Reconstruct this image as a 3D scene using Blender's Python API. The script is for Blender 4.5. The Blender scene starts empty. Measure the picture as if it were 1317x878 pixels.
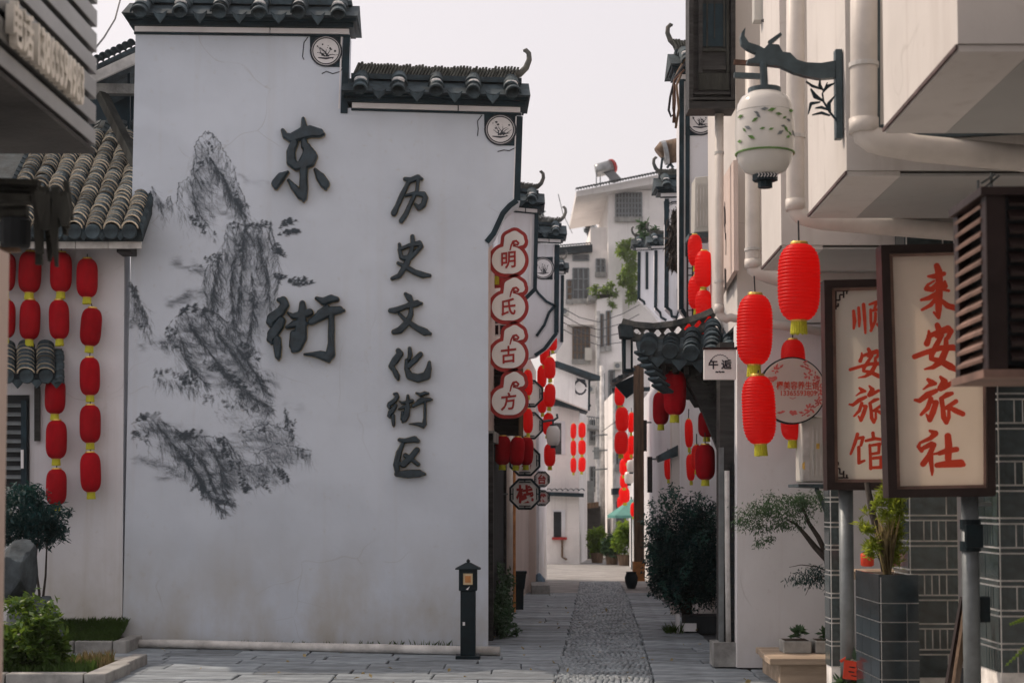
import bpy, math, random
import numpy as np
from mathutils import Vector, Matrix
R = math.radians
random.seed(7)
SC = bpy.context.scene
COL = SC.collection

# ------------------------------------------------------------------ camera
FPX, CX, VP0 = 2000.0, 658.5, 540.0            # focal length and principal point in photo pixels (1317 x 878)
CAMZ, TANP = 1.55, 0.05                        # eye height; pitch (horizon at row 640)
PITCH = math.atan(TANP)
cam_d = bpy.data.cameras.new('camera')
cam = bpy.data.objects.new('camera', cam_d)
COL.objects.link(cam)
cam.location = (0, 0, CAMZ)
cam.rotation_euler = (R(90) + PITCH, 0, 0)
cam_d.sensor_width = 36
cam_d.lens = FPX / 1317 * 36
cam_d.shift_y = (VP0 - 439) / 1317
cam_d.clip_start, cam_d.clip_end = 0.1, 2000
cam_d.dof.use_dof = True
cam_d.dof.focus_distance = 15.0
cam_d.dof.aperture_fstop = 3.5
SC.camera = cam

# ------------------------------------------------------------------ sky and sun
SUN_AZ, SUN_EL = R(62), R(48)                  # ahead and to the left of the view, high
sdir = Vector((-math.sin(SUN_AZ) * math.cos(SUN_EL), math.cos(SUN_AZ) * math.cos(SUN_EL), math.sin(SUN_EL)))
world = bpy.data.worlds.new('World')
SC.world = world
world.use_nodes = True
wn = world.node_tree
wn.nodes.clear()
sky = wn.nodes.new('ShaderNodeTexSky')
sky.sky_type = 'NISHITA'
sky.sun_disc = False
sky.sun_elevation = SUN_EL
sky.sun_rotation = -SUN_AZ
sky.air_density, sky.dust_density, sky.ozone_density = 1.0, 6.0, 1.0
hz = wn.nodes.new('ShaderNodeMix'); hz.data_type = 'RGBA'
hz.inputs['Factor'].default_value = 0.62         # milky haze veil over the whole sky
hz.inputs['B'].default_value = (8.7, 7.85, 7.65, 1)
bg = wn.nodes.new('ShaderNodeBackground'); bg.inputs['Strength'].default_value = 0.118
wo = wn.nodes.new('ShaderNodeOutputWorld')
wn.links.new(sky.outputs['Color'], hz.inputs['A'])
wn.links.new(hz.outputs['Result'], bg.inputs['Color'])
wn.links.new(bg.outputs[0], wo.inputs['Surface'])
sun_d = bpy.data.lights.new('sun', 'SUN')
sun_d.energy, sun_d.angle, sun_d.color = 2.25, R(0.6), (1.0, 0.82, 0.66)
sun = bpy.data.objects.new('sun', sun_d)
COL.objects.link(sun)
sun.rotation_euler = (-sdir).to_track_quat('-Z', 'Y').to_euler()
vs = SC.view_settings
vs.view_transform, vs.look, vs.exposure, vs.gamma = 'Standard', 'None', 0.2, 1.0
SC.cycles.max_bounces = 8

# ------------------------------------------------------------------ pixels to places
CP, SP = math.cos(PITCH), math.sin(PITCH)
def ray(u, v):
    xc, yc = (u - CX) / FPX, (VP0 - v) / FPX
    return Vector((xc, CP - yc * SP, SP + yc * CP))
def at(u, v, Y):                                # the point seen at a pixel on the frontal plane y = Y
    d = ray(u, v)
    return Vector((0, 0, CAMZ)) + d * (Y / d.y)
def onplane(u, v, p0, n):
    d = ray(u, v); o = Vector((0, 0, CAMZ))
    return o + d * ((p0 - o).dot(n) / d.dot(n))
def gz(y):                                      # the lane falls gently away beyond y = 24
    if y < 24: return 0.0
    if y < 50: return -0.45 * (y - 24) / 26
    return max(-0.45 - 0.02 * (y - 50), -1.0)

# ------------------------------------------------------------------ helpers
WL = {}                                         # where each parent stands in the world
def tag(o, label=None, cat=None, group=None, kind=None):
    if label: o['label'] = label
    if cat: o['category'] = cat
    if group: o['group'] = group
    if kind: o['kind'] = kind
    return o
def thing(name, label, cat, loc, group=None):
    o = bpy.data.objects.new(name, None); COL.objects.link(o)
    o.empty_display_size = 0.1
    o.location = loc
    WL[o] = Vector(loc)
    return tag(o, label, cat, group)
def link(name, me, mat, parent=None, loc=(0, 0, 0)):
    o = bpy.data.objects.new(name, me); COL.objects.link(o)
    if mat is not None and not me.materials: me.materials.append(mat)
    o.location = loc
    if parent is not None: o.parent = parent
    WL[o] = Vector(loc) + (WL[parent] if parent is not None else Vector())
    return o
class MB:
    def __init__(s): s.v = []; s.f = []
    def add(s, vs, fs):
        b = len(s.v); s.v += [tuple(p) for p in vs]; s.f += [tuple(b + i for i in f) for f in fs]; return s
    def box(s, a, b):
        x0, y0, z0 = a; x1, y1, z1 = b
        return s.hexa([(x0,y0,z0),(x1,y0,z0),(x1,y1,z0),(x0,y1,z0)], [(x0,y0,z1),(x1,y0,z1),(x1,y1,z1),(x0,y1,z1)])
    def hexa(s, lo, hi):
        n = len(lo)
        return s.add(list(lo) + list(hi), [tuple(reversed(range(n))), tuple(range(n, 2*n))] + [(i, (i+1) % n, n + (i+1) % n, n + i) for i in range(n)])
    def prism(s, poly, ext):                     # poly: 3D points of a face; ext: extrusion vector
        e = Vector(ext)
        return s.hexa([Vector(p) for p in poly], [Vector(p) + e for p in poly])
    def bar(s, p, q, w, h, up=(0, 0, 1)):        # rectangular bar from p to q
        p, q = Vector(p), Vector(q); d = (q - p).normalized(); u = Vector(up)
        if abs(d.dot(u)) > 0.98: u = Vector((0, 1, 0))
        r = d.cross(u).normalized(); u = r.cross(d)
        c = [(-w/2, -h/2), (w/2, -h/2), (w/2, h/2), (-w/2, h/2)]
        return s.hexa([p + r*a + u*b for a, b in c], [q + r*a + u*b for a, b in c])
    def tube(s, pts, rad, n=10):
        pts = [Vector(p) for p in pts]; m = len(pts)
        rad = [rad] * m if not hasattr(rad, '__len__') else rad
        b = len(s.v); u = None
        for i, p in enumerate(pts):
            d = (pts[min(i+1, m-1)] - pts[max(i-1, 0)]).normalized()
            if u is None: u = d.orthogonal().normalized()
            else:
                u = u - d * u.dot(d)
                u = u.normalized() if u.length > 1e-6 else d.orthogonal().normalized()
            w = d.cross(u)
            for k in range(n):
                a = 2 * math.pi * k / n
                s.v.append(tuple(p + (u * math.cos(a) + w * math.sin(a)) * rad[i]))
        for i in range(m - 1):
            for k in range(n):
                s.f.append((b + i*n + k, b + i*n + (k+1) % n, b + (i+1)*n + (k+1) % n, b + (i+1)*n + k))
        s.f.append(tuple(b + k for k in reversed(range(n)))); s.f.append(tuple(b + (m-1)*n + k for k in range(n)))
        return s
    def lathe(s, prof, n=20, o=(0, 0, 0), close=True):     # prof: (radius, z)
        b = len(s.v); o = Vector(o)
        for r, z in prof:
            for k in range(n):
                a = 2 * math.pi * k / n
                s.v.append((o.x + r * math.cos(a), o.y + r * math.sin(a), o.z + z))
        for i in range(len(prof) - 1):
            for k in range(n):
                s.f.append((b + i*n + k, b + i*n + (k+1) % n, b + (i+1)*n + (k+1) % n, b + (i+1)*n + k))
        if close:
            s.f.append(tuple(b + k for k in reversed(range(n)))); s.f.append(tuple(b + (len(prof)-1)*n + k for k in range(n)))
        return s
    def mesh(s, name, off=Vector((0, 0, 0)), smooth=False):
        me = bpy.data.meshes.new(name)
        me.from_pydata([(x - off.x, y - off.y, z - off.z) for x, y, z in s.v], [], s.f)
        if smooth: me.shade_smooth()
        me.update()
        return me
    def build(s, name, mat, parent=None, smooth=False, bevel=0):
        off = WL[parent] if parent is not None else Vector((0, 0, 0))
        o = link(name, s.mesh(name, off, smooth), mat, parent)
        if bevel:
            b = o.modifiers.new('bevel', 'BEVEL'); b.width = bevel; b.segments = 2; b.limit_method = 'ANGLE'
            if smooth: pass
        return o
def np_mesh(name, V, F):                          # V (n,3), F (m,k) all faces of k corners
    me = bpy.data.meshes.new(name)
    V = np.ascontiguousarray(V, dtype=np.float32); F = np.ascontiguousarray(F, dtype=np.int32)
    m, k = F.shape
    me.vertices.add(len(V)); me.vertices.foreach_set('co', V.ravel())
    me.loops.add(m * k); me.loops.foreach_set('vertex_index', F.ravel())
    me.polygons.add(m); me.polygons.foreach_set('loop_start', np.arange(0, m * k, k, dtype=np.int32))
    me.update(calc_edges=True)
    return me
def piece(name, me, parent, mat4, mat=None):      # one of many alike pieces: shared mesh, world matrix given
    o = bpy.data.objects.new(name, me); COL.objects.link(o)
    if mat is not None and not me.materials: me.materials.append(mat)
    o.parent = parent
    m = mat4.copy(); m.translation = m.translation - WL[parent]
    o.matrix_basis = m
    WL[o] = WL[parent] + m.translation
    return o
def frame(o, x, y, z):                            # matrix from origin and three axes
    m = Matrix.Identity(4)
    for i, a in enumerate((x, y, z)):
        for k in range(3): m[k][i] = a[k]
    m.translation = Vector(o)
    return m

# value noise on numpy grids
def _h(ix, iy, seed):
    n = (ix.astype(np.int64) * 374761393 + iy.astype(np.int64) * 668265263 + seed * 974634777) & 0xFFFFFFFF
    n = ((n ^ (n >> 13)) * 1274126177) & 0xFFFFFFFF
    n = n ^ (n >> 16)
    return (n & 0xFFFFFF) / float(0xFFFFFF)
def vnoise(x, y, seed=0):
    ix, iy = np.floor(x), np.floor(y); fx, fy = x - ix, y - iy
    fx = fx * fx * (3 - 2 * fx); fy = fy * fy * (3 - 2 * fy)
    a, b, c, d = _h(ix, iy, seed), _h(ix+1, iy, seed), _h(ix, iy+1, seed), _h(ix+1, iy+1, seed)
    return (a * (1-fx) + b * fx) * (1-fy) + (c * (1-fx) + d * fx) * fy
def fbm(x, y, seed=0, oct=4):
    s, a, t = 0, 0.5, 0
    for i in range(oct):
        s = s + a * vnoise(x, y, seed + i); t += a; a *= 0.5; x = x * 2.03; y = y * 2.03
    return s / t
def sstep(a, b, x):
    t = np.clip((x - a) / (b - a), 0, 1); return t * t * (3 - 2 * t)
def brush_sdf(strokes, X, Y):                     # > 0 inside the union of tapering brush strokes
    D = np.full(X.shape, -1e3)
    for st in strokes:
        if len(st) == 1: st = [st[0], st[0]]
        for (x0, y0, r0), (x1, y1, r1) in zip(st[:-1], st[1:]):
            dx, dy = x1 - x0, y1 - y0; L = dx*dx + dy*dy + 1e-9
            t = np.clip(((X - x0) * dx + (Y - y0) * dy) / L, 0, 1)
            D = np.maximum(D, r0 + (r1 - r0) * t - np.hypot(X - x0 - t*dx, Y - y0 - t*dy))
    return D
def brush_mesh(name, strokes, cell, scale, org, ax, ay, nrm, depth, bevel=0.0, rough=0.0):
    """solid lettering: strokes in drawing units (y down), scale metres per unit, set on a plane"""
    P = [p for s in strokes for p in s]
    x0, x1 = min(p[0]-p[2] for p in P) - 2*cell, max(p[0]+p[2] for p in P) + 2*cell
    y0, y1 = min(p[1]-p[2] for p in P) - 2*cell, max(p[1]+p[2] for p in P) + 2*cell
    nx, ny = int((x1-x0)/cell) + 1, int((y1-y0)/cell) + 1
    X, Y = np.meshgrid(x0 + np.arange(nx)*cell, y0 + np.arange(ny)*cell)
    D = brush_sdf(strokes, X, Y)
    if rough: D = D + (fbm(X / (cell*5), Y / (cell*5), 3, 3) - 0.5) * rough
    V, F, cut, vid = [], [], {}, {}
    def put(x, y, d):
        h = 1.0 if not bevel else (0.6 + 0.4 * min(1, max(0, d) / bevel) ** 0.6)
        V.append(org + ax * (x * scale) - ay * (y * scale) + nrm * (depth * h)); return len(V) - 1
    def corner(i, j):
        k = (i, j)
        if k not in vid: vid[k] = put(X[j, i], Y[j, i], D[j, i])
        return vid[k]
    def edge(a, b):
        k = (a, b) if a < b else (b, a)
        if k not in cut:
            d0, d1 = D[k[0][1], k[0][0]], D[k[1][1], k[1][0]]; t = d0 / (d0 - d1)
            cut[k] = put(X[k[0][1], k[0][0]] * (1-t) + X[k[1][1], k[1][0]] * t, Y[k[0][1], k[0][0]] * (1-t) + Y[k[1][1], k[1][0]] * t, 0)
        return cut[k]
    ins = D > 0
    any_ = ins[:-1, :-1] | ins[1:, :-1] | ins[:-1, 1:] | ins[1:, 1:]
    rim = []
    for j, i in zip(*np.nonzero(any_)):
        c = [(i, j), (i, j+1), (i+1, j+1), (i+1, j)]
        poly, isc = [], []
        for a, b in zip(c, c[1:] + c[:1]):
            ia, ib = ins[a[1], a[0]], ins[b[1], b[0]]
            if ia: poly.append(corner(*a)); isc.append(False)
            if ia != ib: poly.append(edge(a, b)); isc.append(True)
        F.append(tuple(poly))
        n = len(poly)
        for k in range(n):
            if isc[k] and isc[(k+1) % n]: rim.append((poly[k], poly[(k+1) % n]))
    low = {}
    for a, b in rim:
        for q in (a, b):
            if q not in low:
                low[q] = len(V); p = V[q]; V.append(p - nrm * ((p - org).dot(nrm)))
        F.append((b, a, low[a], low[b]))
    me = bpy.data.meshes.new(name)
    me.from_pydata([tuple(p) for p in V], [], F); me.update()
    return me
def off_mesh(me, off):
    me.transform(Matrix.Translation(-off)); return me
def text_mesh(body, size, centre, ax, ay, nrm, depth=0.004, squeeze=1.0, bold=0.0, parent=None, spacing=1.0):
    c = bpy.data.curves.new('lettering', 'FONT'); c.body = body; c.size = 1; c.extrude = 0.5; c.offset = bold
    c.align_x = 'CENTER'; c.resolution_u = 3; c.space_character = spacing
    o = bpy.data.objects.new('lettering', c); COL.objects.link(o)
    me = bpy.data.meshes.new_from_object(o)
    bpy.data.objects.remove(o); bpy.data.curves.remove(c)
    co = np.empty(len(me.vertices) * 3, dtype=np.float32); me.vertices.foreach_get('co', co); co = co.reshape(-1, 3)
    mn, mx = co.min(0), co.max(0); co -= (mn + mx) / 2
    co[:, 0] *= size * squeeze; co[:, 1] *= size; co[:, 2] *= depth
    M = np.array([[ax[k], ay[k], nrm[k]] for k in range(3)])
    off = WL[parent] if parent is not None else Vector((0, 0, 0))
    W = co @ M.T + np.array(centre) - np.array(off)
    me.vertices.foreach_set('co', W.astype(np.float32).ravel()); me.update()
    me.materials.clear()
    return me
# ------------------------------------------------------------------ materials
MATS = {}
def mat(name, col, rough=0.8, var=0.15, scale=4.0, bump=0.0, bscale=40.0, metal=0.0, spec=0.25, rand=0.0, trans=0.0, col2=None, stretch=(1, 1, 1), cover=(0.35, 0.65), tcol=None, coat=0.0):
    m = bpy.data.materials.new(name); m.use_nodes = True
    nt = m.node_tree; N = nt.nodes; L = nt.links
    b = N['Principled BSDF']
    b.inputs['Roughness'].default_value = rough; b.inputs['Metallic'].default_value = metal
    b.inputs['Specular IOR Level'].default_value = spec
    if coat: b.inputs['Coat Weight'].default_value = coat
    tc = N.new('ShaderNodeTexCoord'); mp = N.new('ShaderNodeMapping'); L.new(tc.outputs['Object'], mp.inputs['Vector'])
    mp.inputs['Scale'].default_value = stretch
    nz = N.new('ShaderNodeTexNoise'); nz.inputs['Scale'].default_value = scale; nz.inputs['Detail'].default_value = 6; nz.inputs['Roughness'].default_value = 0.6
    L.new(mp.outputs[0], nz.inputs['Vector'])
    rp = N.new('ShaderNodeValToRGB'); L.new(nz.outputs['Fac'], rp.inputs['Fac'])
    c2 = col2 or tuple(c * (1 - var) for c in col); c1 = col if col2 else tuple(min(1, c * (1 + var)) for c in col)
    rp.color_ramp.elements[0].position, rp.color_ramp.elements[1].position = cover
    rp.color_ramp.elements[0].color = (*c2, 1); rp.color_ramp.elements[1].color = (*c1, 1)
    out = rp.outputs['Color']
    if rand:
        oi = N.new('ShaderNodeObjectInfo'); mr = N.new('ShaderNodeMapRange')
        mr.inputs['To Min'].default_value = 1 - rand; mr.inputs['To Max'].default_value = 1 + rand
        L.new(oi.outputs['Random'], mr.inputs['Value'])
        mx = N.new('ShaderNodeMix'); mx.data_type = 'RGBA'; mx.blend_type = 'MULTIPLY'; mx.inputs['Factor'].default_value = 1
        L.new(out, mx.inputs['A']); L.new(mr.outputs[0], mx.inputs['B']); out = mx.outputs['Result']
    L.new(out, b.inputs['Base Color'])
    if bump:
        n2 = N.new('ShaderNodeTexNoise'); n2.inputs['Scale'].default_value = bscale; n2.inputs['Detail'].default_value = 4
        L.new(mp.outputs[0], n2.inputs['Vector'])
        bp = N.new('ShaderNodeBump'); bp.inputs['Strength'].default_value = bump; bp.inputs['Distance'].default_value = 0.02
        L.new(n2.outputs['Fac'], bp.inputs['Height']); L.new(bp.outputs[0], b.inputs['Normal'])
    if trans:
        t = N.new('ShaderNodeBsdfTranslucent'); ms = N.new('ShaderNodeMixShader'); ms.inputs[0].default_value = trans
        if tcol: t.inputs['Color'].default_value = (*tcol, 1)
        else: L.new(out, t.inputs['Color'])
        L.new(b.outputs[0], ms.inputs[1]); L.new(t.outputs[0], ms.inputs[2]); L.new(ms.outputs[0], N['Material Output'].inputs['Surface'])
    MATS[name] = m
    m['out'] = 0
    return m
def plaster(name, base, stain, streak=0.5, base_z=1.2, grime=0.5):
    """lime plaster: soft blotches, thin rain streaks, a mossy stained foot"""
    m = bpy.data.materials.new(name); m.use_nodes = True
    nt = m.node_tree; N = nt.nodes; L = nt.links; b = N['Principled BSDF']
    b.inputs['Roughness'].default_value = 0.9; b.inputs['Specular IOR Level'].default_value = 0.2
    geo = N.new('ShaderNodeNewGeometry')
    def noise(scale, st, det=6, rough=0.6):
        mp = N.new('ShaderNodeMapping'); mp.inputs['Scale'].default_value = st; L.new(geo.outputs['Position'], mp.inputs['Vector'])
        n = N.new('ShaderNodeTexNoise'); n.inputs['Scale'].default_value = scale; n.inputs['Detail'].default_value = det; n.inputs['Roughness'].default_value = rough
        L.new(mp.outputs[0], n.inputs['Vector']); return n.outputs['Fac']
    def rng(v, a, b_, c=0, d=1):
        r = N.new('ShaderNodeMapRange'); r.inputs['From Min'].default_value = a; r.inputs['From Max'].default_value = b_
        r.inputs['To Min'].default_value = c; r.inputs['To Max'].default_value = d; L.new(v, r.inputs['Value']); return r.outputs[0]
    def mul(a, b_):
        k = N.new('ShaderNodeMath'); k.operation = 'MULTIPLY'; L.new(a, k.inputs[0])
        if isinstance(b_, float): k.inputs[1].default_value = b_
        else: L.new(b_, k.inputs[1])
        return k.outputs[0]
    def mix(f, a, col):
        x = N.new('ShaderNodeMix'); x.data_type = 'RGBA'; L.new(f, x.inputs['Factor'])
        if isinstance(a, tuple): x.inputs['A'].default_value = (*a, 1)
        else: L.new(a, x.inputs['A'])
        x.inputs['B'].default_value = (*col, 1); return x.outputs['Result']
    c = mix(rng(noise(0.9, (1, 1, 1)), .35, .7), base, tuple(k * 0.86 for k in base))
    c = mix(mul(rng(noise(1.6, (5, 5, .22)), .55, .8), streak), c, tuple(k * f for k, f in zip(stain, (1.1, 1.1, 1.15))))
    c = mix(mul(rng(noise(14, (1, 1, 1)), .62, .75), 0.25), c, stain)
    # hairline cracks and trowelled repair patches
    dn = N.new('ShaderNodeTexNoise'); dn.inputs['Scale'].default_value = 1.5; L.new(geo.outputs['Position'], dn.inputs['Vector'])
    vm = N.new('ShaderNodeVectorMath'); vm.operation = 'MULTIPLY_ADD'; L.new(dn.outputs['Color'], vm.inputs[0]); vm.inputs[1].default_value = (.5, .5, .5); L.new(geo.outputs['Position'], vm.inputs[2])
    vo = N.new('ShaderNodeTexVoronoi'); vo.feature = 'DISTANCE_TO_EDGE'; vo.inputs['Scale'].default_value = 0.9; L.new(vm.outputs[0], vo.inputs['Vector'])
    c = mix(mul(mul(rng(vo.outputs['Distance'], .006, .0015), rng(noise(.8, (1, 1, 1)), .52, .62)), .20), c, tuple(k * .6 for k in stain))
    c = mix(mul(rng(noise(.55, (1, 1, 1.4), 3, .4), .57, .60), .30), c, tuple(min(1, k * 1.08) for k in base))
    sep = N.new('ShaderNodeSeparateXYZ'); L.new(geo.outputs['Position'], sep.inputs[0])
    foot = mul(rng(sep.outputs['Z'], base_z, 0.0), rng(noise(1.7, (1, 1, .6)), .38, .66))
    c = mix(mul(foot, grime), c, stain)
    L.new(c, b.inputs['Base Color'])
    bp = N.new('ShaderNodeBump'); bp.inputs['Strength'].default_value = 0.25; bp.inputs['Distance'].default_value = 0.015
    L.new(noise(5, (1, 1, 1), 8), bp.inputs['Height']); L.new(bp.outputs[0], b.inputs['Normal'])
    MATS[name] = m
    return m
M_WALL = plaster('plaster_main', (0.61, 0.67, 0.75), (0.40, 0.365, 0.29), 0.16, 1.3, 0.75)
M_WALL2 = plaster('plaster_house', (0.74, 0.75, 0.79), (0.38, 0.34, 0.26), 0.35, 1.2, 0.8)
M_WHITE = plaster('plaster_white', (0.67, 0.64, 0.615), (0.42, 0.38, 0.34), 0.62, 0.7, 0.6)
M_PINK = plaster('plaster_pink', (0.66, 0.55, 0.50), (0.40, 0.33, 0.29), 0.3, 0.8, 0.6)
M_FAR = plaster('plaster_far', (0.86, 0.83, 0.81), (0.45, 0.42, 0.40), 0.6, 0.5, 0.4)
M_STRIP = mat('whitewash', (0.74, 0.73, 0.74), 0.8, .08, 3)
M_TRIM = mat('dark_trim', (0.010, 0.026, 0.036), 0.6, .4, 5, .1)
M_TILE = mat('clay_tile', (0.038, 0.056, 0.066), 0.75, .45, 9, .3, 60, rand=.35)
M_TILE_L = mat('clay_tile_lichen', (0.16, 0.155, 0.14), 0.85, .4, 8, .4, 60, rand=.4, col2=(0.05, 0.06, 0.065))
M_RIDGE = mat('ridge_tile', (0.10, 0.105, 0.095), 0.85, .5, 14, .3, 60)
M_LIME = mat('lime_cap', (0.5, 0.5, 0.5), 0.9, .25, 12)
M_CHAR = mat('carved_letter', (0.018, 0.034, 0.046), 0.33, .35, 12, .25, 50, spec=.4)
M_EDGE = mat('worn_gold_glint', (0.42, 0.34, 0.18), 0.5, .3, 20)  # gold of the worn letter edges and their painted glints
M_INK = mat('ink_line', (0.045, 0.05, 0.06), 0.9, .3, 30)
M_WOOD = mat('dark_wood', (0.034, 0.034, 0.034), 0.6, .5, 3, .3, 40, stretch=(1, 1, 8))
M_WOODB = mat('brown_wood', (0.13, 0.085, 0.055), 0.6, .45, 3, .3, 40, stretch=(6, 6, .6))
M_BRNM = mat('brown_lacquer', (0.030, 0.019, 0.018), 0.4, .3, 5, .1, 30)
M_SHUT = mat('shutter_slat', (0.20, 0.125, 0.10), 0.55, .35, 4, .1, 30)
M_STEEL = mat('grey_steel', (0.17, 0.19, 0.20), 0.45, .2, 6, .1, 30, metal=.3)
M_TEAL = mat('painted_iron', (0.055, 0.080, 0.092), 0.42, .3, 8, .1, 30)
M_PIPE = mat('pvc_pipe', (0.62, 0.58, 0.54), 0.45, .12, 3, .05, 20)
M_PIPEW = mat('pale_pipe', (0.55, 0.54, 0.52), 0.6, .25, 5, .2, 20)
M_RED = mat('lantern_red', (0.95, 0.030, 0.026), 0.42, .05, 3, spec=.35, rand=.04, trans=.68, tcol=(1.0, 0.060, 0.050))
M_REDD = mat('lantern_flock', (0.36, 0.005, 0.012), 0.8, .15, 3, spec=.08, rand=.18, trans=.12, tcol=(0.6, 0.008, 0.015))
M_GOLD = mat('gold_cap', (0.75, 0.5, 0.13), 0.3, .25, 20, metal=.7)
M_TASS = mat('tassel', (0.62, 0.60, 0.05), 0.75, .3, 30, .3, 90, trans=.2, stretch=(6, 6, .5))
M_SIGNW = mat('sign_white', (0.84, 0.83, 0.81), 0.45, .06, 2)
M_ACRYL = mat('acrylic_panel', (0.88, 0.86, 0.82), 0.4, .10, 1.6, trans=.6, tcol=(1.0, 0.89, 0.77))
M_ACRYLG = mat('acrylic_panel_green', (0.74, 0.77, 0.74), 0.4, .10, 1.8, trans=.6, tcol=(0.98, 0.91, 0.82))
M_REDINK = mat('red_letter', (0.78, 0.085, 0.04), 0.5, .12, 5, trans=.2)
M_REDSIGN = mat('sign_rim_red', (0.36, 0.032, 0.030), 0.5, .2, 5)
M_BLACKB = mat('bollard_paint', (0.002, 0.011, 0.016), 0.5, .3, 8, .05, 30)
M_GLASS = mat('window_glass', (0.03, 0.035, 0.04), 0.08, .3, 2, spec=.6)
M_GLOW = mat('lamp_pane', (0.6, 0.48, 0.30), 0.4, .15, 8)
M_ALU = mat('aluminium_panel', (0.25, 0.26, 0.265), 0.30, .30, 2, metal=.55, stretch=(1, .4, 1))
M_DARK = mat('dark_recess', (0.02, 0.024, 0.028), 0.8, .3, 4)
M_ROCK = mat('garden_rock', (0.060, 0.075, 0.085), 0.9, .5, 4, 1.0, 11)
M_KERB = mat('kerb_stone', (0.30, 0.30, 0.29), 0.9, .3, 5, .4, 40)
M_SLAB = mat('paving_slab', (0.218, 0.250, 0.276), 0.72, .38, 2.2, .5, 35, rand=.24)
M_COBB = mat('strip_cobble', (0.200, 0.232, 0.255), 0.5, .35, 4, .3, 50, spec=.5)
M_GROUND = mat('ground_mortar', (0.075, 0.082, 0.09), 0.95, .3, 4, .5, 30)
M_LANE = mat('lane_paving', (0.26, 0.255, 0.25), 0.85, .25, 2, .3, 20)
M_LEAFD = mat('leaf_dark', (0.008, 0.042, 0.046), 0.6, .5, 3.5, rand=.1, trans=.2, tcol=(0.02, 0.08, 0.06))
M_LEAFB = mat('leaf_bright', (0.10, 0.18, 0.030), 0.45, .5, 8, trans=.45, tcol=(0.32, 0.46, 0.05))
M_LEAFM = mat('leaf_mid', (0.055, 0.105, 0.06), 0.5, .4, 5, trans=.25, tcol=(0.08, 0.16, 0.05))
M_GRASS = mat('grass_blade', (0.05, 0.10, 0.025), 0.6, .5, 4, trans=.35, tcol=(0.14, 0.24, 0.04))
M_DRY = mat('dry_grass', (0.30, 0.24, 0.12), 0.7, .4, 8, trans=.3)
M_BARK = mat('bark', (0.045, 0.038, 0.034), 0.9, .4, 8, .5, 40)
M_TILEG = mat('glazed_tile', (0.046, 0.066, 0.072), 0.13, .35, 2.5, .05, 10, rand=.25, spec=.6)
M_TILEK = mat('black_glazed_tile', (0.022, 0.032, 0.038), 0.10, .3, 2, .04, 8, rand=.25, spec=.6)
M_GROUT = mat('grout', (0.80, 0.78, 0.75), 0.8, .2, 10)
M_SOIL = mat('soil', (0.06, 0.045, 0.035), 0.95, .4, 12, .6, 30)
M_PLANK = mat('stone_ledge', (0.42, 0.33, 0.25), 0.8, .25, 3, .3, 30, stretch=(.4, 3, 3))
M_ACW = mat('ac_casing', (0.55, 0.54, 0.50), 0.45, .08, 2)
M_PORC = mat('porcelain', (0.78, 0.76, 0.73), 0.18, .05, 2, trans=.25, coat=.3)
M_GREENP = mat('green_paint', (0.10, 0.22, 0.05), 0.4, .3, 20)
M_UMB = mat('umbrella_cloth', (0.16, 0.40, 0.36), 0.7, .1, 3, trans=.4)
M_CLAY = mat('red_pot', (0.6, 0.06, 0.03), 0.5, .2, 5)
M_WIRE = mat('wire', (0.03, 0.03, 0.035), 0.6, .2, 5)
M_OLDT = mat('rotten_timber', (0.040, 0.042, 0.038), 0.9, .5, 6, .7, 25, stretch=(1, 1, .3))
M_BLUEB = mat('blue_bag', (0.14, 0.22, 0.30), 0.5, .3, 5, .3, 10)
M_ORANGE = mat('orange_base', (0.45, 0.20, 0.07), 0.7, .3, 6)
M_LETW = mat('white_letter', (0.78, 0.75, 0.68), 0.5, .2, 5)

M_SPRIG = mat('leaf_teal', (0.030, 0.100, 0.090), 0.5, .5, 6, trans=.25, tcol=(0.05, 0.13, 0.07))
M_FORE = mat('bounce_paving', (0.34, 0.335, 0.33), 0.85, .25, 2, .3, 20)  # pale tone chosen for the light it bounces
M_LEAFG = mat('leaf_green', (0.050, 0.100, 0.022), 0.4, .6, 9, trans=.35, tcol=(0.17, 0.27, 0.03))
M_LEAFY = mat('leaf_yellow', (0.16, 0.22, 0.035), 0.45, .5, 9, trans=.45, tcol=(0.45, 0.52, 0.06))
M_RUST = mat('rust', (0.10, 0.055, 0.04), 0.8, .4, 9)
# ------------------------------------------------------------------ ground
def sheet(name, xs, ys, z, m):
    V = [(x, y, gz(y) + z) for y in ys for x in xs]; nx = len(xs)
    F = [(j*nx+i, j*nx+i+1, (j+1)*nx+i+1, (j+1)*nx+i) for j in range(len(ys)-1) for i in range(nx-1)]
    me = bpy.data.meshes.new(name); me.from_pydata(V, [], F); me.update()
    return link(name, me, m)
ysG = [-60, 0, 10, 20, 24, 30, 36, 42, 50, 56, 64, 80, 200, 900]
tag(sheet('ground', [-600, -60, -10, 0, 10, 60, 600], ysG, -0.03, M_GROUND), kind='structure')
lane = tag(sheet('lane', [-6, 6], [24, 28, 34, 42, 50, 60, 75], -0.012, M_LANE), kind='structure')
pave = tag(sheet('pavement', [-6, 6], [12.15, 16, 20, 24], -0.022, M_GROUND), kind='structure')
tag(sheet('bounce_forecourt', [-6, 6], [-10, 0, 6, 12.15], -0.004, M_FORE), kind='structure')  # unseen foreground paving, added pale to bounce light onto the walls
def strip_c(y): return 0.80 + (y - 13.5) * 0.060 - 0.00035 * (y - 13.5) ** 2    # middle of the cobbled strip
def strip_w(y): return 0.84 - (y - 13.5) * 0.004
slab_protos = []
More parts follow.
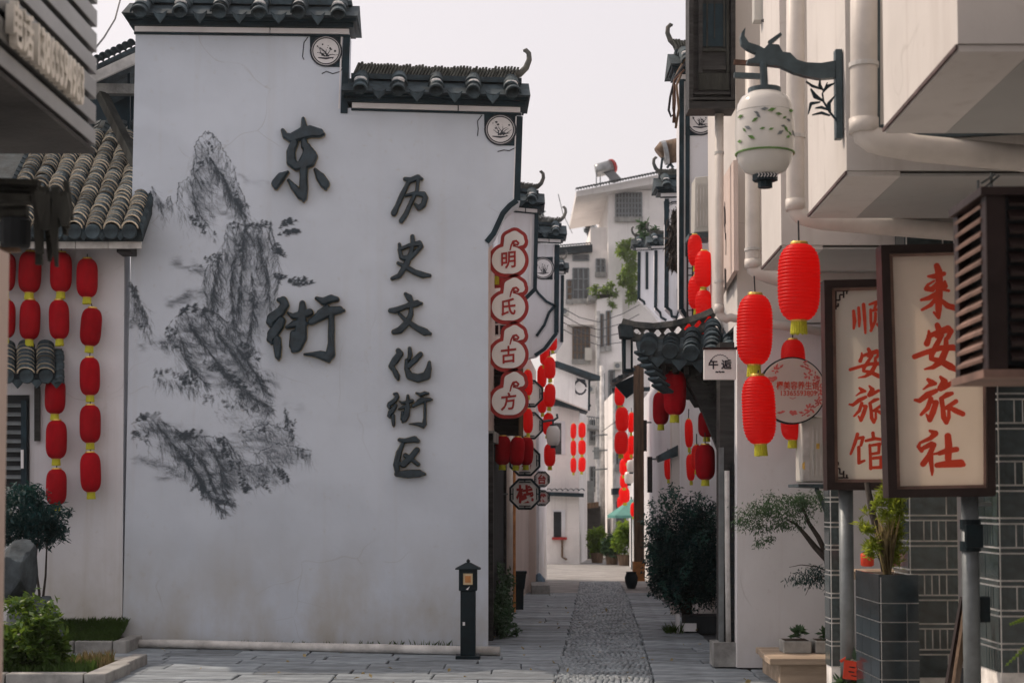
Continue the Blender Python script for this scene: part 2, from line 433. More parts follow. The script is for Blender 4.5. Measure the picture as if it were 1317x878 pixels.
for k in range(5):                                # a few worn slab outlines, unit size
    rnd = random.Random(k); m = MB()
    j = lambda: rnd.uniform(-.012, .012)
    lo = [(-.5+j(), -.5+j(), -.06), (.5+j(), -.5+j(), -.06), (.5+j(), .5+j(), -.06), (-.5+j(), .5+j(), -.06)]
    hi = [(x, y, 0) for x, y, z in lo]
    top = [(x*.975, y*.965, .006) for x, y, z in lo]
    m.hexa(lo, hi)
    b = len(m.v); m.v += top
    m.f = [f for f in m.f if f != (4, 5, 6, 7)]
    m.f += [(b, b+1, b+2, b+3)] + [(4+i, 4+(i+1) % 4, b+(i+1) % 4, b+i) for i in range(4)]
    slab_protos.append(m.mesh('paving_slab'))
    slab_protos[-1].materials.append(M_SLAB)
def slab(x0, x1, y0, y1, dz=0):
    c = Vector(((x0+x1)/2, (y0+y1)/2, gz((y0+y1)/2) + random.uniform(-.004, .004) + dz))
    M = Matrix.Translation(c) @ Matrix.Rotation(random.uniform(-.006, .006), 4, 'Y') @ Matrix.Rotation(random.uniform(-.006, .006), 4, 'X') @ Matrix.Diagonal((x1-x0-.012, y1-y0-.012, 1, 1))
    piece('paving_slab', random.choice(slab_protos), pave, M)
y = 12.2
row = 0
while y < 25.5:
    d = random.choice((.34, .40, .48)) if y < 18 else random.choice((.45, .55, .65))
    yc = y + d/2; sl, sr = strip_c(yc) - strip_w(yc)/2, strip_c(yc) + strip_w(yc)/2
    left = -4.55 if y < 16.0 else -0.32 + .055 * (y - 16.3)
    right = 3.2 if y < 14.1 else 2.08 + .02 * (y - 14)
    x = left - (random.uniform(0, .5) if y < 16.0 else 0)
    while x < sl - .05:
        w = random.choice((.55, .7, .85, 1.0)) if y < 18 else random.uniform(.4, .7)
        x1 = x + w if x + w < sl - .3 else sl
        slab(x, x1, y, y + d); x = x1
    x = sr
    while x < right - .05:
        w = random.choice((.5, .7, .9))
        x1 = x + w if x + w < right - .25 else right
        slab(x, x1, y, y + d); x = x1
    y += d
# cobbles of the middle strip: ranks of small stones set on edge
V, F = [], []
rng_ = random.Random(3)
yy = 12.2
while yy < 31:
    c, w = strip_c(yy) + rng_.uniform(-.012, .012), strip_w(yy) + rng_.uniform(-.05, .03); rk = .072
    n = 16; jog = rng_.uniform(0, 1); bow = .03 * math.sin(yy * 1.9)
    cuts = [0.0] + sorted(min(.985, max(.015, (i + jog + rng_.uniform(-.18, .18)) / n)) for i in range(n)) + [1.0]
    for i in range(len(cuts) - 1):
        if cuts[i+1] - cuts[i] < .012: continue
        x0 = c - w/2 + w * cuts[i]; x1 = c - w/2 + w * cuts[i+1]
        wv = lambda x: .022 * math.sin((x - c) * 16 + yy * 2.3) + bow * (x - c)
        h = .004 + rng_.uniform(0, .010); g = .0035; z = gz(yy)
        if int(yy / .072) % 19 == 0: h = -.010
        b = len(V)
        lo = [(x0+g, yy+g+wv(x0), z-.04), (x1-g, yy+g+wv(x1), z-.04), (x1-g, yy+rk-g+wv(x1), z-.04), (x0+g, yy+rk-g+wv(x0), z-.04)]
        mx, my = (x0+x1)/2, yy + rk/2 + wv((x0+x1)/2); tl = rng_.uniform(-.006, .006)
        V += lo + [(mx+(a-mx)*.96, my+(q-my)*.94, z+h-.010) for a, q, _ in lo] + [(mx+(a-mx)*.6, my+(q-my)*.55, z+h+.002+tl*(k-1.5)) for k, (a, q, _) in enumerate(lo)]
        for t in (0, 4):
            F += [(b+t+k, b+t+(k+1) % 4, b+t+4+(k+1) % 4, b+t+4+k) for k in range(4)]
        F.append((b+8, b+9, b+10, b+11))
    yy += rk
me = np_mesh('cobble_strip', np.array(V), np.array(F))
cob = link('cobble_strip', me, M_COBB, pave); cob['kind'] = 'stuff'

# ------------------------------------------------------------------ roof copings of the horse-head walls
def half_tube(r, L, t, n=8, r2=None):            # curved cover tile: axis along y, convex to +z
    m = MB(); r2 = r2 or r
    for (rr, y) in ((r, 0), (r2, L)):
        for q in (rr, rr - t):
            for k in range(n+1):
                a = math.pi * k / n
                m.v.append((q * math.cos(a), y, q * math.sin(a)))
    N = n + 1
    for k in range(n):
        m.f += [(k, k+1, 2*N+k+1, 2*N+k), (N+k+1, N+k, 3*N+k, 3*N+k+1), (k+1, k, N+k, N+k+1), (2*N+k, 2*N+k+1, 3*N+k+1, 3*N+k)]
    m.f += [(0, 2*N, 3*N, N), (n, N+n, 3*N+n, 2*N+n)]
    return m
def disc(r, t, n=16):
    m = MB(); m.lathe([(r*.2, 0), (r, 0), (r, t*.7), (r*.9, t), (r*.2, t*.8)], n); return m
ME_COVER = half_tube(.078, .20, .016, 8, .085).mesh('roof_tile', smooth=False); ME_COVER.materials.append(M_TILE)
_c = disc(.075, .03); ME_CAP = _c.mesh('tile_end'); ME_CAP.materials.append(M_TILE)
_d = MB(); _d.prism([(-.085, 0, .03), (-.06, 0, -.03), (0, 0, -.10), (.06, 0, -.03), (.085, 0, .03), (.04, 0, .0), (0, 0, -.012), (-.04, 0, .0)], (0, .022, 0))
ME_DRIP = _d.mesh('drip_tile'); ME_DRIP.materials.append(M_TILE)
_l = MB(); _l.lathe([(.03, 0), (.062, .008), (.066, .03), (.05, .05), (.02, .056)], 10); ME_LIME = _l.mesh('lime_lump'); ME_LIME.materials.append(M_LIME)
def coping(par, pL, pR, n, horn='R', k=1.0, thick=.35, pitch=.197, ridge=True):
    pL, pR = Vector(pL), Vector(pR); ax = (pR - pL).normalized(); L = (pR - pL).length; up = Vector((0, 0, 1))
    jr = random.Random(int(L * 977) + 5)
    def jig(): return Matrix.Rotation(jr.uniform(-.09, .09), 4, 'Z') @ Matrix.Rotation(jr.uniform(-.06, .06), 4, 'X') @ Matrix.Diagonal((k * jr.uniform(.88, 1.06), k * jr.uniform(.9, 1.08), k * jr.uniform(.9, 1.08), 1))
    def P(x, z, o): return pL + ax * x + up * (z * k) + n * (o * k)
    e = .05
    cut = L * .63
    m = MB()
    for a, b in ((0, cut - .006), (cut + .006, L)):
        m.prism([P(a, .012, -.01), P(b, .012, -.01), P(b, .012, .035), P(a, .012, .035)], up * .055 * k)
    m.build('white_fascia', M_STRIP, par)
    m = MB()
    m.prism([P(-.01, -.012, -.01), P(L+.01, -.012, -.01), P(L+.01, -.012, .022), P(-.01, -.012, .022)], up * .02 * k)
    m.prism([P(-e, .072, -thick/k), P(L+e, .072, -thick/k), P(L+e, .072, .07), P(-e, .072, .07)], up * .045 * k)
    m.prism([P(-e*1.6, .12, -thick/k), P(L+e*1.6, .12, -thick/k), P(L+e*1.6, .12, .13), P(-e*1.6, .12, .13)], up * .04 * k)
    m.build('cornice', M_TRIM, par)
    # tiled slopes
    E0, RZ, RO = (.17, .235), .40, -thick / k / 2
    m = MB()
    m.prism([P(-e*2, E0[0]-.02, E0[1]-.01), P(-e*2, RZ-.02, RO), P(-e*2, E0[0]-.02, 2*RO-E0[1]+.01)], ax * (L + e*4))
    m.build('roof_deck', M_TILE, par)
    dv = (P(0, E0[0], E0[1]) - P(0, RZ, RO)); Ls = dv.length; dv.normalize(); nz = ax.cross(dv).normalized()
    if nz.z < 0: nz = -nz
    cnt = max(2, round(L / (pitch * k)))
    if cnt % 2 == 0: cnt += 1
    for i in range(cnt):
        x = (i + .5) * L / cnt
        if i % 2 == 0:
            s = 0; q = 0
            while s < Ls - .02:
                o = P(x, RZ, RO) + dv * s + nz * (.012 + .012 * (q % 2)) * k
                piece('roof_tile', ME_COVER, par, frame(o, ax, dv, nz) @ jig()); s += .10 * k; q += 1
            o = P(x, E0[0] - .008, E0[1] + .03)
            piece('tile_end', ME_CAP, par, frame(o, ax, up, n) @ jig())
            piece('lime_lump', ME_LIME, par, frame(P(x, E0[0] + .075, E0[1] - .02), ax, -n, up) @ jig())
        else:
            o = P(x, E0[0] - .03, E0[1] + .03)
            piece('drip_tile', ME_DRIP, par, frame(o, ax, -n, up) @ jig())
    # ridge of slanted upright tiles
    m = MB()
    m.prism([P(-.02, RZ - .04, RO + .09), P(L+.02, RZ - .04, RO + .09), P(L+.02, RZ - .04, RO - .09), P(-.02, RZ - .04, RO - .09)], up * .055 * k)
    m.build('ridge_base', M_TILE, par)
    m = MB(); x = 0.0; rr = random.Random(int(L * 1000))
    while x < L - .06:
        h = (.115 + rr.uniform(-.012, .014) - .05 * (x / L) * (1 - x / L)) * k
        w = .022 * k; o = .085
        b = P(x, RZ + .012, RO)
        lean = ax * (.055 * k) * (1 if horn != 'L' else -1)
        t = lean + up * h
        m.prism([b - n*o*k, b + ax*w - n*o*k, b + ax*w + t - n*(o-.02)*k, b + t - n*(o-.02)*k], n * (2*o) * k)
        x += .034 * k
    rt = m.build('ridge_tiles', M_RIDGE, par); rt['kind'] = 'stuff'
    if horn:
        s = 1 if horn == 'R' else -1
        base = P(L if s > 0 else 0, RZ + .03, RO)
        prof = [(-.34, -.02, .026), (-.12, .0, .036), (.0, .05, .038), (.07, .12, .035), (.105, .21, .030), (.10, .28, .027), (.068, .312, .026), (.04, .305, .014)]
        m = MB(); m.tube([base + ax * (s * a * k) + up * (b * k) for a, b, r in prof], [r * k for a, b, r in prof], 8)
        m.build('upturned_horn', M_TILE_L, par, smooth=True)
def strip_band(par, pts, n, w, t, m_, name='trim'):      # flat band following a polyline on a frontal face
    pts = [Vector(p) for p in pts]; mb = MB(); L = len(pts); off = []
    for i in range(L):
        d = (pts[min(i+1, L-1)] - pts[max(i-1, 0)]).normalized(); off.append(n.cross(d).normalized())
    for i in range(L - 1):
        a, b = pts[i], pts[i+1]
        mb.prism([a - off[i]*w/2, b - off[i+1]*w/2, b + off[i+1]*w/2, a + off[i]*w/2], n * t)
    return mb.build(name, m_, par)
def medallion(par, c, r, ax, n, seed=1, corner=1):
    up = Vector((0, 0, 1)); rnd = random.Random(seed)
    md = MB()
    N = 28
    md.prism([c + (ax*math.cos(2*math.pi*i/N) + up*math.sin(2*math.pi*i/N)) * r for i in range(N)], n * .008)
    d = md.build('medallion', M_STRIP, par)
    for rr, w in ((r, .010), (r * .86, .006)):
        mb = MB()
        mb.tube([c + n*.010 + (ax*math.cos(2*math.pi*i/32) + up*math.sin(2*math.pi*i/32)) * rr for i in range(33)], w * r / .17, 5)
        mb.build('ring', M_INK, d)
    st = []
    for b in range(9):                             # sprig drawn in ink
        a = rnd.uniform(.3, 2.6); L = rnd.uniform(.4, .75)
        p = [(rnd.uniform(-.15, .2), -.35)]
        for q in range(4):
            p.append((p[-1][0] + math.cos(a) * L * .28, p[-1][1] + math.sin(a) * L * .28)); a += rnd.uniform(-.5, .5)
        st.append([(x, -y, .03 - .005 * i) for i, (x, y) in enumerate(p)])
    for b in range(10): st.append([(rnd.uniform(-.6, .6), rnd.uniform(-.5, .5), rnd.uniform(.03, .07))])
    st.append([(-.5, .45, .03), (0, .5, .06), (.5, .42, .02)])
    me = brush_mesh('ink_drawing', st, .03, r, c + n*.008, ax, up, n, .004)
    link('ink_drawing', off_mesh(me, WL[d]), M_INK, d)
    for sx, sz in ((1, 1), (1, -1), (-1, 1)):       # fretted corner pieces
        mb = MB(); k = r * 1.06; q = []
        sx_ = sx * corner
        for i in range(7):
            a = math.pi / 2 * i / 6
            q.append(c + ax * (sx_ * r * 1.04 * math.cos(a)) + up * (sz * r * 1.04 * math.sin(a)))
        q.append(c + ax * (sx_ * 0) + up * (sz * k)) if False else None
        cor = c + ax * (sx_ * k) + up * (sz * k)
        mb.add([p + n*.006 for p in q] + [cor + n*.006], [(i, i+1, 7) if sx_*sz < 0 else (i+1, i, 7) for i in range(6)])
        mb.build('corner_fret', M_TRIM, par)

# ------------------------------------------------------------------ the mural wall
YAW = R(2.0)
WAX, WN, UP = Vector((math.cos(YAW), math.sin(YAW), 0)), Vector((math.sin(YAW), -math.cos(YAW), 0)), Vector((0, 0, 1))
WP0 = Vector((-2.0, 16.3, 0))
def W(u, v, out=0.0): return onplane(u, v, WP0 + WN * out, WN)
PXM = (W(401, 400) - W(400, 400)).length         # metres per photo pixel on the wall
wall_t = thing('mural_wall', 'tall white stepped gable wall with an ink landscape mural', 'wall', WP0)
outline = [(157, 850), (174.5, 36), (449, 41), (446, 139), (671, 145), (669, 259), (659, 267), (650, 276), (644, 289), (638, 302), (628, 314), (628, 850)]
MB().prism([W(u, v) for u, v in outline], -WN * .36).build('wall', M_WALL, wall_t)
MB().box((-3.85, 17.0, 0), (-0.45, 20.4, 6.0)).build('house_body', M_WALL2, wall_t)  # unseen house body, raised to shade the lane
coping(wall_t, W(174, 43), W(449, 46.5), WN, None)
coping(wall_t, W(453, 141), W(669, 147), WN, 'R')
strip_band(wall_t, [W(446, 47), W(442.5, 146)], WN, 9 * PXM, .012, M_TRIM)
strip_band(wall_t, [W(439.5, 47), W(436, 140)], WN, 2.0 * PXM, .008, M_STRIP)
edge = [(672, 150), (668.5, 258), (659, 266), (650, 276), (644, 289), (638, 302), (629, 313)]
strip_band(wall_t, [W(u - 3.5, v) for u, v in edge[:2]], WN, 8 * PXM, .012, M_TRIM)
strip_band(wall_t, [W(666 - 1, 258)] + [W(u - 3.2, v - 1.5) for u, v in edge[2:]], WN, 7 * PXM, .014, M_TRIM)
strip_band(wall_t, [W(664, 150), W(660.5, 256)], WN, 2.2 * PXM, .008, M_STRIP)
medallion(wall_t, W(419.5, 66, 0), 20 * PXM, WAX, WN, 3)
medallion(wall_t, W(643.5, 167, 0), 20 * PXM, WAX, WN, 8)
def inkline(par, pts, plane, r=.005):
    MB().tube([plane(u, v, .004) for u, v in pts], r, 5).build('ink_scroll', M_INK, par)
inkline(wall_t, [(396, 48), (391, 55), (390, 64), (389, 73), (391, 77)], W)
inkline(wall_t, [(414, 95), (420, 92), (428, 95), (438, 92), (441, 87)], W)
inkline(wall_t, [(620, 148), (614, 156), (615, 166), (614, 175)], W)
inkline(wall_t, [(640, 195), (648, 193), (655, 194), (663, 190), (665, 186)], W)

# the ink landscape: flat paint, coloured point by point on its own thin sheet
u0, u1, v0, v1, st_ = 158, 412, 160, 668, 0.6
UU, VV = np.meshgrid(np.arange(u0, u1, st_), np.arange(v0, v1, st_))
warp = (fbm(UU/14, VV/14, 40, 3) - .5) * 16
warp2 = (fbm(UU/14, VV/14, 60, 3) - .5) * 16
ink = np.zeros(UU.shape)
mr_ = random.Random(21)
GW = fbm(UU/2.0, VV/2.0, 91, 2)                    # dry-brush grain
def seg(x0, y0, x1, y1, w0, w1, dark):             # one tapering brush touch
    m = max(w0, w1) + 1.2
    i0, i1 = int((min(x0, x1) - m - u0) / st_), int((max(x0, x1) + m - u0) / st_) + 2
    j0, j1 = int((min(y0, y1) - m - v0) / st_), int((max(y0, y1) + m - v0) / st_) + 2
    i0, j0 = max(i0, 0), max(j0, 0)
    X, Y = UU[j0:j1, i0:i1], VV[j0:j1, i0:i1]
    if X.size == 0: return
    dx, dy = x1 - x0, y1 - y0; L = dx*dx + dy*dy + 1e-9
    t = np.clip(((X - x0) * dx + (Y - y0) * dy) / L, 0, 1)
    d = w0 + (w1 - w0) * t - np.hypot(X - x0 - t*dx, Y - y0 - t*dy)
    k = sstep(-.55, .45, d) * dark * (.55 + .8 * GW[j0:j1, i0:i1])
    sub = ink[j0:j1, i0:i1]; ink[j0:j1, i0:i1] = 1 - (1 - sub) * (1 - np.clip(k, 0, .95))
def touch(x, y, ang, L, w, dark, bend=.35):
    a = math.radians(ang); n = 3
    for i in range(n):
        a += mr_.uniform(-bend, bend); x1, y1 = x + math.cos(a) * L / n, y + math.sin(a) * L / n
        seg(x, y, x1, y1, w * (1 - .25 * i), w * (.75 - .25 * i), dark); x, y = x1, y1
def along(pts, f):
    Ls = [math.hypot(b[0]-a[0], b[1]-a[1]) for a, b in zip(pts[:-1], pts[1:])]; d = f * sum(Ls)
    for (a, b), L in zip(zip(pts[:-1], pts[1:]), Ls):
        if d <= L or (a, b) == (pts[-2], pts[-1]): t = min(1, d / L); return a[0] + (b[0]-a[0])*t, a[1] + (b[1]-a[1])*t
        d -= L
def ridge(pts, ang, depth, n, dark=.6, L=(6, 18), w=(.45, 1.0), outline=.7, jit=14, fall=1.2):
    """an outlined crag: broken contour line, then texture strokes flowing down from it"""
    if outline:
        x, y = pts[0]
        m = max(4, int(sum(math.hypot(b[0]-a[0], b[1]-a[1]) for a, b in zip(pts[:-1], pts[1:])) / 3.5))
        for i in range(1, m + 1):
            nx_, ny_ = along(pts, i / m); nx_ += mr_.uniform(-1.3, 1.3); ny_ += mr_.uniform(-1.3, 1.3)
            if mr_.random() < .86: seg(x, y, nx_, ny_, mr_.uniform(.35, .9), mr_.uniform(.3, .8), outline * mr_.uniform(.5, 1))
            x, y = nx_, ny_
    for i in range(int(n * 2.1)):
        f = mr_.random(); x, y = along(pts, f); q = mr_.random() ** fall; dd = q * depth
        a = ang + mr_.gauss(0, jit); r = math.radians(a)
        dk = dark * .70 * (1 - .55 * q) * mr_.uniform(.25, 1.15)
        touch(x + math.cos(r) * dd + mr_.uniform(-2, 2), y + math.sin(r) * dd, a, mr_.uniform(*L), mr_.uniform(*w), dk)
def trees(pts, n, dark=.85, h=4.5, wd=3.0, spread=3):
    spread *= 2.0; dark *= .74
    for i in range(int(n * .8)):
        x, y = along(pts, mr_.random()); x += mr_.gauss(0, spread * .6); y += mr_.gauss(0, spread * .45)
        hh = h * mr_.uniform(.5, 1.2)
        for k in range(5):
            q = k / 4; touch(x - wd * (.3 + .7*q) * mr_.uniform(.4, 1) + mr_.uniform(-.6, .6), y - hh * (1 - q), mr_.uniform(-25, 25), wd * (.6 + 1.2*q) * mr_.uniform(.6, 1.2), mr_.uniform(.5, 1.1), dark * mr_.uniform(.45, 1))
def wash(strokes, amt, edge=12, seed=0, thr=.45, sc=5):
    global ink
    d = brush_sdf(strokes, UU + warp * .9, VV + warp2 * .9)
    n = fbm(UU / (sc*2.6), VV / sc, seed, 4); h = fbm(UU / 7, VV / 1.4, seed + 3, 2)
    k = 1.75 * sstep(-edge*.6, edge, d) * sstep(thr - .25, thr + .3, n) * amt * (.5 + .8 * h)
    ink = 1 - (1 - ink) * (1 - np.clip(k, 0, 1))
# pale grey washes under the crags
wash([[(266, 200, 12), (262, 250, 24), (285, 268, 22)]], .26, 12, 1, .46); wash([[(318, 310, 22), (322, 370, 30), (312, 420, 24)]], .30, 14, 2, .44)
wash([[(250, 425, 24), (290, 470, 36), (330, 510, 16)]], .34, 14, 3, .44); wash([[(195, 548, 10), (245, 575, 22), (280, 615, 26)]], .36, 14, 4, .44)
wash([[(310, 560, 18), (360, 580, 20), (392, 585, 8)], [(310, 610, 16), (350, 615, 12)]], .24, 14, 5, .46)
wash([[(224, 338, 6), (245, 346, 8), (262, 356, 6)], [(220, 388, 8), (255, 378, 8), (280, 380, 6)]], .34, 9, 11, .46, 4)
wash([[(168, 405, 8), (190, 424, 7)], [(185, 445, 5), (215, 443, 6)], [(372, 525, 5), (392, 526, 3)], [(180, 592, 7), (215, 600, 9)], [(200, 612, 5), (235, 612, 7)]], .32, 9, 13, .45, 4)
wash([[(305, 225, 3), (330, 238, 5)], [(315, 236, 3), (345, 232, 2)], [(340, 490, 5), (358, 494, 4)]], .26, 6, 5, .5)
def fill(strokes, ang, n, dark, L=(3, 10), w=(.4, .9), jit=18, thr=.42, seed=0):
    d = brush_sdf(strokes, UU + warp * .8, VV + warp2 * .8); g = sstep(-2, 9, d) * sstep(thr - .14, thr + .2, fbm(UU/13, VV/13, seed + 50, 3)); P = (g / g.sum()).ravel()
    idx_ = np.random.default_rng(seed).choice(P.size, n, p=P)
    for q in idx_:
        touch(UU.flat[q], VV.flat[q], ang + mr_.gauss(0, jit), mr_.uniform(*L), mr_.uniform(*w), dark * mr_.uniform(.3, 1.1) * (.4 + .6 * g.flat[q]))
fill([[(264, 185, 8), (258, 225, 22), (262, 262, 26)], [(285, 225, 14), (305, 262, 14)]], 66, 330, .34, seed=1)
fill([[(318, 300, 24), (318, 350, 36), (315, 400, 34), (305, 428, 26)], [(282, 345, 16), (278, 375, 14)]], 84, 760, .40, L=(4, 13), jit=10, seed=2)
fill([[(240, 410, 16), (262, 440, 36), (295, 470, 38), (322, 500, 26), (340, 520, 10)], [(300, 430, 20), (322, 455, 14)]], 54, 620, .42, w=(.3, .7), thr=.50, seed=3)
fill([[(185, 546, 8), (215, 556, 16), (250, 582, 28), (278, 612, 28), (288, 640, 10)], [(280, 565, 14), (305, 590, 16)]], 54, 560, .44, w=(.3, .7), thr=.50, seed=4)
fill([[(320, 570, 16), (360, 582, 20), (392, 588, 8)], [(315, 608, 16), (360, 612, 12)]], 40, 420, .30, seed=5)
fill([[(255, 500, 14), (300, 518, 14), (340, 526, 8)], [(205, 488, 8), (240, 496, 9)]], 70, 260, .34, seed=6)
fill([[(212, 440, 10), (225, 455, 14), (245, 475, 14)], [(258, 408, 12), (300, 415, 16), (330, 428, 10)]], 60, 360, .36, w=(.3, .7), thr=.48, seed=9)
fill([[(300, 500, 16), (335, 515, 12)], [(345, 480, 8), (352, 500, 6)], [(262, 395, 10), (285, 385, 10)]], 58, 300, .34, seed=10)
fill([[(205, 575, 10), (230, 598, 14), (250, 625, 12)], [(300, 620, 14), (320, 640, 8)], [(345, 560, 14), (372, 570, 12)]], 60, 340, .32, w=(.3, .7), thr=.48, seed=11)
fill([[(225, 345, 7), (262, 352, 8)], [(222, 386, 9), (262, 380, 9)], [(180, 440, 7), (212, 446, 8)], [(178, 590, 9), (222, 605, 10)]], 8, 300, .26, L=(4, 12), seed=12)
fill([[(280, 535, 10), (340, 545, 12), (372, 555, 8)]], 30, 200, .26, seed=7)
fill([[(170, 380, 7), (182, 405, 9)], [(200, 258, 9), (214, 272, 7)]], 74, 150, .36, seed=8)
# first peak
ridge([(264, 169), (252, 184), (249, 209), (246, 227), (230, 237), (227, 264)], 62, 46, 120, .52, jit=16); ridge([(264, 169), (274, 172), (286, 190), (301, 215), (305, 234), (320, 268)], 100, 26, 80, .5)
ridge([(267, 200), (278, 214), (289, 234), (300, 254), (311, 272)], 72, 22, 110, .8, w=(.6, 1.4)); ridge([(255, 216), (246, 238), (250, 262), (261, 283)], 66, 30, 80, .6); trees([(262, 172), (272, 180), (268, 200)], 12, .6, 3, 2); trees([(246, 276), (258, 292), (277, 304)], 26, .8, 4, 2.5)
trees([(287, 228), (312, 268)], 26, .75, 4, 3); trees([(262, 208), (252, 222)], 12, .7, 3, 2.5)
ridge([(192, 252), (196, 240), (203, 256), (208, 272)], 72, 22, 50, .45, L=(4, 10)); ridge([(214, 258), (218, 252), (221, 268)], 85, 14, 24, .4, L=(4, 9))
# second, columnar peak
ridge([(292, 289), (286, 326), (264, 345), (261, 376)], 74, 40, 110, .62, jit=10); ridge([(296, 287), (322, 290), (348, 289)], 88, 60, 130, .62, L=(8, 24), jit=9); ridge([(348, 289), (357, 326), (360, 357), (352, 385)], 108, 30, 80, .55, jit=12)
for pts in ([(314, 295), (311, 340), (306, 400)], [(332, 301), (342, 345), (346, 390)], [(280, 332), (276, 360), (272, 388)], [(300, 330), (297, 370), (300, 415)], [(324, 350), (326, 390), (320, 432)]): ridge(pts, 84, 14, 60, .8, L=(6, 20), w=(.5, 1.2), jit=10, outline=.8)
trees([(294, 290), (318, 292), (350, 292)], 34, .8, 4.5, 3); trees([(262, 340), (284, 330)], 22, .75, 4, 3); trees([(308, 320), (304, 350)], 22, .7, 4, 3); trees([(308, 380), (330, 395)], 14, .6, 4, 3)
for pts, n in (([(364, 292), (378, 281)], 20), ([(364, 304), (384, 298)], 24), ([(356, 318), (363, 330)], 20), ([(355, 355), (375, 362), (400, 366)], 44)): trees(pts, n, .95, 4, 4, 2.5)
ridge([(167, 362), (174, 372), (182, 392), (188, 410)], 84, 34, 80, .75, L=(5, 14)); trees([(168, 366), (180, 392)], 14, .85); trees([(170, 412), (186, 424)], 14, .5)
# third mass, slanting
ridge([(221, 450), (215, 419), (243, 394), (274, 400), (300, 420)], 58, 60, 190, .62, L=(7, 20), jit=14); ridge([(274, 400), (320, 437), (332, 474), (351, 518)], 118, 34, 120, .58, jit=16)
for pts in ([(240, 412), (262, 445), (290, 480)], [(262, 405), (288, 440), (318, 478)], [(230, 430), (240, 465), (262, 492)], [(280, 470), (310, 500), (345, 522)], [(300, 440), (322, 470), (338, 500)]): ridge(pts, 52, 16, 80, .82, L=(5, 15), w=(.5, 1.25), jit=16, outline=.75)
trees([(232, 404), (250, 396), (276, 404)], 40, .9, 4.5, 3.5); trees([(310, 440), (332, 466)], 24, .85, 4, 3); trees([(262, 462), (296, 486), (322, 506)], 44, .85, 4, 3.5); trees([(216, 424), (228, 450)], 22, .7)
trees([(192, 482), (216, 480), (250, 496)], 44, .75, 5, 3); ridge([(196, 484), (222, 488), (250, 498)], 75, 16, 40, .5, outline=0); trees([(244, 482), (246, 494)], 12, .95, 5, 3); trees([(262, 512), (318, 526), (352, 528)], 40, .4, 4, 3)
# lowest mass
ridge([(169, 545), (188, 538), (206, 540), (234, 556), (262, 562), (289, 561), (300, 590)], 54, 56, 230, .66, L=(6, 18), jit=16)
for pts in ([(200, 545), (225, 575), (250, 606)], [(236, 566), (262, 596), (276, 632)], [(268, 568), (284, 600), (288, 640)], [(246, 600), (264, 630), (284, 654)]): ridge(pts, 56, 16, 80, .85, L=(5, 14), w=(.5, 1.3), jit=18, outline=.8)
for pts, n, k in (([(226, 562), (250, 560)], 46, .95), ([(184, 538), (204, 537)], 30, .95), ([(258, 618), (264, 640)], 34, .95), ([(286, 566), (290, 588)], 30, .9), ([(300, 590), (302, 606)], 14, .85), ([(312, 620), (318, 634)], 20, .85), ([(172, 558), (188, 566)], 16, .7), ([(240, 590), (250, 602)], 20, .8), ([(272, 640), (300, 652)], 26, .75)): trees(pts, n, k, 4.5, 3.5)
ridge([(326, 585), (357, 570), (400, 579)], 80, 22, 60, .42); ridge([(366, 527), (370, 545), (379, 561)], 95, 12, 40, .6, L=(4, 10)); trees([(358, 606), (370, 622)], 26, .75, 5, 3); trees([(334, 622), (344, 630)], 14, .6); trees([(366, 530), (376, 556)], 16, .7, 5, 2.5); trees([(380, 575), (398, 590)], 14, .4)
ridge([(312, 556), (345, 544), (376, 556)], 60, 30, 60, .35); ridge([(310, 600), (350, 594), (372, 612)], 72, 22, 50, .4); trees([(305, 560), (360, 552)], 18, .45)
bandm = np.exp(-((VV - 316 - (UU-280)*.08) / 8) ** 2) * sstep(300, 268, UU) + np.exp(-((VV - 533 + (UU-280)*.04) / 8) ** 2) * .7 * sstep(.35, .6, fbm(UU/30, VV/14, 78, 2)) + np.exp(-((VV - 468) / 8) ** 2) * sstep(238, 222, UU) * .9
ink = np.clip(ink * (1 - np.clip(bandm, 0, 1) * .8), 0, 1)
ink = .80 * ink ** 1.1
ny, nx = UU.shape
pA = W(u0, v0, .004)
d00, dU, dV = np.array(W(u0, v0, .004)), None, None
def Wnp(u, v, out):                              # vectorised W
    xc = (u - CX) / FPX; yc = (VP0 - v) / FPX
    D = np.stack([xc, CP - yc * SP, SP + yc * CP], -1)
    p0 = WP0 + WN * out; o = Vector((0, 0, CAMZ)); n = np.array(WN)
    t = (p0 - o).dot(WN) / (D @ n)
    return D * t[..., None] + np.array(o)
Vm = Wnp(UU, VV, .004).reshape(-1, 3) - np.array(WP0)
idx = np.arange(nx * ny).reshape(ny, nx)
keep = (np.maximum(np.maximum(ink[:-1, :-1], ink[1:, :-1]), np.maximum(ink[:-1, 1:], ink[1:, 1:])) > .012)
Fm = np.stack([idx[1:, :-1], idx[1:, 1:], idx[:-1, 1:], idx[:-1, :-1]], -1)[keep]
used = np.unique(Fm); remap = np.zeros(nx*ny, dtype=np.int64); remap[used] = np.arange(len(used))
me = np_mesh('landscape_mural', Vm[used], remap[Fm])
ca = me.color_attributes.new('ink', 'FLOAT_COLOR', 'POINT')
iv = ink.ravel()[used]; ca.data.foreach_set('color', np.stack([iv, iv, iv, np.ones_like(iv)], -1).astype(np.float32).ravel())
mm = bpy.data.materials.new('ink_mural'); mm.use_nodes = True
nt = mm.node_tree; bs = nt.nodes['Principled BSDF']; bs.inputs['Roughness'].default_value = .9; bs.inputs['Specular IOR Level'].default_value = .2
at_ = nt.nodes.new('ShaderNodeAttribute'); at_.attribute_name = 'ink'
bs.inputs['Base Color'].default_value = (0.030, 0.045, 0.058, 1)
tb = nt.nodes.new('ShaderNodeBsdfTransparent'); ms = nt.nodes.new('ShaderNodeMixShader')
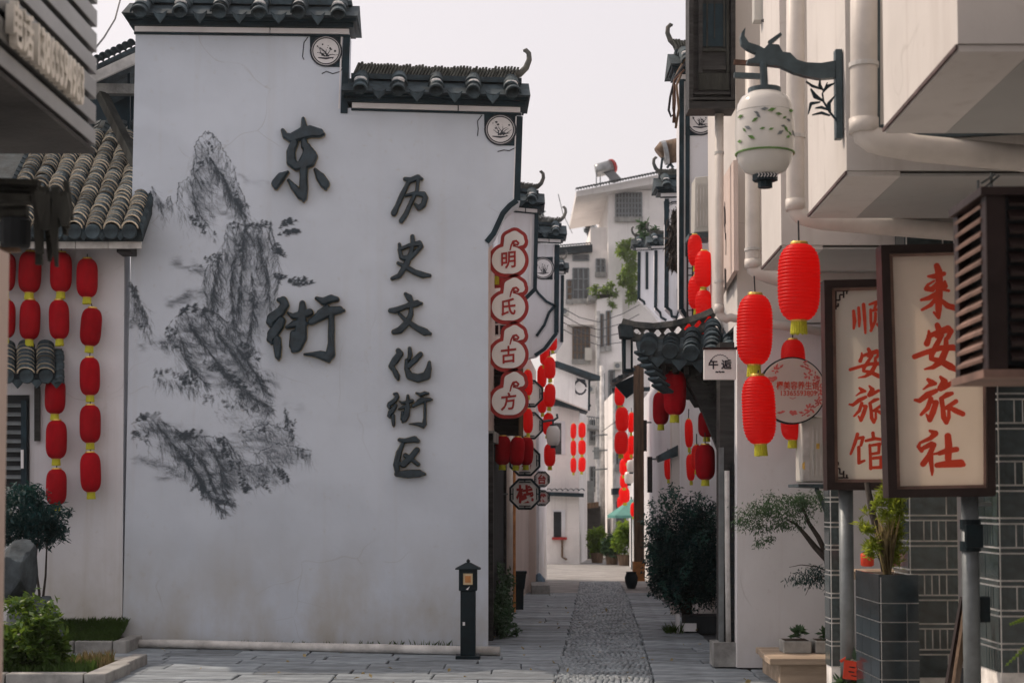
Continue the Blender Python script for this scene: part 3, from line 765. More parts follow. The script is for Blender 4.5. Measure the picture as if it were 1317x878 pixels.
mk = nt.nodes.new('ShaderNodeMath'); mk.operation = 'MULTIPLY'; mk.inputs[1].default_value = .95
nt.links.new(at_.outputs['Fac'], mk.inputs[0]); nt.links.new(mk.outputs[0], ms.inputs[0])
nt.links.new(tb.outputs[0], ms.inputs[1]); nt.links.new(bs.outputs[0], ms.inputs[2]); nt.links.new(ms.outputs[0], nt.nodes['Material Output'].inputs['Surface'])
mo = link('landscape_mural', me, mm, wall_t)
mo['label'] = 'ink landscape of misty mountain peaks painted on the wall'

# ------------------------------------------------------------------ the raised characters
G = {}
G['dong'] = [[(160,190,14),(185,240,25),(240,258,38),(330,218,48),(400,200,48),(480,213,36),(512,220,16)], [(338,85,13),(345,150,24),(350,200,40)],
  [(262,300,30),(232,380,34),(238,470,38),(280,510,32),(345,490,38),(400,470,40),(430,420,32),(400,370,30),(352,330,28),(348,290,26)],
  [(372,335,30),(394,415,60),(345,480,44)], [(345,490,34),(345,600,30),(345,700,34),(345,780,28),(346,815,8)], [(215,632,12),(260,690,26),(325,765,34)],
  [(205,560,13),(150,600,34),(105,660,36),(105,695,18)], [(445,535,13),(490,600,36),(530,660,38),(535,700,14)]]
G['jie'] = [[(200,135,22),(245,140,40),(265,190,42),(220,260,45),(130,330,50),(110,370,40),(120,410,26)], [(230,360,40),(200,420,50),(140,500,54),(110,560,34),(130,600,18)],
  [(185,560,38),(190,650,40),(195,740,30),(200,780,9)], [(452,170,28),(455,240,38),(450,300,50)], [(300,275,13),(350,310,28),(430,300,40),(530,270,38),(552,280,18)],
  [(290,430,18),(360,400,34),(450,370,40),(490,390,24)], [(450,340,44),(440,450,58),(430,540,66),(390,630,62),(360,680,24)], [(360,500,34),(340,630,24)],
  [(605,115,18),(680,150,38),(760,120,40),(820,125,26)], [(690,190,14),(685,150,24)], [(550,370,34),(640,310,48),(740,260,48),(850,240,38),(895,245,16)], [(640,270,30),(720,212,24)],
  [(765,300,28),(765,450,32),(765,600,32),(755,720,46),(738,790,20)], [(480,720,11),(560,720,22),(650,725,40),(725,750,48)]]
G['li'] = [[(170,85,13),(210,95,18),(260,75,20),(290,85,9)], [(195,110,14),(150,200,17),(115,280,16),(92,330,20)], [(262,100,12),(255,170,12),(215,250,14),(175,340,16),(145,385,16)],
  [(175,205,9),(230,190,12),(300,195,19),(315,220,18),(300,270,18),(270,292,18),(240,265,8)]]
G['shi'] = [[(222,490,14),(226,540,16),(215,600,15),(180,690,20),(130,770,16),(80,790,12)], [(130,545,10),(135,600,13),(145,640,15)], [(130,585,12),(200,555,14),(270,540,20),(285,560,14),(250,600,15),(210,640,17),(160,645,17)],
  [(120,680,10),(180,710,16),(240,745,18),(300,765,20),(345,768,11)]]
G['wen'] = [[(205,85,13),(235,115,25),(260,150,15),(235,170,14)], [(80,225,18),(120,225,24),(200,195,20),(300,165,26),(340,165,11)], [(255,190,14),(250,260,20),(220,330,25),(160,390,26),(110,405,20)], [(150,250,10),(210,310,18),(300,370,22),(370,405,28),(415,420,11)]]
G['hua'] = [[(145,560,20),(160,585,25),(120,640,28),(85,690,20),(110,720,18),(135,770,22),(145,800,11)], [(240,540,14),(245,590,18),(235,630,14)], [(330,590,20),(285,640,22),(230,690,20)],
  [(215,640,14),(215,710,18),(240,770,28),(310,790,32),(380,770,32),(400,710,22),(405,655,11)]]
G['qu'] = [[(155,490,14),(200,500,18),(280,485,24),(310,500,15)], [(185,520,14),(150,600,22),(130,700,24),(140,770,18)], [(135,775,20),(220,775,32),(320,770,28),(365,775,11)], [(300,575,22),(250,640,24),(190,695,26),(165,690,16)], [(205,620,18),(260,655,18),(310,695,16)]]
def to_px(st, zx, zy, zs): return [[(zx + x / zs, zy + y / zs, r * 1.12 / zs) for x, y, r in s] for s in st]
def fit(st, x0, y0, x1, y1):                     # fit strokes into a pixel box
    P = [p for s in st for p in s]
    a0, a1 = min(p[0]-p[2] for p in P), max(p[0]+p[2] for p in P); b0, b1 = min(p[1]-p[2] for p in P), max(p[1]+p[2] for p in P)
    kx, ky = (x1-x0)/(a1-a0), (y1-y0)/(b1-b0); k = math.sqrt(kx*ky)
    return [[(x0 + (x-a0)*kx, y0 + (y-b0)*ky, r*k*.97) for x, y, r in s] for s in st]
chars = [('dong', to_px(G['dong'], 340, 140, 6.755), 'upper of the two large dark raised characters, dong'), ('jie', to_px(G['jie'], 335, 370, 8.36), 'lower of the two large dark raised characters, jie'),
         ('li', to_px(G['li'], 490, 215, 5.4875), 'topmost small dark raised character in the right column'), ('shi', to_px(G['shi'], 490, 215, 5.4875), 'second small dark raised character from the top'),
         ('wen', to_px(G['wen'], 490, 365, 6.5), 'third small dark raised character from the top'), ('hua', to_px(G['hua'], 490, 365, 6.5), 'fourth small dark raised character, above the small jie'),
         ('jie', fit(G['jie'], 497.5, 503, 557, 551), 'fifth small dark raised character, a smaller copy of jie'), ('qu', to_px(G['qu'], 490, 490, 6.5), 'lowest small dark raised character, the box shape qu')]
for key, st, lab in chars:
    P = [p for s in st for p in s]
    cu, cv = sum(p[0] for p in P) / len(P), sum(p[1] for p in P) / len(P)
    big = 'large' in lab
    st = [[(x - cu, y - cv, r) for x, y, r in s] for s in st]
    t = thing('wall_character', lab, 'wall character', W(cu, cv, .03), 'raised characters on the mural wall')
    me = brush_mesh('character_face', st, .62 if big else .45, PXM, W(cu, cv, .022), WAX, UP, WN, .075 if big else .055, bevel=2.2 if big else 1.4, rough=.5)
    link('character_face', off_mesh(me, WL[t]), M_CHAR, t)
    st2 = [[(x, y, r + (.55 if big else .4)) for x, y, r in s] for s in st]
    me = brush_mesh('backing_edge', st2, .8 if big else .6, PXM, W(cu, cv, .012), WAX, UP, WN, .022)  # slightly wider outline, painting worn edges and edge glints
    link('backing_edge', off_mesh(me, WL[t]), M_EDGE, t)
    for q in range(2):
        s = st[q % len(st)]; p = s[len(s)//2]
        b = W(cu + p[0], cv + p[1], -.01); MB().tube([b, b + WN * .05], .012, 6).build('mounting_pin', M_STEEL, t)
# ------------------------------------------------------------------ lanterns
def lantern_protos(ribs, q, vert):
    n = 32 if vert else 28; rows = ribs * 4 if ribs else 22; pr = []
    for i in range(rows + 1):
        t = -1 + 2 * i / rows; tt = abs(t) * .965
        r = .5 * (1 - tt ** q[0]) ** q[1]
        if ribs: r *= ((.93, .982, 1.0, .982) if ribs < 24 else (.96, .99, 1.0, .99))[i % 4]
        pr.append((r, t * .5))
    body = MB().lathe(pr, n)
    if vert:
        for i, (x, y, z) in enumerate(body.v):
            k = 1 - .02 * (i % 2); body.v[i] = (x * k, y * k, z)
    re = pr[0][0]
    top = MB().lathe([(re*.8, 0), (re*1.05, 0), (re*1.08, .008), (re*1.02, .04), (re*.98, .045), (re*.8, .045)], 20)
    bot = MB().lathe([(re*.8, 0), (re*.98, 0), (re*1.02, .035), (re*.8, .035)], 20)
    tas = MB()
    N = 40
    for ring, (rr, z) in enumerate(((re*.86, 0), (re*.9, -.05), (re*.97, -.13))):
        for k in range(N):
            a = 2 * math.pi * k / N; j = 1 + (.05 if k % 2 else -.03)
            tas.v.append((rr*j*math.cos(a), rr*j*math.sin(a), z - (.012 * (k % 3) if ring == 2 else 0)))
    for ring in range(2):
        for k in range(N): tas.f.append((ring*N+k, ring*N+(k+1) % N, (ring+1)*N+(k+1) % N, (ring+1)*N+k))
    tas.f.append(tuple(reversed(range(2*N, 3*N)))); tas.f.append(tuple(range(N)))
    return [m.mesh(nm, smooth=sm) for m, nm, sm in ((body, 'lantern_body', True), (top, 'top_cap', True), (bot, 'bottom_cap', True), (tas, 'tassel', False))]
LP = {}
for key, ribs, q, vert, m_ in (('flock', 0, (4.0, .42), True, M_REDD), ('ribbed', 22, (3.6, .40), False, M_RED), ('fine', 26, (4.2, .42), False, M_REDD), ('far', 10, (3.4, .42), False, M_RED)):
    LP[key] = lantern_protos(ribs, q, vert)
    for me, mm_ in zip(LP[key], (m_, M_GOLD, M_GOLD, M_TASS)): me.materials.append(mm_)
def lantern(kind, c, w, h, label, group, tilt=0.0, cord=0.0, tassel=True):
    """c: middle of the red body in the world; w, h: its size in metres"""
    c = Vector(c)
    t = thing('paper_lantern', label, 'lantern', c, group)
    w *= random.uniform(.965, 1.03); h *= random.uniform(.97, 1.02)
    rot = Matrix.Rotation(tilt + random.gauss(0, .03), 4, 'Y') @ Matrix.Rotation(random.uniform(0, 6), 4, 'Z')
    def put(nm, me, z, s):
        m = Matrix.Translation(c) @ rot @ Matrix.Translation((0, 0, z)) @ Matrix.Diagonal((*s, 1))
        return piece(nm, me, t, m)
    b, tp, bt, ts = LP[kind]
    put('lantern_body', b, 0, (w, w, h))
    put('top_cap', tp, h/2 - .01*h, (w, w, h)); put('bottom_cap', bt, -h/2 - .02*h, (w, w, h))
    if tassel: put('tassel', ts, -h/2 - .01*h, (w, w, h * 1.15))
    if cord:
        a = rot @ Vector((0, 0, h/2)); MB().tube([c + a, c + Vector((0, 0, h/2 + cord))], .006, 5).build('cord', M_WIRE, t)
    return t
g1 = 'red lanterns hanging before the left house'
for k, (u, v, w, h, lab, tl) in enumerate([
    (38.5, 350, 28, 51, 'red lantern, upper of two, in the second string from the left post', .02), (38.5, 411, 26, 50, 'red lantern, lower of two, in the second string, above the little tiled canopy', 0),
    (78.5, 350, 27, 50, 'red lantern, upper of two, just right of the broken eave boards', 0), (76, 411, 26, 49, 'red lantern, lower of two, above the right end of the little tiled canopy', 0),
    (112, 357.5, 26, 49, 'topmost red lantern of the five in the longest string on the left', .0), (117, 420.5, 26, 48, 'second red lantern from the top of the string of five', .05),
    (115.5, 484, 26, 48, 'middle red lantern of the string of five', 0), (116, 545, 26, 49, 'fourth red lantern from the top of the string of five', 0), (116.5, 607, 26, 49, 'lowest red lantern of the string of five', 0),
    (71, 509, 26, 46, 'red lantern tucked under the little tiled canopy', .06), (72.5, 565, 26, 49, 'red lantern between the canopy lantern and the shrub lantern', -.04), (72.5, 626, 26, 46, 'red lantern half hidden by the dark garden shrub', 0),
    (7, 350, 25, 49, 'upper red lantern cut off by the cream post', 0), (7, 410, 25, 49, 'lower red lantern cut off by the cream post', 0)]):
    lantern('flock', W(u, v, .16), w * PXM, h * PXM, lab, g1, tl, cord=.05)

# ------------------------------------------------------------------ the left house
M_RIM = mat('tile_rim_lichen_lit', (0.50, 0.43, 0.33), 0.9, .6, 14, rand=.8)  # lichen rims, lightened to paint highlights on the tile edges
lh = thing('tiled_house', 'low white house with grey tiled roof left of the mural wall', 'house', W(60, 846))
MB().prism([W(-90, 850, -.015), W(-90, 300, -.015), W(160, 300, -.015), W(157, 850, -.015)], -WN * .3).build('wall', M_WALL2, lh)
BL = [-70, -20, 27, 62, 97, 139, 182]
for a, b in zip(BL[:-1], BL[1:]):
    MB().prism([W(a + .4, 303, .44), W(b - .4, 303, .44), W(b - .4, 319.5, .44), W(a + .4, 319.5, .44)], -WN * .03).build('eave_board', M_PIPEW, lh)
MB().prism([W(-70, 318, .40), W(181, 318, .40), W(181, 318, -.02), W(-70, 318, -.02)], UP * .02).build('eave_soffit', M_WOOD, lh)
MB().prism([W(158, 320, .02), W(176, 320, .02), W(176, 330, .02), W(158, 330, .02)], WN * .3).build('eave_bracket', M_WOOD, lh)
E0 = W(95, 297, .5); rise = .80
tdir = (-WN + UP * rise).normalized()             # up the slope
tn = WAX.cross(tdir).normalized()
if tn.z < 0: tn = -tn
MB().prism([W(-80, 304, .5), W(183, 304, .5), W(183, 304, .5) + tdir * 2.75, W(-80, 304, .5) + tdir * 2.75], -tn * .06).build('roof_deck', M_TILE, lh)
mt = half_tube(.080, .085, .016, 8, .089)
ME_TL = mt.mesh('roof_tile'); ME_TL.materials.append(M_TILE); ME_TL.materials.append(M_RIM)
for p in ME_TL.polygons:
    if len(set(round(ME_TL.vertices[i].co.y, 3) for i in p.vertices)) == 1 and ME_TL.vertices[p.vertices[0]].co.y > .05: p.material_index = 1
cols = [-21, 3, 26.5, 50, 73.5, 97, 120.5, 144, 167.5]
mpan = MB(); rr = random.Random(11)
for ci, u in enumerate(cols):
    b = W(u, 299, .5)
    s = 0.0
    while s < 2.15:
        q = b + tdir * (s + .07) + tn * (.02 + rr.uniform(0, .012)) + WAX * rr.uniform(-.007, .007)
        k = rr.uniform(.95, 1.06)
        rz = Matrix.Rotation(rr.uniform(-.05, .05), 4, 'Z') @ Matrix.Rotation(.10 + rr.uniform(-.05, .08), 4, 'X')
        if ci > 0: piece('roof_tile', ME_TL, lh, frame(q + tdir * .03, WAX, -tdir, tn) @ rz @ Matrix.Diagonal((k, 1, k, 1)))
        s += .060 + rr.uniform(-.010, .012)
    if ci > 0:
        piece('tile_end', ME_CAP, lh, frame(b + WN * .03 + UP * -.0, WAX, UP, WN) @ Matrix.Diagonal((1.05, 1.05, 1, 1)))
        o = W(u - 11.8, 300, .5)
        piece('drip_tile', ME_DRIP, lh, frame(o + WN * .04 + UP * .02, WAX, -WN, UP))
        for q in range(26):
            a = o + tdir * (q * .1) + tn * .012
            mpan.prism([a - WAX*.06 + tn*.035, a + tn*0, a + WAX*.06 + tn*.035, a + WAX*.06 + tn*.05 , a + tn*.014, a - WAX*.06 + tn*.05], tdir * .1 + tn * -.012)
mpan.build('pan_tiles', M_TILE, lh)['kind'] = 'stuff'
rk = MB()
for q in range(14): rk.prism([W(179 + q % 2, 290 - q*0.2, .5) + tdir * (q*.05) + tn * (.02 + .012 * (q % 3)), W(184.5, 292, .5) + tdir * (q*.05) + tn * (.0), W(183.5, 304, .5) + tdir * (q*.05)], tdir * .044)
rk.build('verge_tiles', M_TILE, lh)['kind'] = 'stuff'
# upper shed roof beside the gable
def B(u, v, o): return W(u, v, o)
MB().prism([B(110, 96, -.6), B(179, 62, -.6), B(179, 57, -.6), B(110, 90, -.6)], -WN * 1.6).build('shed_roof_deck', M_TILE, lh)
MB().prism([B(108, 112, -.58), B(173.5, 82, -.58), B(173.5, 68, -.58), B(108, 98, -.58)], -WN * .04).build('bargeboard', M_PIPEW, lh)
for q in range(9):
    u = 116 + q * 7.2; v = 89 - q * 3.35
    piece('verge_tile', ME_COVER, lh, frame(W(u, v, -.35), WAX, WN, UP) @ Matrix.Rotation(-.46, 4, 'Y') @ Matrix.Diagonal((.5, 1.0, .55, 1)))
MB().prism([B(60, 240, -1.9), B(175, 240, -1.9), B(175, 70, -1.9), B(60, 125, -1.9)], -WN * .05).build('shed_shade_sheet', M_TRIM, lh)  # dark sheet painting the shade inside the shed
MB().bar(B(108, 115, -.9), B(174, 116, -.9), .12, .11).build('tie_beam', M_KERB, lh)
MB().bar(B(131, 122, -.85), B(176, 212, -.4), .11, .09).build('brace', M_OLDT, lh)
MB().bar(B(166, 90, -1.2), B(166, 170, -1.2), .03, .03).build('stud', M_TRIM, lh)
# little canopy and louvred window
MB().prism([W(-20, 452, .02), W(80, 452, .02), W(79, 490, .26), W(-20, 490, .26)], UP * .03).build('canopy_deck', M_TILE, lh)
ca_, cb_ = W(30, 446, .05), W(30, 485, .27); cd = (cb_ - ca_).normalized(); cn = WAX.cross(cd); cn = cn if cn.z > 0 else -cn
for u in (10, 35, 60):
    for q in range(7):
        o = W(u, 446, .05) + cd * (q * .052) + cn * (.03 + .006 * (q % 2))
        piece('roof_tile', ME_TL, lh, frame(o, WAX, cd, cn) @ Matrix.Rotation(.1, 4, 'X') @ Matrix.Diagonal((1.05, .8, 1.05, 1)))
    piece('tile_end', ME_CAP, lh, frame(W(u, 484, .30), WAX, UP, WN))
    piece('drip_tile', ME_DRIP, lh, frame(W(u + 12.5, 487, .31), WAX, -WN, UP))
for q in range(8):
    piece('edge_tile', ME_COVER, lh, frame(W(76 + (q % 2), 452 + q * 5, .05 + q * .03), WAX, cd, cn) @ Matrix.Diagonal((.6, .35, .5, 1)))
win = MB().prism([W(-20, 508, -.005), W(38, 508, -.005), W(38, 628, -.005), W(-20, 628, -.005)], WN * .02).build('louvre_window', M_DARK, lh)
MB().prism([W(29, 515, 0), W(36, 515, 0), W(36, 625, 0), W(29, 625, 0)], WN * .06).build('window_frame', M_TRIM, win)
for q in range(9):
    v = 520 + q * 11.5
    MB().prism([W(-18, v, .02), W(28.5, v, .02), W(28.5, v + 3.5, .05), W(-18, v + 3.5, .05)], UP * .012).build('louvre', M_STEEL, win)
MB().prism([W(27, 578, .06), W(30.5, 578, .06), W(30.5, 602, .06), W(27, 602, .06)], WN * .01).build('latch_plate', M_STRIP, win)
MB().prism([W(45, 497, .01), W(52, 497, .01), W(52, 567, .01), W(45, 567, .01)], WN * .03).build('iron_strap', M_WOOD, lh)

# ------------------------------------------------------------------ near left shop front
LX = -1.8
def S(u, v, out=0.0): return onplane(u, v, Vector((LX + out, 0, 0)), Vector((1, 0, 0)))
shop = thing('shop_front', 'grey slatted shop fascia with white phone number lettering, close by on the left', 'shop', (LX, 5.3, 0))
yf = S(123, 192).y
lv = [192, 164, 132, 100, 71, 38, 8, -24, -56]
zs = [S(123, v).z for v in lv]
for a, b in zip(zs[:-1], zs[1:]):
    MB().box((LX - .03, -4, a + .016), (LX, yf, b - .012)).build('fascia_panel', M_ALU, shop, bevel=.003)
MB().box((LX - .9, -4, zs[0] + .004), (LX - .032, yf - .01, zs[-1] + .6)).build('fascia_box', M_DARK, shop)
MB().box((LX - .9, -4, zs[0] - .02), (LX - .002, yf, zs[0])).build('soffit', M_WOOD, shop)
MB().box((LX - .35, -4, zs[0] - .06), (LX - .30, yf - .4, zs[0] - .022)).build('soffit_rail', M_STEEL, shop)
MB().box((LX - 5, -6, 0), (LX - .9, 5.2, 6.6)).build('shop_body', M_WALL2, shop)
def shop_text(body, ua, ub, z, hgt):
    ya, yb = S(ua, 100).y, S(ub, 100).y
    me = text_mesh(body, 1, (0, 0, 0), Vector((1, 0, 0)), Vector((0, 1, 0)), Vector((0, 0, 1)), 1, 1, .02)
    co = np.empty(len(me.vertices) * 3, dtype=np.float32); me.vertices.foreach_get('co', co); co = co.reshape(-1, 3)
    ex = co.max(0) - co.min(0)
    out = np.stack([np.full(len(co), LX + .02) + co[:, 2] * .03, (ya + yb)/2 + co[:, 0] * (yb - ya) / ex[0], z + co[:, 1] * hgt / ex[1]], -1) - np.array(WL[shop])
    me.vertices.foreach_set('co', out.astype(np.float32).ravel()); me.update()
    link('phone_number', me, M_LETW, shop)
zl = S(80, 96).z
shop_text('电话', 4, 31, zl, .165)
shop_text('13865594983', 37, 98, zl, .163)
MB().box((LX - .35, 4.6, 0), (LX + .004, 5.52, 2.42)).build('corner_post', M_PINK, shop)
eave = thing('broken_eave', 'weathered broken timber eave end jutting out at the left edge', 'eave', at(30, 270, 6.2))
XA_ = Vector((1, 0, 0))
def T(u, v, y=6.2): return at(u, v, y)
rr = random.Random(17)
for i in range(7):                                 # frayed boards of the old eave, lying and hanging
    v = 232 + i * 7; MB().bar(T(-40, v + rr.uniform(-3, 3), 6.2 + .06 * (i % 3)), T(46 + rr.uniform(-8, 8) - i, v + rr.uniform(-2, 4), 6.2 + .06 * (i % 3)), .05, .018 + .012 * rr.random()).build('eave_board', M_OLDT, eave)
for i in range(17):
    u = 44 + i * 2.5; v0 = 228 + rr.uniform(0, 22) + (i % 4) * 4; L = rr.uniform(34, 95) * (1 if i % 3 else .6)
    a_, b_ = T(u + rr.uniform(-3, 3), v0, 6.2 - .03 * (i % 4)), T(u + 3 + rr.uniform(-5, 7), min(v0 + L, 344), 6.18 - .03 * (i % 4))
    m = MB(); w0, w1 = rr.uniform(.010, .026), rr.uniform(.003, .016); md = a_.lerp(b_, rr.uniform(.4, .7)) + Vector((rr.uniform(-.012, .012), 0, 0))
    m.prism([a_ + XA_*-w0, a_ + XA_*w0, md + XA_*w0*.9, b_ + XA_*w1, b_ + XA_*-w1, md + XA_*-w0*1.1], (0, .02, 0)); m.build('broken_board', M_OLDT, eave)
MB().lathe([(.05, -.06), (.06, -.05), (.062, .05), (.05, .06)], 12, T(20, 300)).build('dark_lump', M_DARK, eave)  # rounded dark lump among the boards
MB().bar(T(-30, 322), T(26, 320), .03, .025).build('hook_rail', M_WOODB, eave)
MB().tube([T(9, 330), T(10, 350), T(8, 372), T(2, 378)], .005, 5).build('loose_wire', M_WIRE, eave)

# ------------------------------------------------------------------ foliage
def leaves(name, m_, parent, centres, n, size, seed, clump=.3, droop=0.0, aspect=.42, flat=.3, shell=.0):
    """leaf-shaped faces scattered in clumps through ellipsoids (x, y, z, rx, ry, rz)"""
    g = np.random.default_rng(seed); P = []
    tot = sum(c[3]*c[4]*c[5] for c in centres) ** 1.0
    for c in centres:
        k = max(8, int(n * c[3]*c[4]*c[5] / tot)); nc = max(4, k // 40)
        d = g.normal(size=(nc, 3)); d /= np.linalg.norm(d, axis=1)[:, None]
        cc = d * (g.random((nc, 1)) ** (1/3 if not shell else shell))
        p = cc[g.integers(0, nc, k)] + g.normal(size=(k, 3)) * clump * .42
        P.append(p * np.array(c[3:6]) + np.array(c[:3]))
    P = np.concatenate(P); k = len(P)
    az = g.random(k) * 2 * np.pi; el = g.normal(-droop, .55, k)
    ax = np.stack([np.cos(az)*np.cos(el), np.sin(az)*np.cos(el), np.sin(el)], -1)
    sd = np.cross(ax, np.array([0, 0, 1.0]) + g.normal(size=(k, 3)) * .5); sd /= np.linalg.norm(sd, axis=1)[:, None]
    nm = np.cross(sd, ax)
    s = size * (0.6 + .8 * g.random((k, 1)))
    a = P; b = P + ax*s*.45 + sd*s*aspect*.5 + nm*s*flat*.25; c = P + ax*s - nm*s*.1; d = P + ax*s*.45 - sd*s*aspect*.5 + nm*s*flat*.25
    V = np.stack([a, b, c, d], 1).reshape(-1, 3) - np.array(WL[parent])
    F = np.arange(4*k).reshape(-1, 4)
    o = link(name, np_mesh(name, V, F), m_, parent)
    return o
def blades(name, m_, parent, region, n, h, seed, w=.006, lean=.4):
    g = np.random.default_rng(seed); x = g.random(n); y = g.random(n)
    base = np.array([region(a, b) for a, b in zip(x, y)])
    az = g.random(n) * 2*np.pi; hh = h * (.5 + .9 * g.random(n)); ln = lean * g.random(n) * hh
    dx, dy = np.cos(az), np.sin(az)
    sx, sy = -dy * w, dx * w
    a = base + np.stack([sx, sy, 0*sx], -1); b = base - np.stack([sx, sy, 0*sx], -1)
    t = base + np.stack([dx*ln, dy*ln, hh], -1); mid = base + np.stack([dx*ln*.3, dy*ln*.3, hh*.6], -1)
    V = np.stack([a, b, mid - np.stack([sx, sy, 0*sx], -1)*.8, t, mid + np.stack([sx, sy, 0*sx], -1)*.8], 1).reshape(-1, 3)
    if parent is not None: V = V - np.array(WL[parent])
    return link(name, np_mesh(name, V, np.arange(5*n).reshape(-1, 5)), m_, parent)
def branchy(par, base, tips, r0, m_=M_BARK, name='branch', seed=0):
    rr = random.Random(seed)
    for t in tips:
        b, t = Vector(base), Vector(t); pts = []; L = (t - b).length
        for i in range(6):
            f = i / 5; pts.append(b.lerp(t, f) + Vector((rr.uniform(-.05, .05), rr.uniform(-.05, .05), rr.uniform(-.04, .06))) * L * (f * (1 - f) * 3))
        MB().tube(pts, [r0 * (1 - .8 * i / 5) for i in range(6)], 6).build(name, m_, par, smooth=True)
def ico_rock(name, c, s, seed, parent=None, amp=.25):
    import bmesh
    bm = bmesh.new(); bmesh.ops.create_icosphere(bm, subdivisions=4, radius=1)
    for v in bm.verts:
        p = v.co; q = 0
        for f, a in ((1.3, 1), (2.7, .55), (6.1, .34), (13, .2), (25, .1)):
            q += a * (math.sin(p.x*f*1.7 + seed) * math.cos(p.y*f*1.3 + seed*2) + math.sin(p.z*f*2.1 + seed*.7 + p.x*f)) * .5
        v.co = p * (1 + amp * .8 * q)
    rr = random.Random(int(seed * 10))
    for i in range(22):                             # break the lump into flat faces
        nn = Vector((rr.gauss(0, 1), rr.gauss(0, 1), rr.gauss(0, 1))).normalized(); of = rr.uniform(.62, .9)
        for v in bm.verts:
            d = v.co.dot(nn) - of
            if d > 0: v.co -= nn * d * .92
    for v in bm.verts: v.co = Vector((v.co.x * s[0], v.co.y * s[1], v.co.z * s[2]))
    me = bpy.data.meshes.new(name); bm.to_mesh(me); bm.free()
    return link(name, me, M_ROCK, parent, c)

# ------------------------------------------------------------------ garden corner
tag(ico_rock('garden_rock', at(22, 735, 14.7), (.24, .25, .36), 1.0), 'tall upright grey garden rock under the dark shrub', 'rock', 'garden rocks')
tag(ico_rock('garden_rock', at(42, 815, 14.5), (.33, .3, .46), 4.0), 'broad low grey garden rock behind the sunlit bush', 'rock', 'garden rocks')
c = at(40, 664, 15.2)
sh = thing('dark_shrub', 'dark fine-leaved shrub above the garden rocks', 'shrub', (c.x, c.y, 0))
leaves('crown', M_LEAFD, sh, [(c.x - .12, c.y, c.z + .02, .36, .3, .28), (c.x + .12, c.y, c.z - .06, .24, .25, .22), (c.x + .22, c.y, c.z + .0, .15, .2, .12), (c.x - .05, c.y, c.z + .2, .2, .2, .12)], 6500, .06, 1, .35, .35, .3)
branchy(sh, (c.x + .08, c.y, 0.02), [(c.x - .1, c.y, c.z + .1), (c.x + .2, c.y, c.z), (c.x - .25, c.y, c.z), (c.x + .05, c.y, c.z + .2)], .022, seed=2)
c = at(40, 818, 13.4)
sh = thing('sunlit_bush', 'small bright green leafy bush catching the sun by the cream post', 'bush', (c.x, c.y, 0))
leaves('crown', M_LEAFG, sh, [(c.x - .08, c.y, c.z + .04, .30, .28, .29), (c.x + .14, c.y, c.z + .0, .20, .22, .24), (c.x - .05, c.y, c.z - .15, .3, .25, .2)], 3600, .07, 4, .3, .0, .5)
branchy(sh, (c.x - .1, c.y, 0.0), [(c.x - .2, c.y, c.z), (c.x + .1, c.y, c.z), (c.x - .05, c.y - .1, c.z + .1)], .016, seed=4)
kb = thing('garden_kerb', 'low stone kerb edging the far grass strip against the wall', 'kerb', at(120, 836, 15.6), 'garden kerbs')
k0, k1 = at(60, 838, 15.65), at(152, 836, 15.65)
for a, b in ((-4.75, -4.36), (-4.35, -3.98)):
    MB().box((a, 15.55, -.03), (b, 15.7, .13)).build('kerb_stone', M_KERB, kb, bevel=.012)
MB().box((-3.97, 15.55, -.03), (-3.84, 16.25, .13)).build('kerb_stone', M_KERB, kb, bevel=.012)
kb = thing('garden_kerb', 'low stone kerb round the near sunlit grass', 'kerb', (-3.6, 13.6, 0), 'garden kerbs')
for a, b in ((-4.9, -4.2), (-4.19, -3.55)):
    MB().box((a, 12.95, -.03), (b, 13.1, .10)).build('kerb_stone', M_KERB, kb, bevel=.012)
MB().box((-3.54, 12.95, -.03), (-3.36, 13.8, .10)).build('kerb_stone', M_KERB, kb, bevel=.012)
MB().box((-3.54, 13.81, -.03), (-3.40, 14.6, .10)).build('kerb_stone', M_KERB, kb, bevel=.012)
for a, b in ((-4.6, -4.0), (-3.99, -3.55)): MB().box((a, 14.3, -.03), (b, 14.55, .08)).build('kerb_stone', M_KERB, kb, bevel=.012)
bed = MB(); bed.box((-5.2, 15.7, -.03), (-3.97, 16.28, .11)); tag(bed.build('soil_bed', M_SOIL), 'dark soil bed against the left house wall', 'soil bed', 'garden beds')
bed = MB(); bed.box((-5.2, 13.1, -.03), (-3.54, 14.3, .07)); tag(bed.build('soil_bed', M_SOIL), 'soil bed under the sunlit bush', 'soil bed', 'garden beds')
tag(blades('grass', M_GRASS, None, lambda a, b: (-5.1 + a * 1.12, 15.60 + b * .62, .10 + .16 * b * b), 6500, .06, 5, .005, .9), 'shaded grass strip along the foot of the house wall', 'grass', kind='stuff')
tag(blades('grass', M_GRASS, None, lambda a, b: (-5.1 + a * 1.5, 13.1 + b * 1.1, .07), 6000, .07, 6, .005), 'sunlit grass under the small bush', 'grass', kind='stuff')
tag(blades('dry_grass', M_DRY, None, lambda a, b: (-3.85 + a * .28, 13.6 + b * .5, .07), 350, .10, 9, .004), 'tuft of dry straw-coloured grass by the kerb', 'grass', kind='stuff')

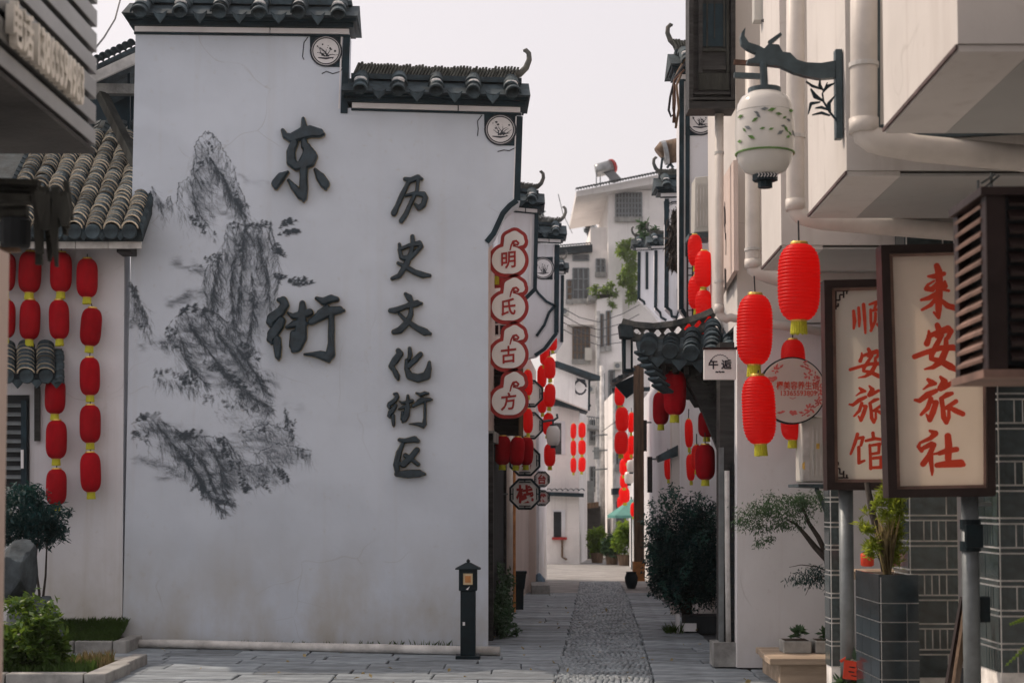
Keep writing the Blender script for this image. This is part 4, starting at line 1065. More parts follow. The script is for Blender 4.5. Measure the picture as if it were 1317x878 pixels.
# ------------------------------------------------------------------ foot of the wall
pp = MB().tube([(-4.05, 16.15, .05), (-3.4, 16.05, .055), (-2.2, 15.83, .045), (-1.3, 15.62, .05), (-.6, 15.44, .05), (-.12, 15.36, .05)], .045, 10)
tag(pp.build('drain_pipe', M_PIPEW, smooth=True), 'pale drain pipe lying along the foot of the mural wall', 'pipe')
MB_ = MB().prism([W(158, 829, .0), W(640, 838, .0), W(640, 833, .0), W(158, 825, .0)], WN * .03)  # thin dark strip along the wall foot
tag(MB_.build('wall_skirting', M_DARK), 'thin dark strip where mural wall meets the paving', 'skirting')
def weeds(name, label, x0, x1, y0, y1, n, h, seed, m_=M_GRASS):
    tag(blades(name, m_, None, lambda a, b: (x0 + (x1-x0) * a, y0 + (y1-y0) * b, 0.0), n, h, seed, .004, .8), label, 'weeds', kind='stuff')
weeds('weeds', 'thin weeds along the foot of the mural wall', -3.6, -.5, 16.05, 16.2, 260, .07, 12)
bx, by = at(602, 842, 15.15).x, 15.15
bl = thing('bollard_lamp', 'black bollard lamp with pagoda cap before the mural wall', 'bollard lamp', (bx, by, 0))
mp = 15.15 / 2000
def bz(v): return 1.55 - (v - 640) * mp
w = .073
MB().box((bx - .118, by - .118, 0), (bx + .118, by + .118, .035)).build('base_plate', M_BLACKB, bl, bevel=.006)
MB().box((bx - w, by - w, .035), (bx + w, by + w, bz(758))).build('column', M_BLACKB, bl, bevel=.005)
hd = MB().box((bx - .088, by - .088, bz(758)), (bx + .088, by + .088, bz(731))).build('lamp_head', M_BLACKB, bl, bevel=.004)
MB().box((bx - .052, by - .094, bz(751)), (bx + .052, by - .0885, bz(735))).build('lamp_pane', M_GLOW, hd)
for q in range(4):
    s = .05
    a, b = [((-s, .0), (s, .0)), ((-s, 1), (s, 1)), ((-s, 0), (-s, 1)), ((s, 0), (s, 1))][q]
    zz = lambda f: bz(751) + (bz(735) - bz(751)) * f
    MB().bar((bx + a[0], by - .097, zz(a[1])), (bx + b[0], by - .097, zz(b[1])), .008, .012).build('pane_bar', M_BLACKB, hd)
MB().box((bx - .028, by - .098, bz(747.5)), (bx + .028, by - .0945, bz(739))).build('pane_centre', M_ORANGE, hd)
rf = MB().hexa([(bx - .122, by - .122, bz(731)), (bx + .122, by - .122, bz(731)), (bx + .122, by + .122, bz(731)), (bx - .122, by + .122, bz(731))], [(bx - .122, by - .122, bz(729.6)), (bx + .122, by - .122, bz(729.6)), (bx + .122, by + .122, bz(729.6)), (bx - .122, by + .122, bz(729.6))])
rf.hexa([(bx - .12, by - .12, bz(729.5)), (bx + .12, by - .12, bz(729.5)), (bx + .12, by + .12, bz(729.5)), (bx - .12, by + .12, bz(729.5))], [(bx - .022, by - .022, bz(722.5)), (bx + .022, by - .022, bz(722.5)), (bx + .022, by + .022, bz(722.5)), (bx - .022, by + .022, bz(722.5))])
rf.build('cap_roof', M_BLACKB, bl)
MB().lathe([(.012, 0), (.018, .008), (.018, .02), (.004, .035)], 8, (bx, by, bz(722.5))).build('finial', M_BLACKB, bl)
MB().box((bx - .05, by - .079, bz(802)), (bx - .028, by - .0735, bz(797.5))).build('sticker', M_STRIP, bl)
MB().prism([(bx - .02, by - .0890, bz(756)), (bx + .02, by - .0890, bz(752)), (bx - .0, by - .0890, bz(757))], (0, -.003, 0)).build('arrow_sticker', M_STRIP, bl)

wr = thing('overhead_cable', 'thin cable crossing the sky above the shop fascia', 'cable', at(150, 30, 12))
MB().tube([at(160, -20, 12), at(148, 25, 11), at(134, 48, 10), at(118, 68, 9), at(96, 92, 8)], .006, 5).build('strand', M_WIRE, wr)
# ------------------------------------------------------------------ the lane: houses on the left
XA, NF = Vector((1, 0, 0)), Vector((0, -1, 0))
def xL(y): return -.27 + (y - 16.65) * .0553
def xR(y): return 2.18 + (y - 15) * .030
def plane_at(Y): return lambda u, v, out=0.0: at(u, v, Y - out)
def house_body(par, pts, z1, m_, name='wall'):
    lo = [(x, y, gz(y) - .1) for x, y in pts]; hi = [(x, y, z1) for x, y in pts]
    return MB().hexa(lo, hi).build(name, m_, par)
def gable(label, Y, outline, strip, horn, k, med=None, bands=(), lines=(), seed=1, body=None, z1=4.0, m_=M_WALL2, upper=None):
    p = plane_at(Y); t = thing('gable_house', label, 'house', at(outline[0][0], 760, Y), 'stepped gable houses along the lane')
    MB().prism([p(u, v) for u, v in outline], (0, .3, 0)).build('gable_panel', M_WALL2, t)
    (ua, va), (ub, vb) = strip
    coping(t, p(ua, va), p(ub, vb), NF, horn, k, .35)
    for pts, w in bands: strip_band(t, [p(u, v) for u, v in pts], NF, w * Y / 2000, .03, M_TRIM)
    for pts, w in lines: strip_band(t, [p(u, v, .002) for u, v in pts], NF, w * Y / 2000, .012, M_STRIP, 'white_line')
    if med: medallion(t, p(med[0], med[1]), med[2] * Y / 2000, XA, NF, seed, med[3])
    if body: house_body(t, body, z1, m_)
    if upper: house_body(t, upper[0], upper[1], M_WALL2, 'shade_block')  # unseen block, added to keep the lane wall in shade
    return t
g2 = gable('white stepped gable just behind the mural wall, mostly hidden by the cloud signs', 20.5, [(640, 272), (690, 275), (688, 372), (676, 384), (660, 392), (640, 400)], ((650, 271), (691, 275)), 'R', .82,
      bands=[([(690, 274), (688, 372)], 5), ([(688, 372), (678, 382), (668, 391), (655, 396)], 5)], lines=[([(683, 280), (681.5, 368)], 2)],
      body=[(-3, 20.5), (xL(20.5), 20.5), (xL(25), 25), (-3, 25)], z1=4.35, m_=M_PINK, upper=([(-4.6, 20.9), (-.25, 20.9), (-.2, 25), (-4.6, 25)], 6.5))
g3 = gable('white stepped gable with round floral medallion beyond the cloud signs', 25.0, [(670, 312), (719, 314), (718, 430), (706, 446), (690, 458), (670, 462)], ((681, 311), (721, 313)), 'R', .85, (698.5, 345, 14, 1),
      bands=[([(716.5, 315), (715.5, 428)], 6), ([(716, 428), (709, 437), (700, 449), (688, 457)], 4.5), ([(684.5, 313), (683.5, 366)], 4.5), ([(684, 364), (692, 377), (703, 388), (715, 394)], 3), ([(714, 393), (706, 402), (700, 418), (690, 432)], 3.5), ([(685, 362), (672, 371)], 4)],
      lines=[([(712, 318), (711.5, 390)], 1.6), ([(689, 318), (688.5, 364)], 1.6)], seed=4, body=[(-3, 25), (xL(25), 25), (xL(30), 30), (-3, 30)], z1=4.0, m_=M_PINK, upper=([(-4.6, 25.4), (-.15, 25.4), (-.1, 33), (-4.6, 33)], 7.2))
g4 = gable('narrow white gable strip with a brown horn at the end of the left row', 28.5, [(704, 352), (725, 353), (724, 440), (716, 452), (704, 456)], ((706, 351), (725, 352)), 'R', .62, bands=[([(723.5, 354), (722.5, 440)], 4)], lines=[([(720.5, 356), (719.5, 438)], 1.4)], body=[(-2, 30), (xL(30) + .05, 30), (xL(33) + .1, 33), (-2, 33)], z1=3.6)
# the side of the mural house along the lane
al = thing('lane_shopfront', 'dim pinkish shop side wall with a dark doorway just inside the lane', 'shop', (xL(18), 18, 0))
house_body(al, [(-2, 16.75), (xL(16.75), 16.75), (xL(20.4), 20.4), (-2, 20.4)], 4.4, M_PINK)
def side(y0, y1, z0, z1, out=.02, t=.03):         # slab on the left lane wall
    return MB().prism([(xL(y0) + out - t, y0, z0), (xL(y1) + out - t, y1, z0), (xL(y1) + out - t, y1, z1), (xL(y0) + out - t, y0, z1)], (t, 0, 0))
side(17.0, 19.3, 0.0, 2.15, .02).build('doorway', M_DARK, al)
side(16.9, 17.02, 0, 2.25, .05, .06).build('door_jamb', M_WOOD, al); side(19.3, 19.42, 0, 2.25, .05, .06).build('door_jamb', M_WOOD, al)
side(16.9, 19.42, 2.16, 2.28, .06, .07).build('lintel', M_KERB, al)
MB().tube([(xL(19.9) + .06, 19.9, 0), (xL(19.9) + .06, 19.9, 2.5)], .04, 8).build('downpipe', M_PIPE, al, smooth=True)
MB().tube([(xL(21.2) + .05, 21.2, 0), (xL(21.2) + .05, 21.2, 2.3)], .02, 6).build('conduit', M_ORANGE, al)
wn_ = MB().prism([at(631, 402, 18.0), at(652, 404, 18.0), at(652, 432, 18.0), at(631, 432, 18.0)], (0, .04, 0)).build('side_window', M_GLASS, al)
for u in (632, 642, 651): MB().bar(at(u, 402, 17.98), at(u, 432, 17.98), .02, .02).build('muntin', M_STRIP, wn_)
for v in (404, 417, 431): MB().bar(at(631, v, 17.97), at(652, v, 17.97), .018, .018).build('muntin', M_STRIP, wn_)
rb = MB().prism([at(629, 326, 17.9), at(668, 328, 17.9), at(668, 368, 17.9), at(629, 371, 17.9)], (0, .03, 0)).build('red_banner', M_REDSIGN, None)
tag(rb, 'red cloth banner behind the topmost cloud sign', 'banner')
MB().prism([at(632, 355, 17.89), at(642, 355, 17.89), at(642, 366, 17.89), at(632, 366, 17.89)], (0, -.01, 0)).build('yellow_patch', M_TASS, rb)
lb = thing('louvre_box', 'dark wooden louvred box hung above three red lanterns', 'louvre box', at(650, 560, 17.7))
MB().prism([at(628, 462, 17.85), at(671, 462, 17.85), at(671, 559, 17.85), at(628, 559, 17.85)], (0, .3, 0)).build('box', M_WOOD, lb)
for v in range(466, 556, 9):
    MB().prism([at(628, v, 17.78), at(668, v, 17.78), at(668, v + 7, 17.84), at(628, v + 7, 17.84)], (0, .015, 0)).build('slat', M_WOOD, lb)
MB().prism([at(667, 460, 17.74), at(673, 460, 17.74), at(673, 561, 17.74), at(667, 561, 17.74)], (0, .1, 0)).build('corner_stile', M_WOODB, lb)
# cloud-shaped sign boards
cloud = [[(-4, 0, 17.5), (4, 0, 17.5)], [(-1, -15, 6), (0, -22, 6), (1, -28, 6.5), (8, -31, 7), (14, -28, 6), (16, -24, 5), (12, -22, 4)]]
curl = [[(2, -13, .8), (3.5, -19, 1.1), (6, -24, 1.3), (10, -25, 1.2), (13, -22, 1.2), (11.5, -19.5, 1.1), (9, -20.5, .9)]]
for i, (v, ch) in enumerate([(335, '明'), (395, '氏'), (456, '古'), (516, '方')]):
    Y = 17.25; s = Y / 2000; o = at(654, v, Y)
    t = thing('cloud_sign', 'red-rimmed white cloud sign, ' + ['topmost', 'second', 'third', 'lowest'][i] + ' of four, lettered ' + ch, 'sign', o, 'cloud-shaped shop signs')
    me = brush_mesh('rim', [[(x, y, r + 4.6) for x, y, r in st] for st in cloud], .7, s, o + Vector((0, .05, 0)), XA, UP, NF, .07); link('rim', off_mesh(me, o), M_REDSIGN, t)
    me = brush_mesh('face', cloud, .7, s, o, XA, UP, NF, .032); link('face', off_mesh(me, o), M_SIGNW, t)
    me = brush_mesh('curl', curl, .5, s, o - Vector((0, .032, 0)), XA, UP, NF, .006); link('curl', off_mesh(me, o), M_REDSIGN, t)
    me = text_mesh(ch, .20, o + Vector((0.0, -.036, 0)), (Vector((1, 0, .12))).normalized(), UP, NF, .008, .92, .02, t); link('character', me, M_REDSIGN, t)
    MB().bar(o + Vector((-.35, .06, .02)), o + Vector((-.18, .06, .02)), .02, .02).build('bracket', M_STEEL, t)
def octagon(label, u, v, r, Y, ch, wht=True):
    s = Y / 2000; o = at(u, v, Y)
    t = thing('octagon_sign', label, 'sign', o, 'octagonal lattice signs')
    def ring(q): return [(math.cos(R(22.5 + 45*i)) * q, math.sin(R(22.5 + 45*i)) * q) for i in range(8)]
    P = lambda a, b, d: o + Vector((a * s, -d, b * s))
    MB().prism([P(a, b, 0) for a, b in ring(r * .95)], (0, .03, 0)).build('panel', M_SIGNW, t)
    fr = MB(); A, Bq = ring(r * 1.06), ring(r * .92)
    for i in range(8):
        j = (i + 1) % 8; fr.prism([P(*A[i], .02), P(*A[j], .02), P(*Bq[j], .02), P(*Bq[i], .02)], (0, .08, 0))
    fr.build('frame', M_TRIM, t)
    q, e = r * .74, r * .92
    for sx, sz in ((1, 0), (-1, 0), (0, 1), (0, -1)):
        if sx: MB().bar(P(sx*q, -r*.36, .012), P(sx*q, r*.36, .012), .012, .012).build('fret_bar', M_TRIM, t)
        else: MB().bar(P(-r*.36, sz*q, .012), P(r*.36, sz*q, .012), .012, .012).build('fret_bar', M_TRIM, t)
        if sx: MB().bar(P(sx*q, 0, .012), P(sx*e, 0, .012), .012, .012).build('fret_bar', M_TRIM, t)
        else: MB().bar(P(0, sz*q, .012), P(0, sz*e, .012), .012, .012).build('fret_bar', M_TRIM, t)
    if ch:
        link('character', text_mesh(ch, r * 1.18 * s, P(0, 0, .01), XA, UP, NF, .008, .95, .03, t), M_REDSIGN, t)
    MB().bar(P(-r*1.05, 0, -.05), P(-r*1.05 - 14, 0, -.05), .02, .02).build('bracket', M_STEEL, t)
octagon('octagonal lattice sign lettered 栈, lowest by the lane mouth', 675, 635, 20.5, 19.0, '栈')
octagon('octagonal lattice sign lettered 客, above the one lettered 栈', 675, 592, 20.5, 19.05, '客')
octagon('octagonal lattice sign half hidden beside the louvred box', 681, 547, 18, 22.0, None)
octagon('octagonal lattice sign half hidden beside the lowest cloud sign', 681, 506, 18, 22.0, None)
octagon('small far octagonal sign lettered 台', 697, 616, 10.5, 27.5, '台')
octagon('small far octagonal sign lettered 求, under the one lettered 台', 697, 640, 10.5, 27.5, '求')
gL = 'red lanterns on the left side of the lane'
def lan(kind, u, v, w, h, Y, lab, grp, **k): return lantern(kind, at(u, v, Y), w * Y / 2000, h * Y / 2000, lab, grp, **k)
lan('flock', 646.5, 579, 21, 37, 17.75, 'leftmost red lantern under the louvred box', gL); lan('flock', 665, 580, 19, 37, 17.75, 'middle red lantern under the louvred box', gL); lan('flock', 677, 580, 18, 36, 18.3, 'right red lantern under the louvred box', gL)
lan('far', 679, 492, 13, 33, 21, 'narrow red lantern showing right of the lowest cloud sign', gL); lan('far', 679, 541, 13, 32, 21, 'narrow red lantern just above the louvred box lanterns', gL)
lan('far', 711, 441, 12, 20, 27, 'small red lantern under the medallion gable corner', gL); lan('far', 701, 456, 14, 26, 27.4, 'red lantern half behind the string beside the medallion gable', gL)
lan('far', 707, 473, 15, 28, 27, 'upper red lantern of the outer string beside the medallion gable', gL, cord=.1); lan('far', 707, 508.5, 15, 29, 27, 'second red lantern of the outer string beside the medallion gable', gL, cord=.05)
lan('far', 697, 484, 13, 28, 27.6, 'upper red lantern of the inner string beside the medallion gable', gL); lan('far', 697, 517, 13, 28, 27.6, 'lower red lantern of the inner string beside the medallion gable', gL)
lan('far', 705, 545, 14, 28, 27, 'red lantern behind the small white street lamp', gL); lan('far', 707, 585, 15, 28, 26.8, 'red lantern just below the small white street lamp', gL)
# pier, step, bin, plants, odds and ends
pr_ = MB().box((.02, 26.8, gz(27) - .1), (at(689, 700, 26.8).x, 27.6, at(680, 645, 27).z)).build('wall_pier', M_PINK); tag(pr_, 'pinkish plaster pier below the octagonal signs', 'pier')
st = MB().box((.32, 25.6, gz(26) - .05), (.62, 26.6, gz(26) + .16)).build('stone_step', M_KERB, bevel=.01); tag(st, 'grey stone step at the foot of the pinkish pier', 'step')
b = at(668, 783, 21.7)
bn = thing('litter_bin', 'black lidded litter bin on a post against the left lane wall', 'bin', (b.x, b.y, 0))
zt = at(668, 737, 21.7).z; zm = at(668, 757, 21.7).z
MB().hexa([(b.x-.055, b.y-.055, 0), (b.x+.055, b.y-.055, 0), (b.x+.055, b.y+.055, 0), (b.x-.055, b.y+.055, 0)], [(b.x-.06, b.y-.06, zm), (b.x+.06, b.y-.06, zm), (b.x+.06, b.y+.06, zm), (b.x-.06, b.y+.06, zm)]).build('post', M_BLACKB, bn)
MB().hexa([(b.x-.07, b.y-.07, zm), (b.x+.07, b.y-.07, zm), (b.x+.07, b.y+.07, zm), (b.x-.07, b.y+.07, zm)], [(b.x-.095, b.y-.09, zt), (b.x+.095, b.y-.09, zt), (b.x+.095, b.y+.09, zt), (b.x-.095, b.y+.09, zt)]).build('hopper', M_BLACKB, bn, bevel=.008)
MB().box((b.x-.105, b.y-.1, zt), (b.x+.105, b.y+.1, zt + .035)).build('lid', M_BLACKB, bn, bevel=.01)
c = at(645, 790, 17.6)
vn = thing('creeper', 'green and rusty creeper at the foot of the lane wall behind the bollard', 'creeper', (c.x, c.y, 0))
leaves('foliage', M_LEAFM, vn, [(c.x - .02, c.y, .25, .13, .5, .25), (c.x + .0, c.y + .5, .45, .12, .5, .3), (c.x + .1, c.y - .2, .08, .12, .3, .08)], 2600, .055, 21, .4)
branchy(vn, (c.x - .05, c.y, 0), [(c.x - .1, c.y + .2, .6), (c.x, c.y + .6, .7)], .01, seed=5)
b = at(695, 747, 28)
bgm = ico_rock('blue_sack', (b.x, b.y, gz(28) + .13), (.11, .16, .16), 3.3, amp=.15); bgm.data.materials.clear(); bgm.data.materials.append(M_BLUEB); tag(bgm, 'crumpled blue-grey sack beside the stone step', 'sack')
lmp = thing('street_lamp', 'small far white porcelain lantern lamp on an iron bracket left of the lane', 'lamp', at(711, 560, 26.2))
c = at(711.5, 560, 26.2); s = 26.2 / 2000
MB().lathe([(3*s, -13*s), (6*s, -12*s), (8.6*s, -7*s), (9*s, 0), (8.6*s, 7*s), (6*s, 12*s), (3*s, 13*s)], 16, c).build('globe', M_PORC, lmp, smooth=True)
MB().lathe([(3.6*s, -16*s), (3.6*s, -12.5*s)], 10, c).build('foot', M_TRIM, lmp); MB().lathe([(4.5*s, 12.5*s), (4.5*s, 14.5*s)], 10, c).build('cap', M_TEAL, lmp)
MB().tube([at(711.5, 546, 26.2), at(711, 540, 26.2), at(703, 541, 26.2), at(694, 543, 26.2), at(688, 538, 26.2)], .022, 6).build('bracket', M_TEAL, lmp)
MB().tube([at(716, 532, 26.2), at(717, 537, 26.2), at(711, 541, 26.2)], .02, 6).build('bracket_horn', M_TEAL, lmp)

# ------------------------------------------------------------------ the far end of the lane
def window(par, Y, u0, v0, u1, v1, nx=2, ny=2, dep=.12, m_f=M_STEEL, m_g=M_GLASS, sill=True):
    p = plane_at(Y); g = MB().prism([p(u0, v0, .01), p(u1, v0, .01), p(u1, v1, .01), p(u0, v1, .01)], (0, -.01, 0)).build('window', m_g, par)
    for i in range(nx + 1):
        u = u0 + (u1 - u0) * i / nx; MB().bar(p(u, v0, .05), p(u, v1, .05), .07, .05).build('frame_bar', m_f, g)
    for j in range(ny + 1):
        v = v0 + (v1 - v0) * j / ny; MB().bar(p(u0, v, .055), p(u1, v, .055), .05, .05).build('frame_bar', m_f, g)
    if sill: MB().bar(p(u0 - 1.5, v1 + 1, .12), p(u1 + 1.5, v1 + 1, .12), .1, .24).build('sill', M_KERB, par)
    return g
Y = 46.0; q = plane_at(Y); gzz = gz(Y)
fh = thing('far_house', 'small two-storey white house closing the lane on the left', 'house', (q(720, 720).x, Y, gzz))
MB().hexa([(q(690, 700).x, Y, gzz - .1), (q(745, 700).x, Y, gzz - .1), (q(757, 700).x + .25, Y + 6, gzz - .1), (q(690, 700).x, Y + 6, gzz - .1)], [(q(690, 700).x, Y, q(0, 522).z), (q(745, 700).x, Y, q(0, 522).z), (q(757, 700).x + .25, Y + 6, q(0, 522).z), (q(690, 700).x, Y + 6, q(0, 522).z)]).build('wall', M_FAR, fh)
def recess(par, Y, u0, v0, u1, v1):
    p = plane_at(Y); g = MB().prism([p(u0, v0, .01), p(u1, v0, .01), p(u1, v1, .01), p(u0, v1, .01)], (0, -.012, 0)).build('window', M_GLASS, par)
    MB().prism([p(u1, v0, .0), p(u1 + 5, v0, .0), p(u1 + 5, v1, .0), p(u1, v1, .0)], (0, -.04, 0)).build('window_reveal', M_WALL2, g)
    MB().bar(p(u0 - 1, v0 - .5, .03), p(u1 + 5, v0 - .5, .03), .04, .05).build('window_head', M_WALL2, g)
recess(fh, Y, 713, 543, 722, 584); recess(fh, Y, 712, 657, 722, 690)
MB().bar(q(710, 692, .12), q(729, 692, .12), .22, .07).build('sill', M_REDSIGN, fh)
MB().tube([q(723, 694, .05), q(723, 716, .05), q(729, 719, .1)], .03, 6).build('drain', M_WOODB, fh)
MB().prism([q(702, 632, .0), q(750, 634, .0), q(750, 639, .0), q(702, 637, .0)], (0, -.45, 0)).build('ledge', M_TRIM, fh)
for i in range(7): piece('roof_tile', ME_COVER, fh, frame(q(706 + i * 7, 631, .25), XA, NF, UP) @ Matrix.Diagonal((1.0, 1.2, .9, 1)))
MB().prism([q(712, 512, .5), q(756, 524, .5), q(756, 530, .5), q(712, 519, .5)], (0, 1.2, 0)).build('eave', M_TRIM, fh)
for i in range(9): piece('roof_tile', ME_COVER, fh, frame(q(716 + i * 5, 512 + i * 1.35, .62), XA, NF, UP) @ Matrix.Diagonal((.95, 1.5, 1.0, 1)))
pa = thing('parapet_wall', 'slanting white parapet with dark coping and ink motif above the far house', 'wall', at(735, 500, 44))
c4 = [at(712, 470, 43.2), at(759, 489, 45.2), at(758.5, 528, 45.2), at(712, 510, 43.2)]
MB().prism(c4, (-.05, .3, 0)).build('panel', M_FAR, pa)
MB().bar(c4[0] + Vector((-.1, 0, .05)), c4[1] + Vector((.1, 0, .05)), .45, .14).build('coping', M_TRIM, pa)
MB().bar(c4[1] + Vector((-.03, -.06, 0)), c4[2] + Vector((-.03, -.06, 0)), .06, .1).build('edge_trim', M_TRIM, pa)
c = at(746, 498, 44.5)
MB().tube([c + Vector((.17*math.cos(i*.5), -.12, .2*math.sin(i*.5))) for i in range(13)], .03, 5).build('ink_motif', M_INK, pa)
MB().prism([at(740, 486, 44.45), at(753, 488, 44.45), at(753, 496, 44.45)], (0, -.02, 0)).build('corner_fret', M_TRIM, pa)
gF = 'red lanterns at the far end of the lane'
for i, v in enumerate((553, 575, 597)):
    lan('far', 748.5, v, 10, 19, 44, 'far red lantern, ' + ['top', 'middle', 'bottom'][i] + ' of the string at the corner of the far house', gF)
    lan('far', 737.5, v + 1, 8, 19, 45.2, 'far red lantern, ' + ['top', 'middle', 'bottom'][i] + ' of the inner string on the far house', gF)
# tall apartment house at the end
Y = 75.0; q = plane_at(Y); mp75 = Y / 2000
ap = thing('apartment_house', 'tall pale apartment house with balconies rising behind the lane', 'building', (q(770, 700).x, Y, -1))
def blk(u0, u1, vt, dep0, dep1, m_=M_FAR, vb=760, name='wall'):
    a, b = q(u0, 500, dep0), q(u1, 500, dep0)
    return MB().box((a.x, Y - dep0, q(0, vb).z), (b.x, Y + dep1, q(0, vt).z)).build(name, m_, ap)
blk(715, 788, 322, 0, 8); blk(783, 870, 248, .6, 9, M_FAR); blk(760, 790, 290, -.5, 6)
blk(768, 801, 384, 1.6, 0)
MB().prism([q(741, 246, 1.6), q(850, 224, 1.6), q(850, 235, 1.6), q(741, 253, 1.6)], (0, 9, 0)).build('roof_slab', M_FAR, ap)
for i in range(30): piece('roof_tile', ME_COVER, ap, frame(q(742 + i * 3.6, 245.0 - i * .73, 1.7), XA, NF, UP) @ Matrix.Diagonal((.95, 2, .9, 1)))
MB().prism([q(716, 318, .4), q(762, 314, .4), q(762, 323, .4), q(716, 327, .4)], (0, 1, 0)).build('cornice', M_TRIM, ap)
for i in range(12): piece('roof_tile', ME_COVER, ap, frame(q(718 + i * 3.6, 318 - i * .3, .5), XA, NF, UP) @ Matrix.Diagonal((.95, 1.5, .9, 1)))
window(ap, Y - .6, 792, 248, 825, 281, 8, 5)
window(ap, Y, 737, 328, 757, 335, 1, 1, sill=False); window(ap, Y, 737, 345, 757, 386, 3, 3); window(ap, Y, 729, 360, 736, 387, 1, 3, m_g=M_WOODB)
window(ap, Y, 767, 333, 778, 352, 2, 2)
window(ap, Y, 737, 421, 758, 464, 4, 4, m_f=M_WOODB, m_g=M_GLASS)
MB().prism([q(752, 448, .1), q(761, 448, .1), q(761, 464, .1), q(752, 464, .1)], (0, -.4, 0)).build('air_conditioner', M_ACW, ap)
MB().prism([q(729, 417, .0), q(762, 417, .0), q(762, 420, .0), q(729, 420, .0)], (0, -.9, 0)).build('awning', M_FAR, ap)
window(ap, Y - 1.6, 772, 404, 776, 448, 1, 1, m_g=M_WOODB); window(ap, Y - 1.6, 780, 400, 785, 447, 1, 1, m_g=M_WOODB)
for vv in (480, 530, 590, 640): window(ap, Y - 1.6, 773, vv, 777, vv + 32, 1, 1, m_g=M_WOODB); window(ap, Y - 1.6, 783, vv - 4, 790, vv + 34, 1, 2)
for vv in (540, 600, 655): window(ap, Y, 759, vv, 768, vv + 28, 2, 2)
MB().prism([q(754, 386, .0), q(792, 380, .0), q(792, 386, .0), q(754, 392, .0)], (0, -1.6, 0)).build('balcony_slab', M_KERB, ap)
for i in range(12): MB().bar(q(757 + i * 2.8, 372, 1.5), q(757 + i * 2.8, 388, 1.5), .03, .03).build('baluster', M_STEEL, ap)
MB().bar(q(756, 371, 1.5), q(790, 368, 1.5), .05, .05).build('handrail', M_STEEL, ap)
MB().prism([q(752, 548, .0), q(800, 555, .0), q(800, 559, .0), q(752, 553, .0)], (0, -2.2, 0)).build('balcony_slab', M_KERB, ap)
for i in range(14): MB().bar(q(754 + i * 3.3, 536, 2.1), q(754 + i * 3.3, 551 + i * .3, 2.1), .03, .03).build('baluster', M_STEEL, ap)
MB().bar(q(753, 535, 2.1), q(800, 541, 2.1), .05, .05).build('handrail', M_STEEL, ap)
MB().tube([q(769, 400, 1.75), q(769, 720, 1.75)], .1, 8).build('downpipe', M_PIPEW, ap)
vi = thing('hanging_vine', 'bright green vine hanging over the apartment balcony', 'vine', q(808, 340, 1.5))
leaves('foliage', M_LEAFB, vi, [tuple(q(u, v, 1.6)) + r for u, v, r in ((806, 320, (.5, .4, .5)), (811, 345, (.35, .4, 1.0)), (802, 352, (.25, .3, .5)), (815, 380, (.3, .3, .6)), (775, 372, (.5, .3, .35)), (790, 385, (.2, .2, .5)))], 2600, .20, 31, .4, .5)
so = thing('solar_heater', 'solar water heater on the apartment roof', 'water heater', q(778, 236, 0))
MB().tube([q(766, 220, 0), q(770, 219, 0), q(787, 214, -.1)], [.30, .33, .33], 14).build('tank', M_ALU, so, smooth=True)
MB().tube([q(786, 214.4, -.05), q(788, 213.8, -.1)], .36, 14).build('tank_end', M_REDSIGN, so)
MB().prism([q(776, 222, .2), q(789, 219, .2), q(801, 232, .8), q(789, 236, .8)], (0, .1, .05)).build('collector', M_GLASS, so)
for u, v in ((767, 221), (772, 220), (784, 218)): MB().bar(q(u, v, .1), q(u, 241, .1), .05, .05).build('leg', M_STEEL, so)
tr = thing('far_tree', 'hazy dark tree crown rising behind the apartment house', 'tree', at(757, 330, 120))
for i, (u, v, r) in enumerate(((757, 272, 1.0), (748, 277, .7), (765, 279, .7), (757, 282, 1.1), (754, 268, .6), (761, 296, .6))):
    p_ = at(u, v, 120); leaves('crown', M_LEAFD, tr, [tuple(p_) + (r * .75, r * .6, r * .45)], 260, .34, 40 + i, .35)
MB().tube([at(757, 345, 120), at(758, 300, 120), at(757, 275, 120)], [.2, .15, .06], 7).build('trunk', M_BARK, tr)
tr = thing('far_tree', 'faint tree tip showing beside the second left gable', 'tree', at(693, 300, 100))
p_ = at(693, 268, 100); leaves('crown', M_LEAFD, tr, [tuple(p_) + (.35, .4, .75)], 300, .3, 51, .35)
MB().tube([at(693, 320, 100), at(693, 262, 100)], [.12, .03], 6).build('trunk', M_BARK, tr)
up_ = thing('utility_pole', 'pale concrete utility pole with cross bars at the end of the lane', 'utility pole', at(774, 705, 55))
MB().tube([at(775, 712, 55), at(774, 470, 55)], [.11, .08], 10).build('pole', M_PIPEW, up_, smooth=True)
for v in (560, 580, 604): MB().bar(at(762, v, 54.9), at(788, v - 2, 54.9), .05, .05).build('cross_bar', M_STEEL, up_)
MB().box(tuple(at(764, 590, 54.9)), tuple(at(770, 575, 55.2))).build('meter_box', M_STEEL, up_)
cb = thing('overhead_cable', 'black cable sagging from the pole to the right-hand lane houses', 'cable', at(790, 480, 50))
MB().tube([at(774, 555, 54.8), at(783, 548, 50), at(795, 540, 46), at(808, 528, 42)], .012, 5).build('strand', M_WIRE, cb)
MB().tube([at(736, 300, 74), at(724, 275, 60), at(718, 250, 50)], .014, 5).build('strand', M_WIRE, cb)
sh = thing('dark_doorway_shed', 'dark timber lean-to under the pole at the end of the lane', 'shed', at(757, 715, 52))
MB().box(tuple(at(747, 720, 53)), tuple(at(768, 650, 55))).build('shed_wall', M_WOOD, sh)
MB().prism([at(745, 648, 52.5), at(770, 645, 52.5), at(770, 652, 52.5), at(745, 655, 52.5)], (0, 1.2, 0)).build('shed_roof', M_WOODB, sh)
MB().prism([at(748, 618, 52.8), at(764, 618, 52.8), at(764, 646, 52.8), at(748, 646, 52.8)], (0, .1, 0)).build('hoarding', M_STEEL, sh)
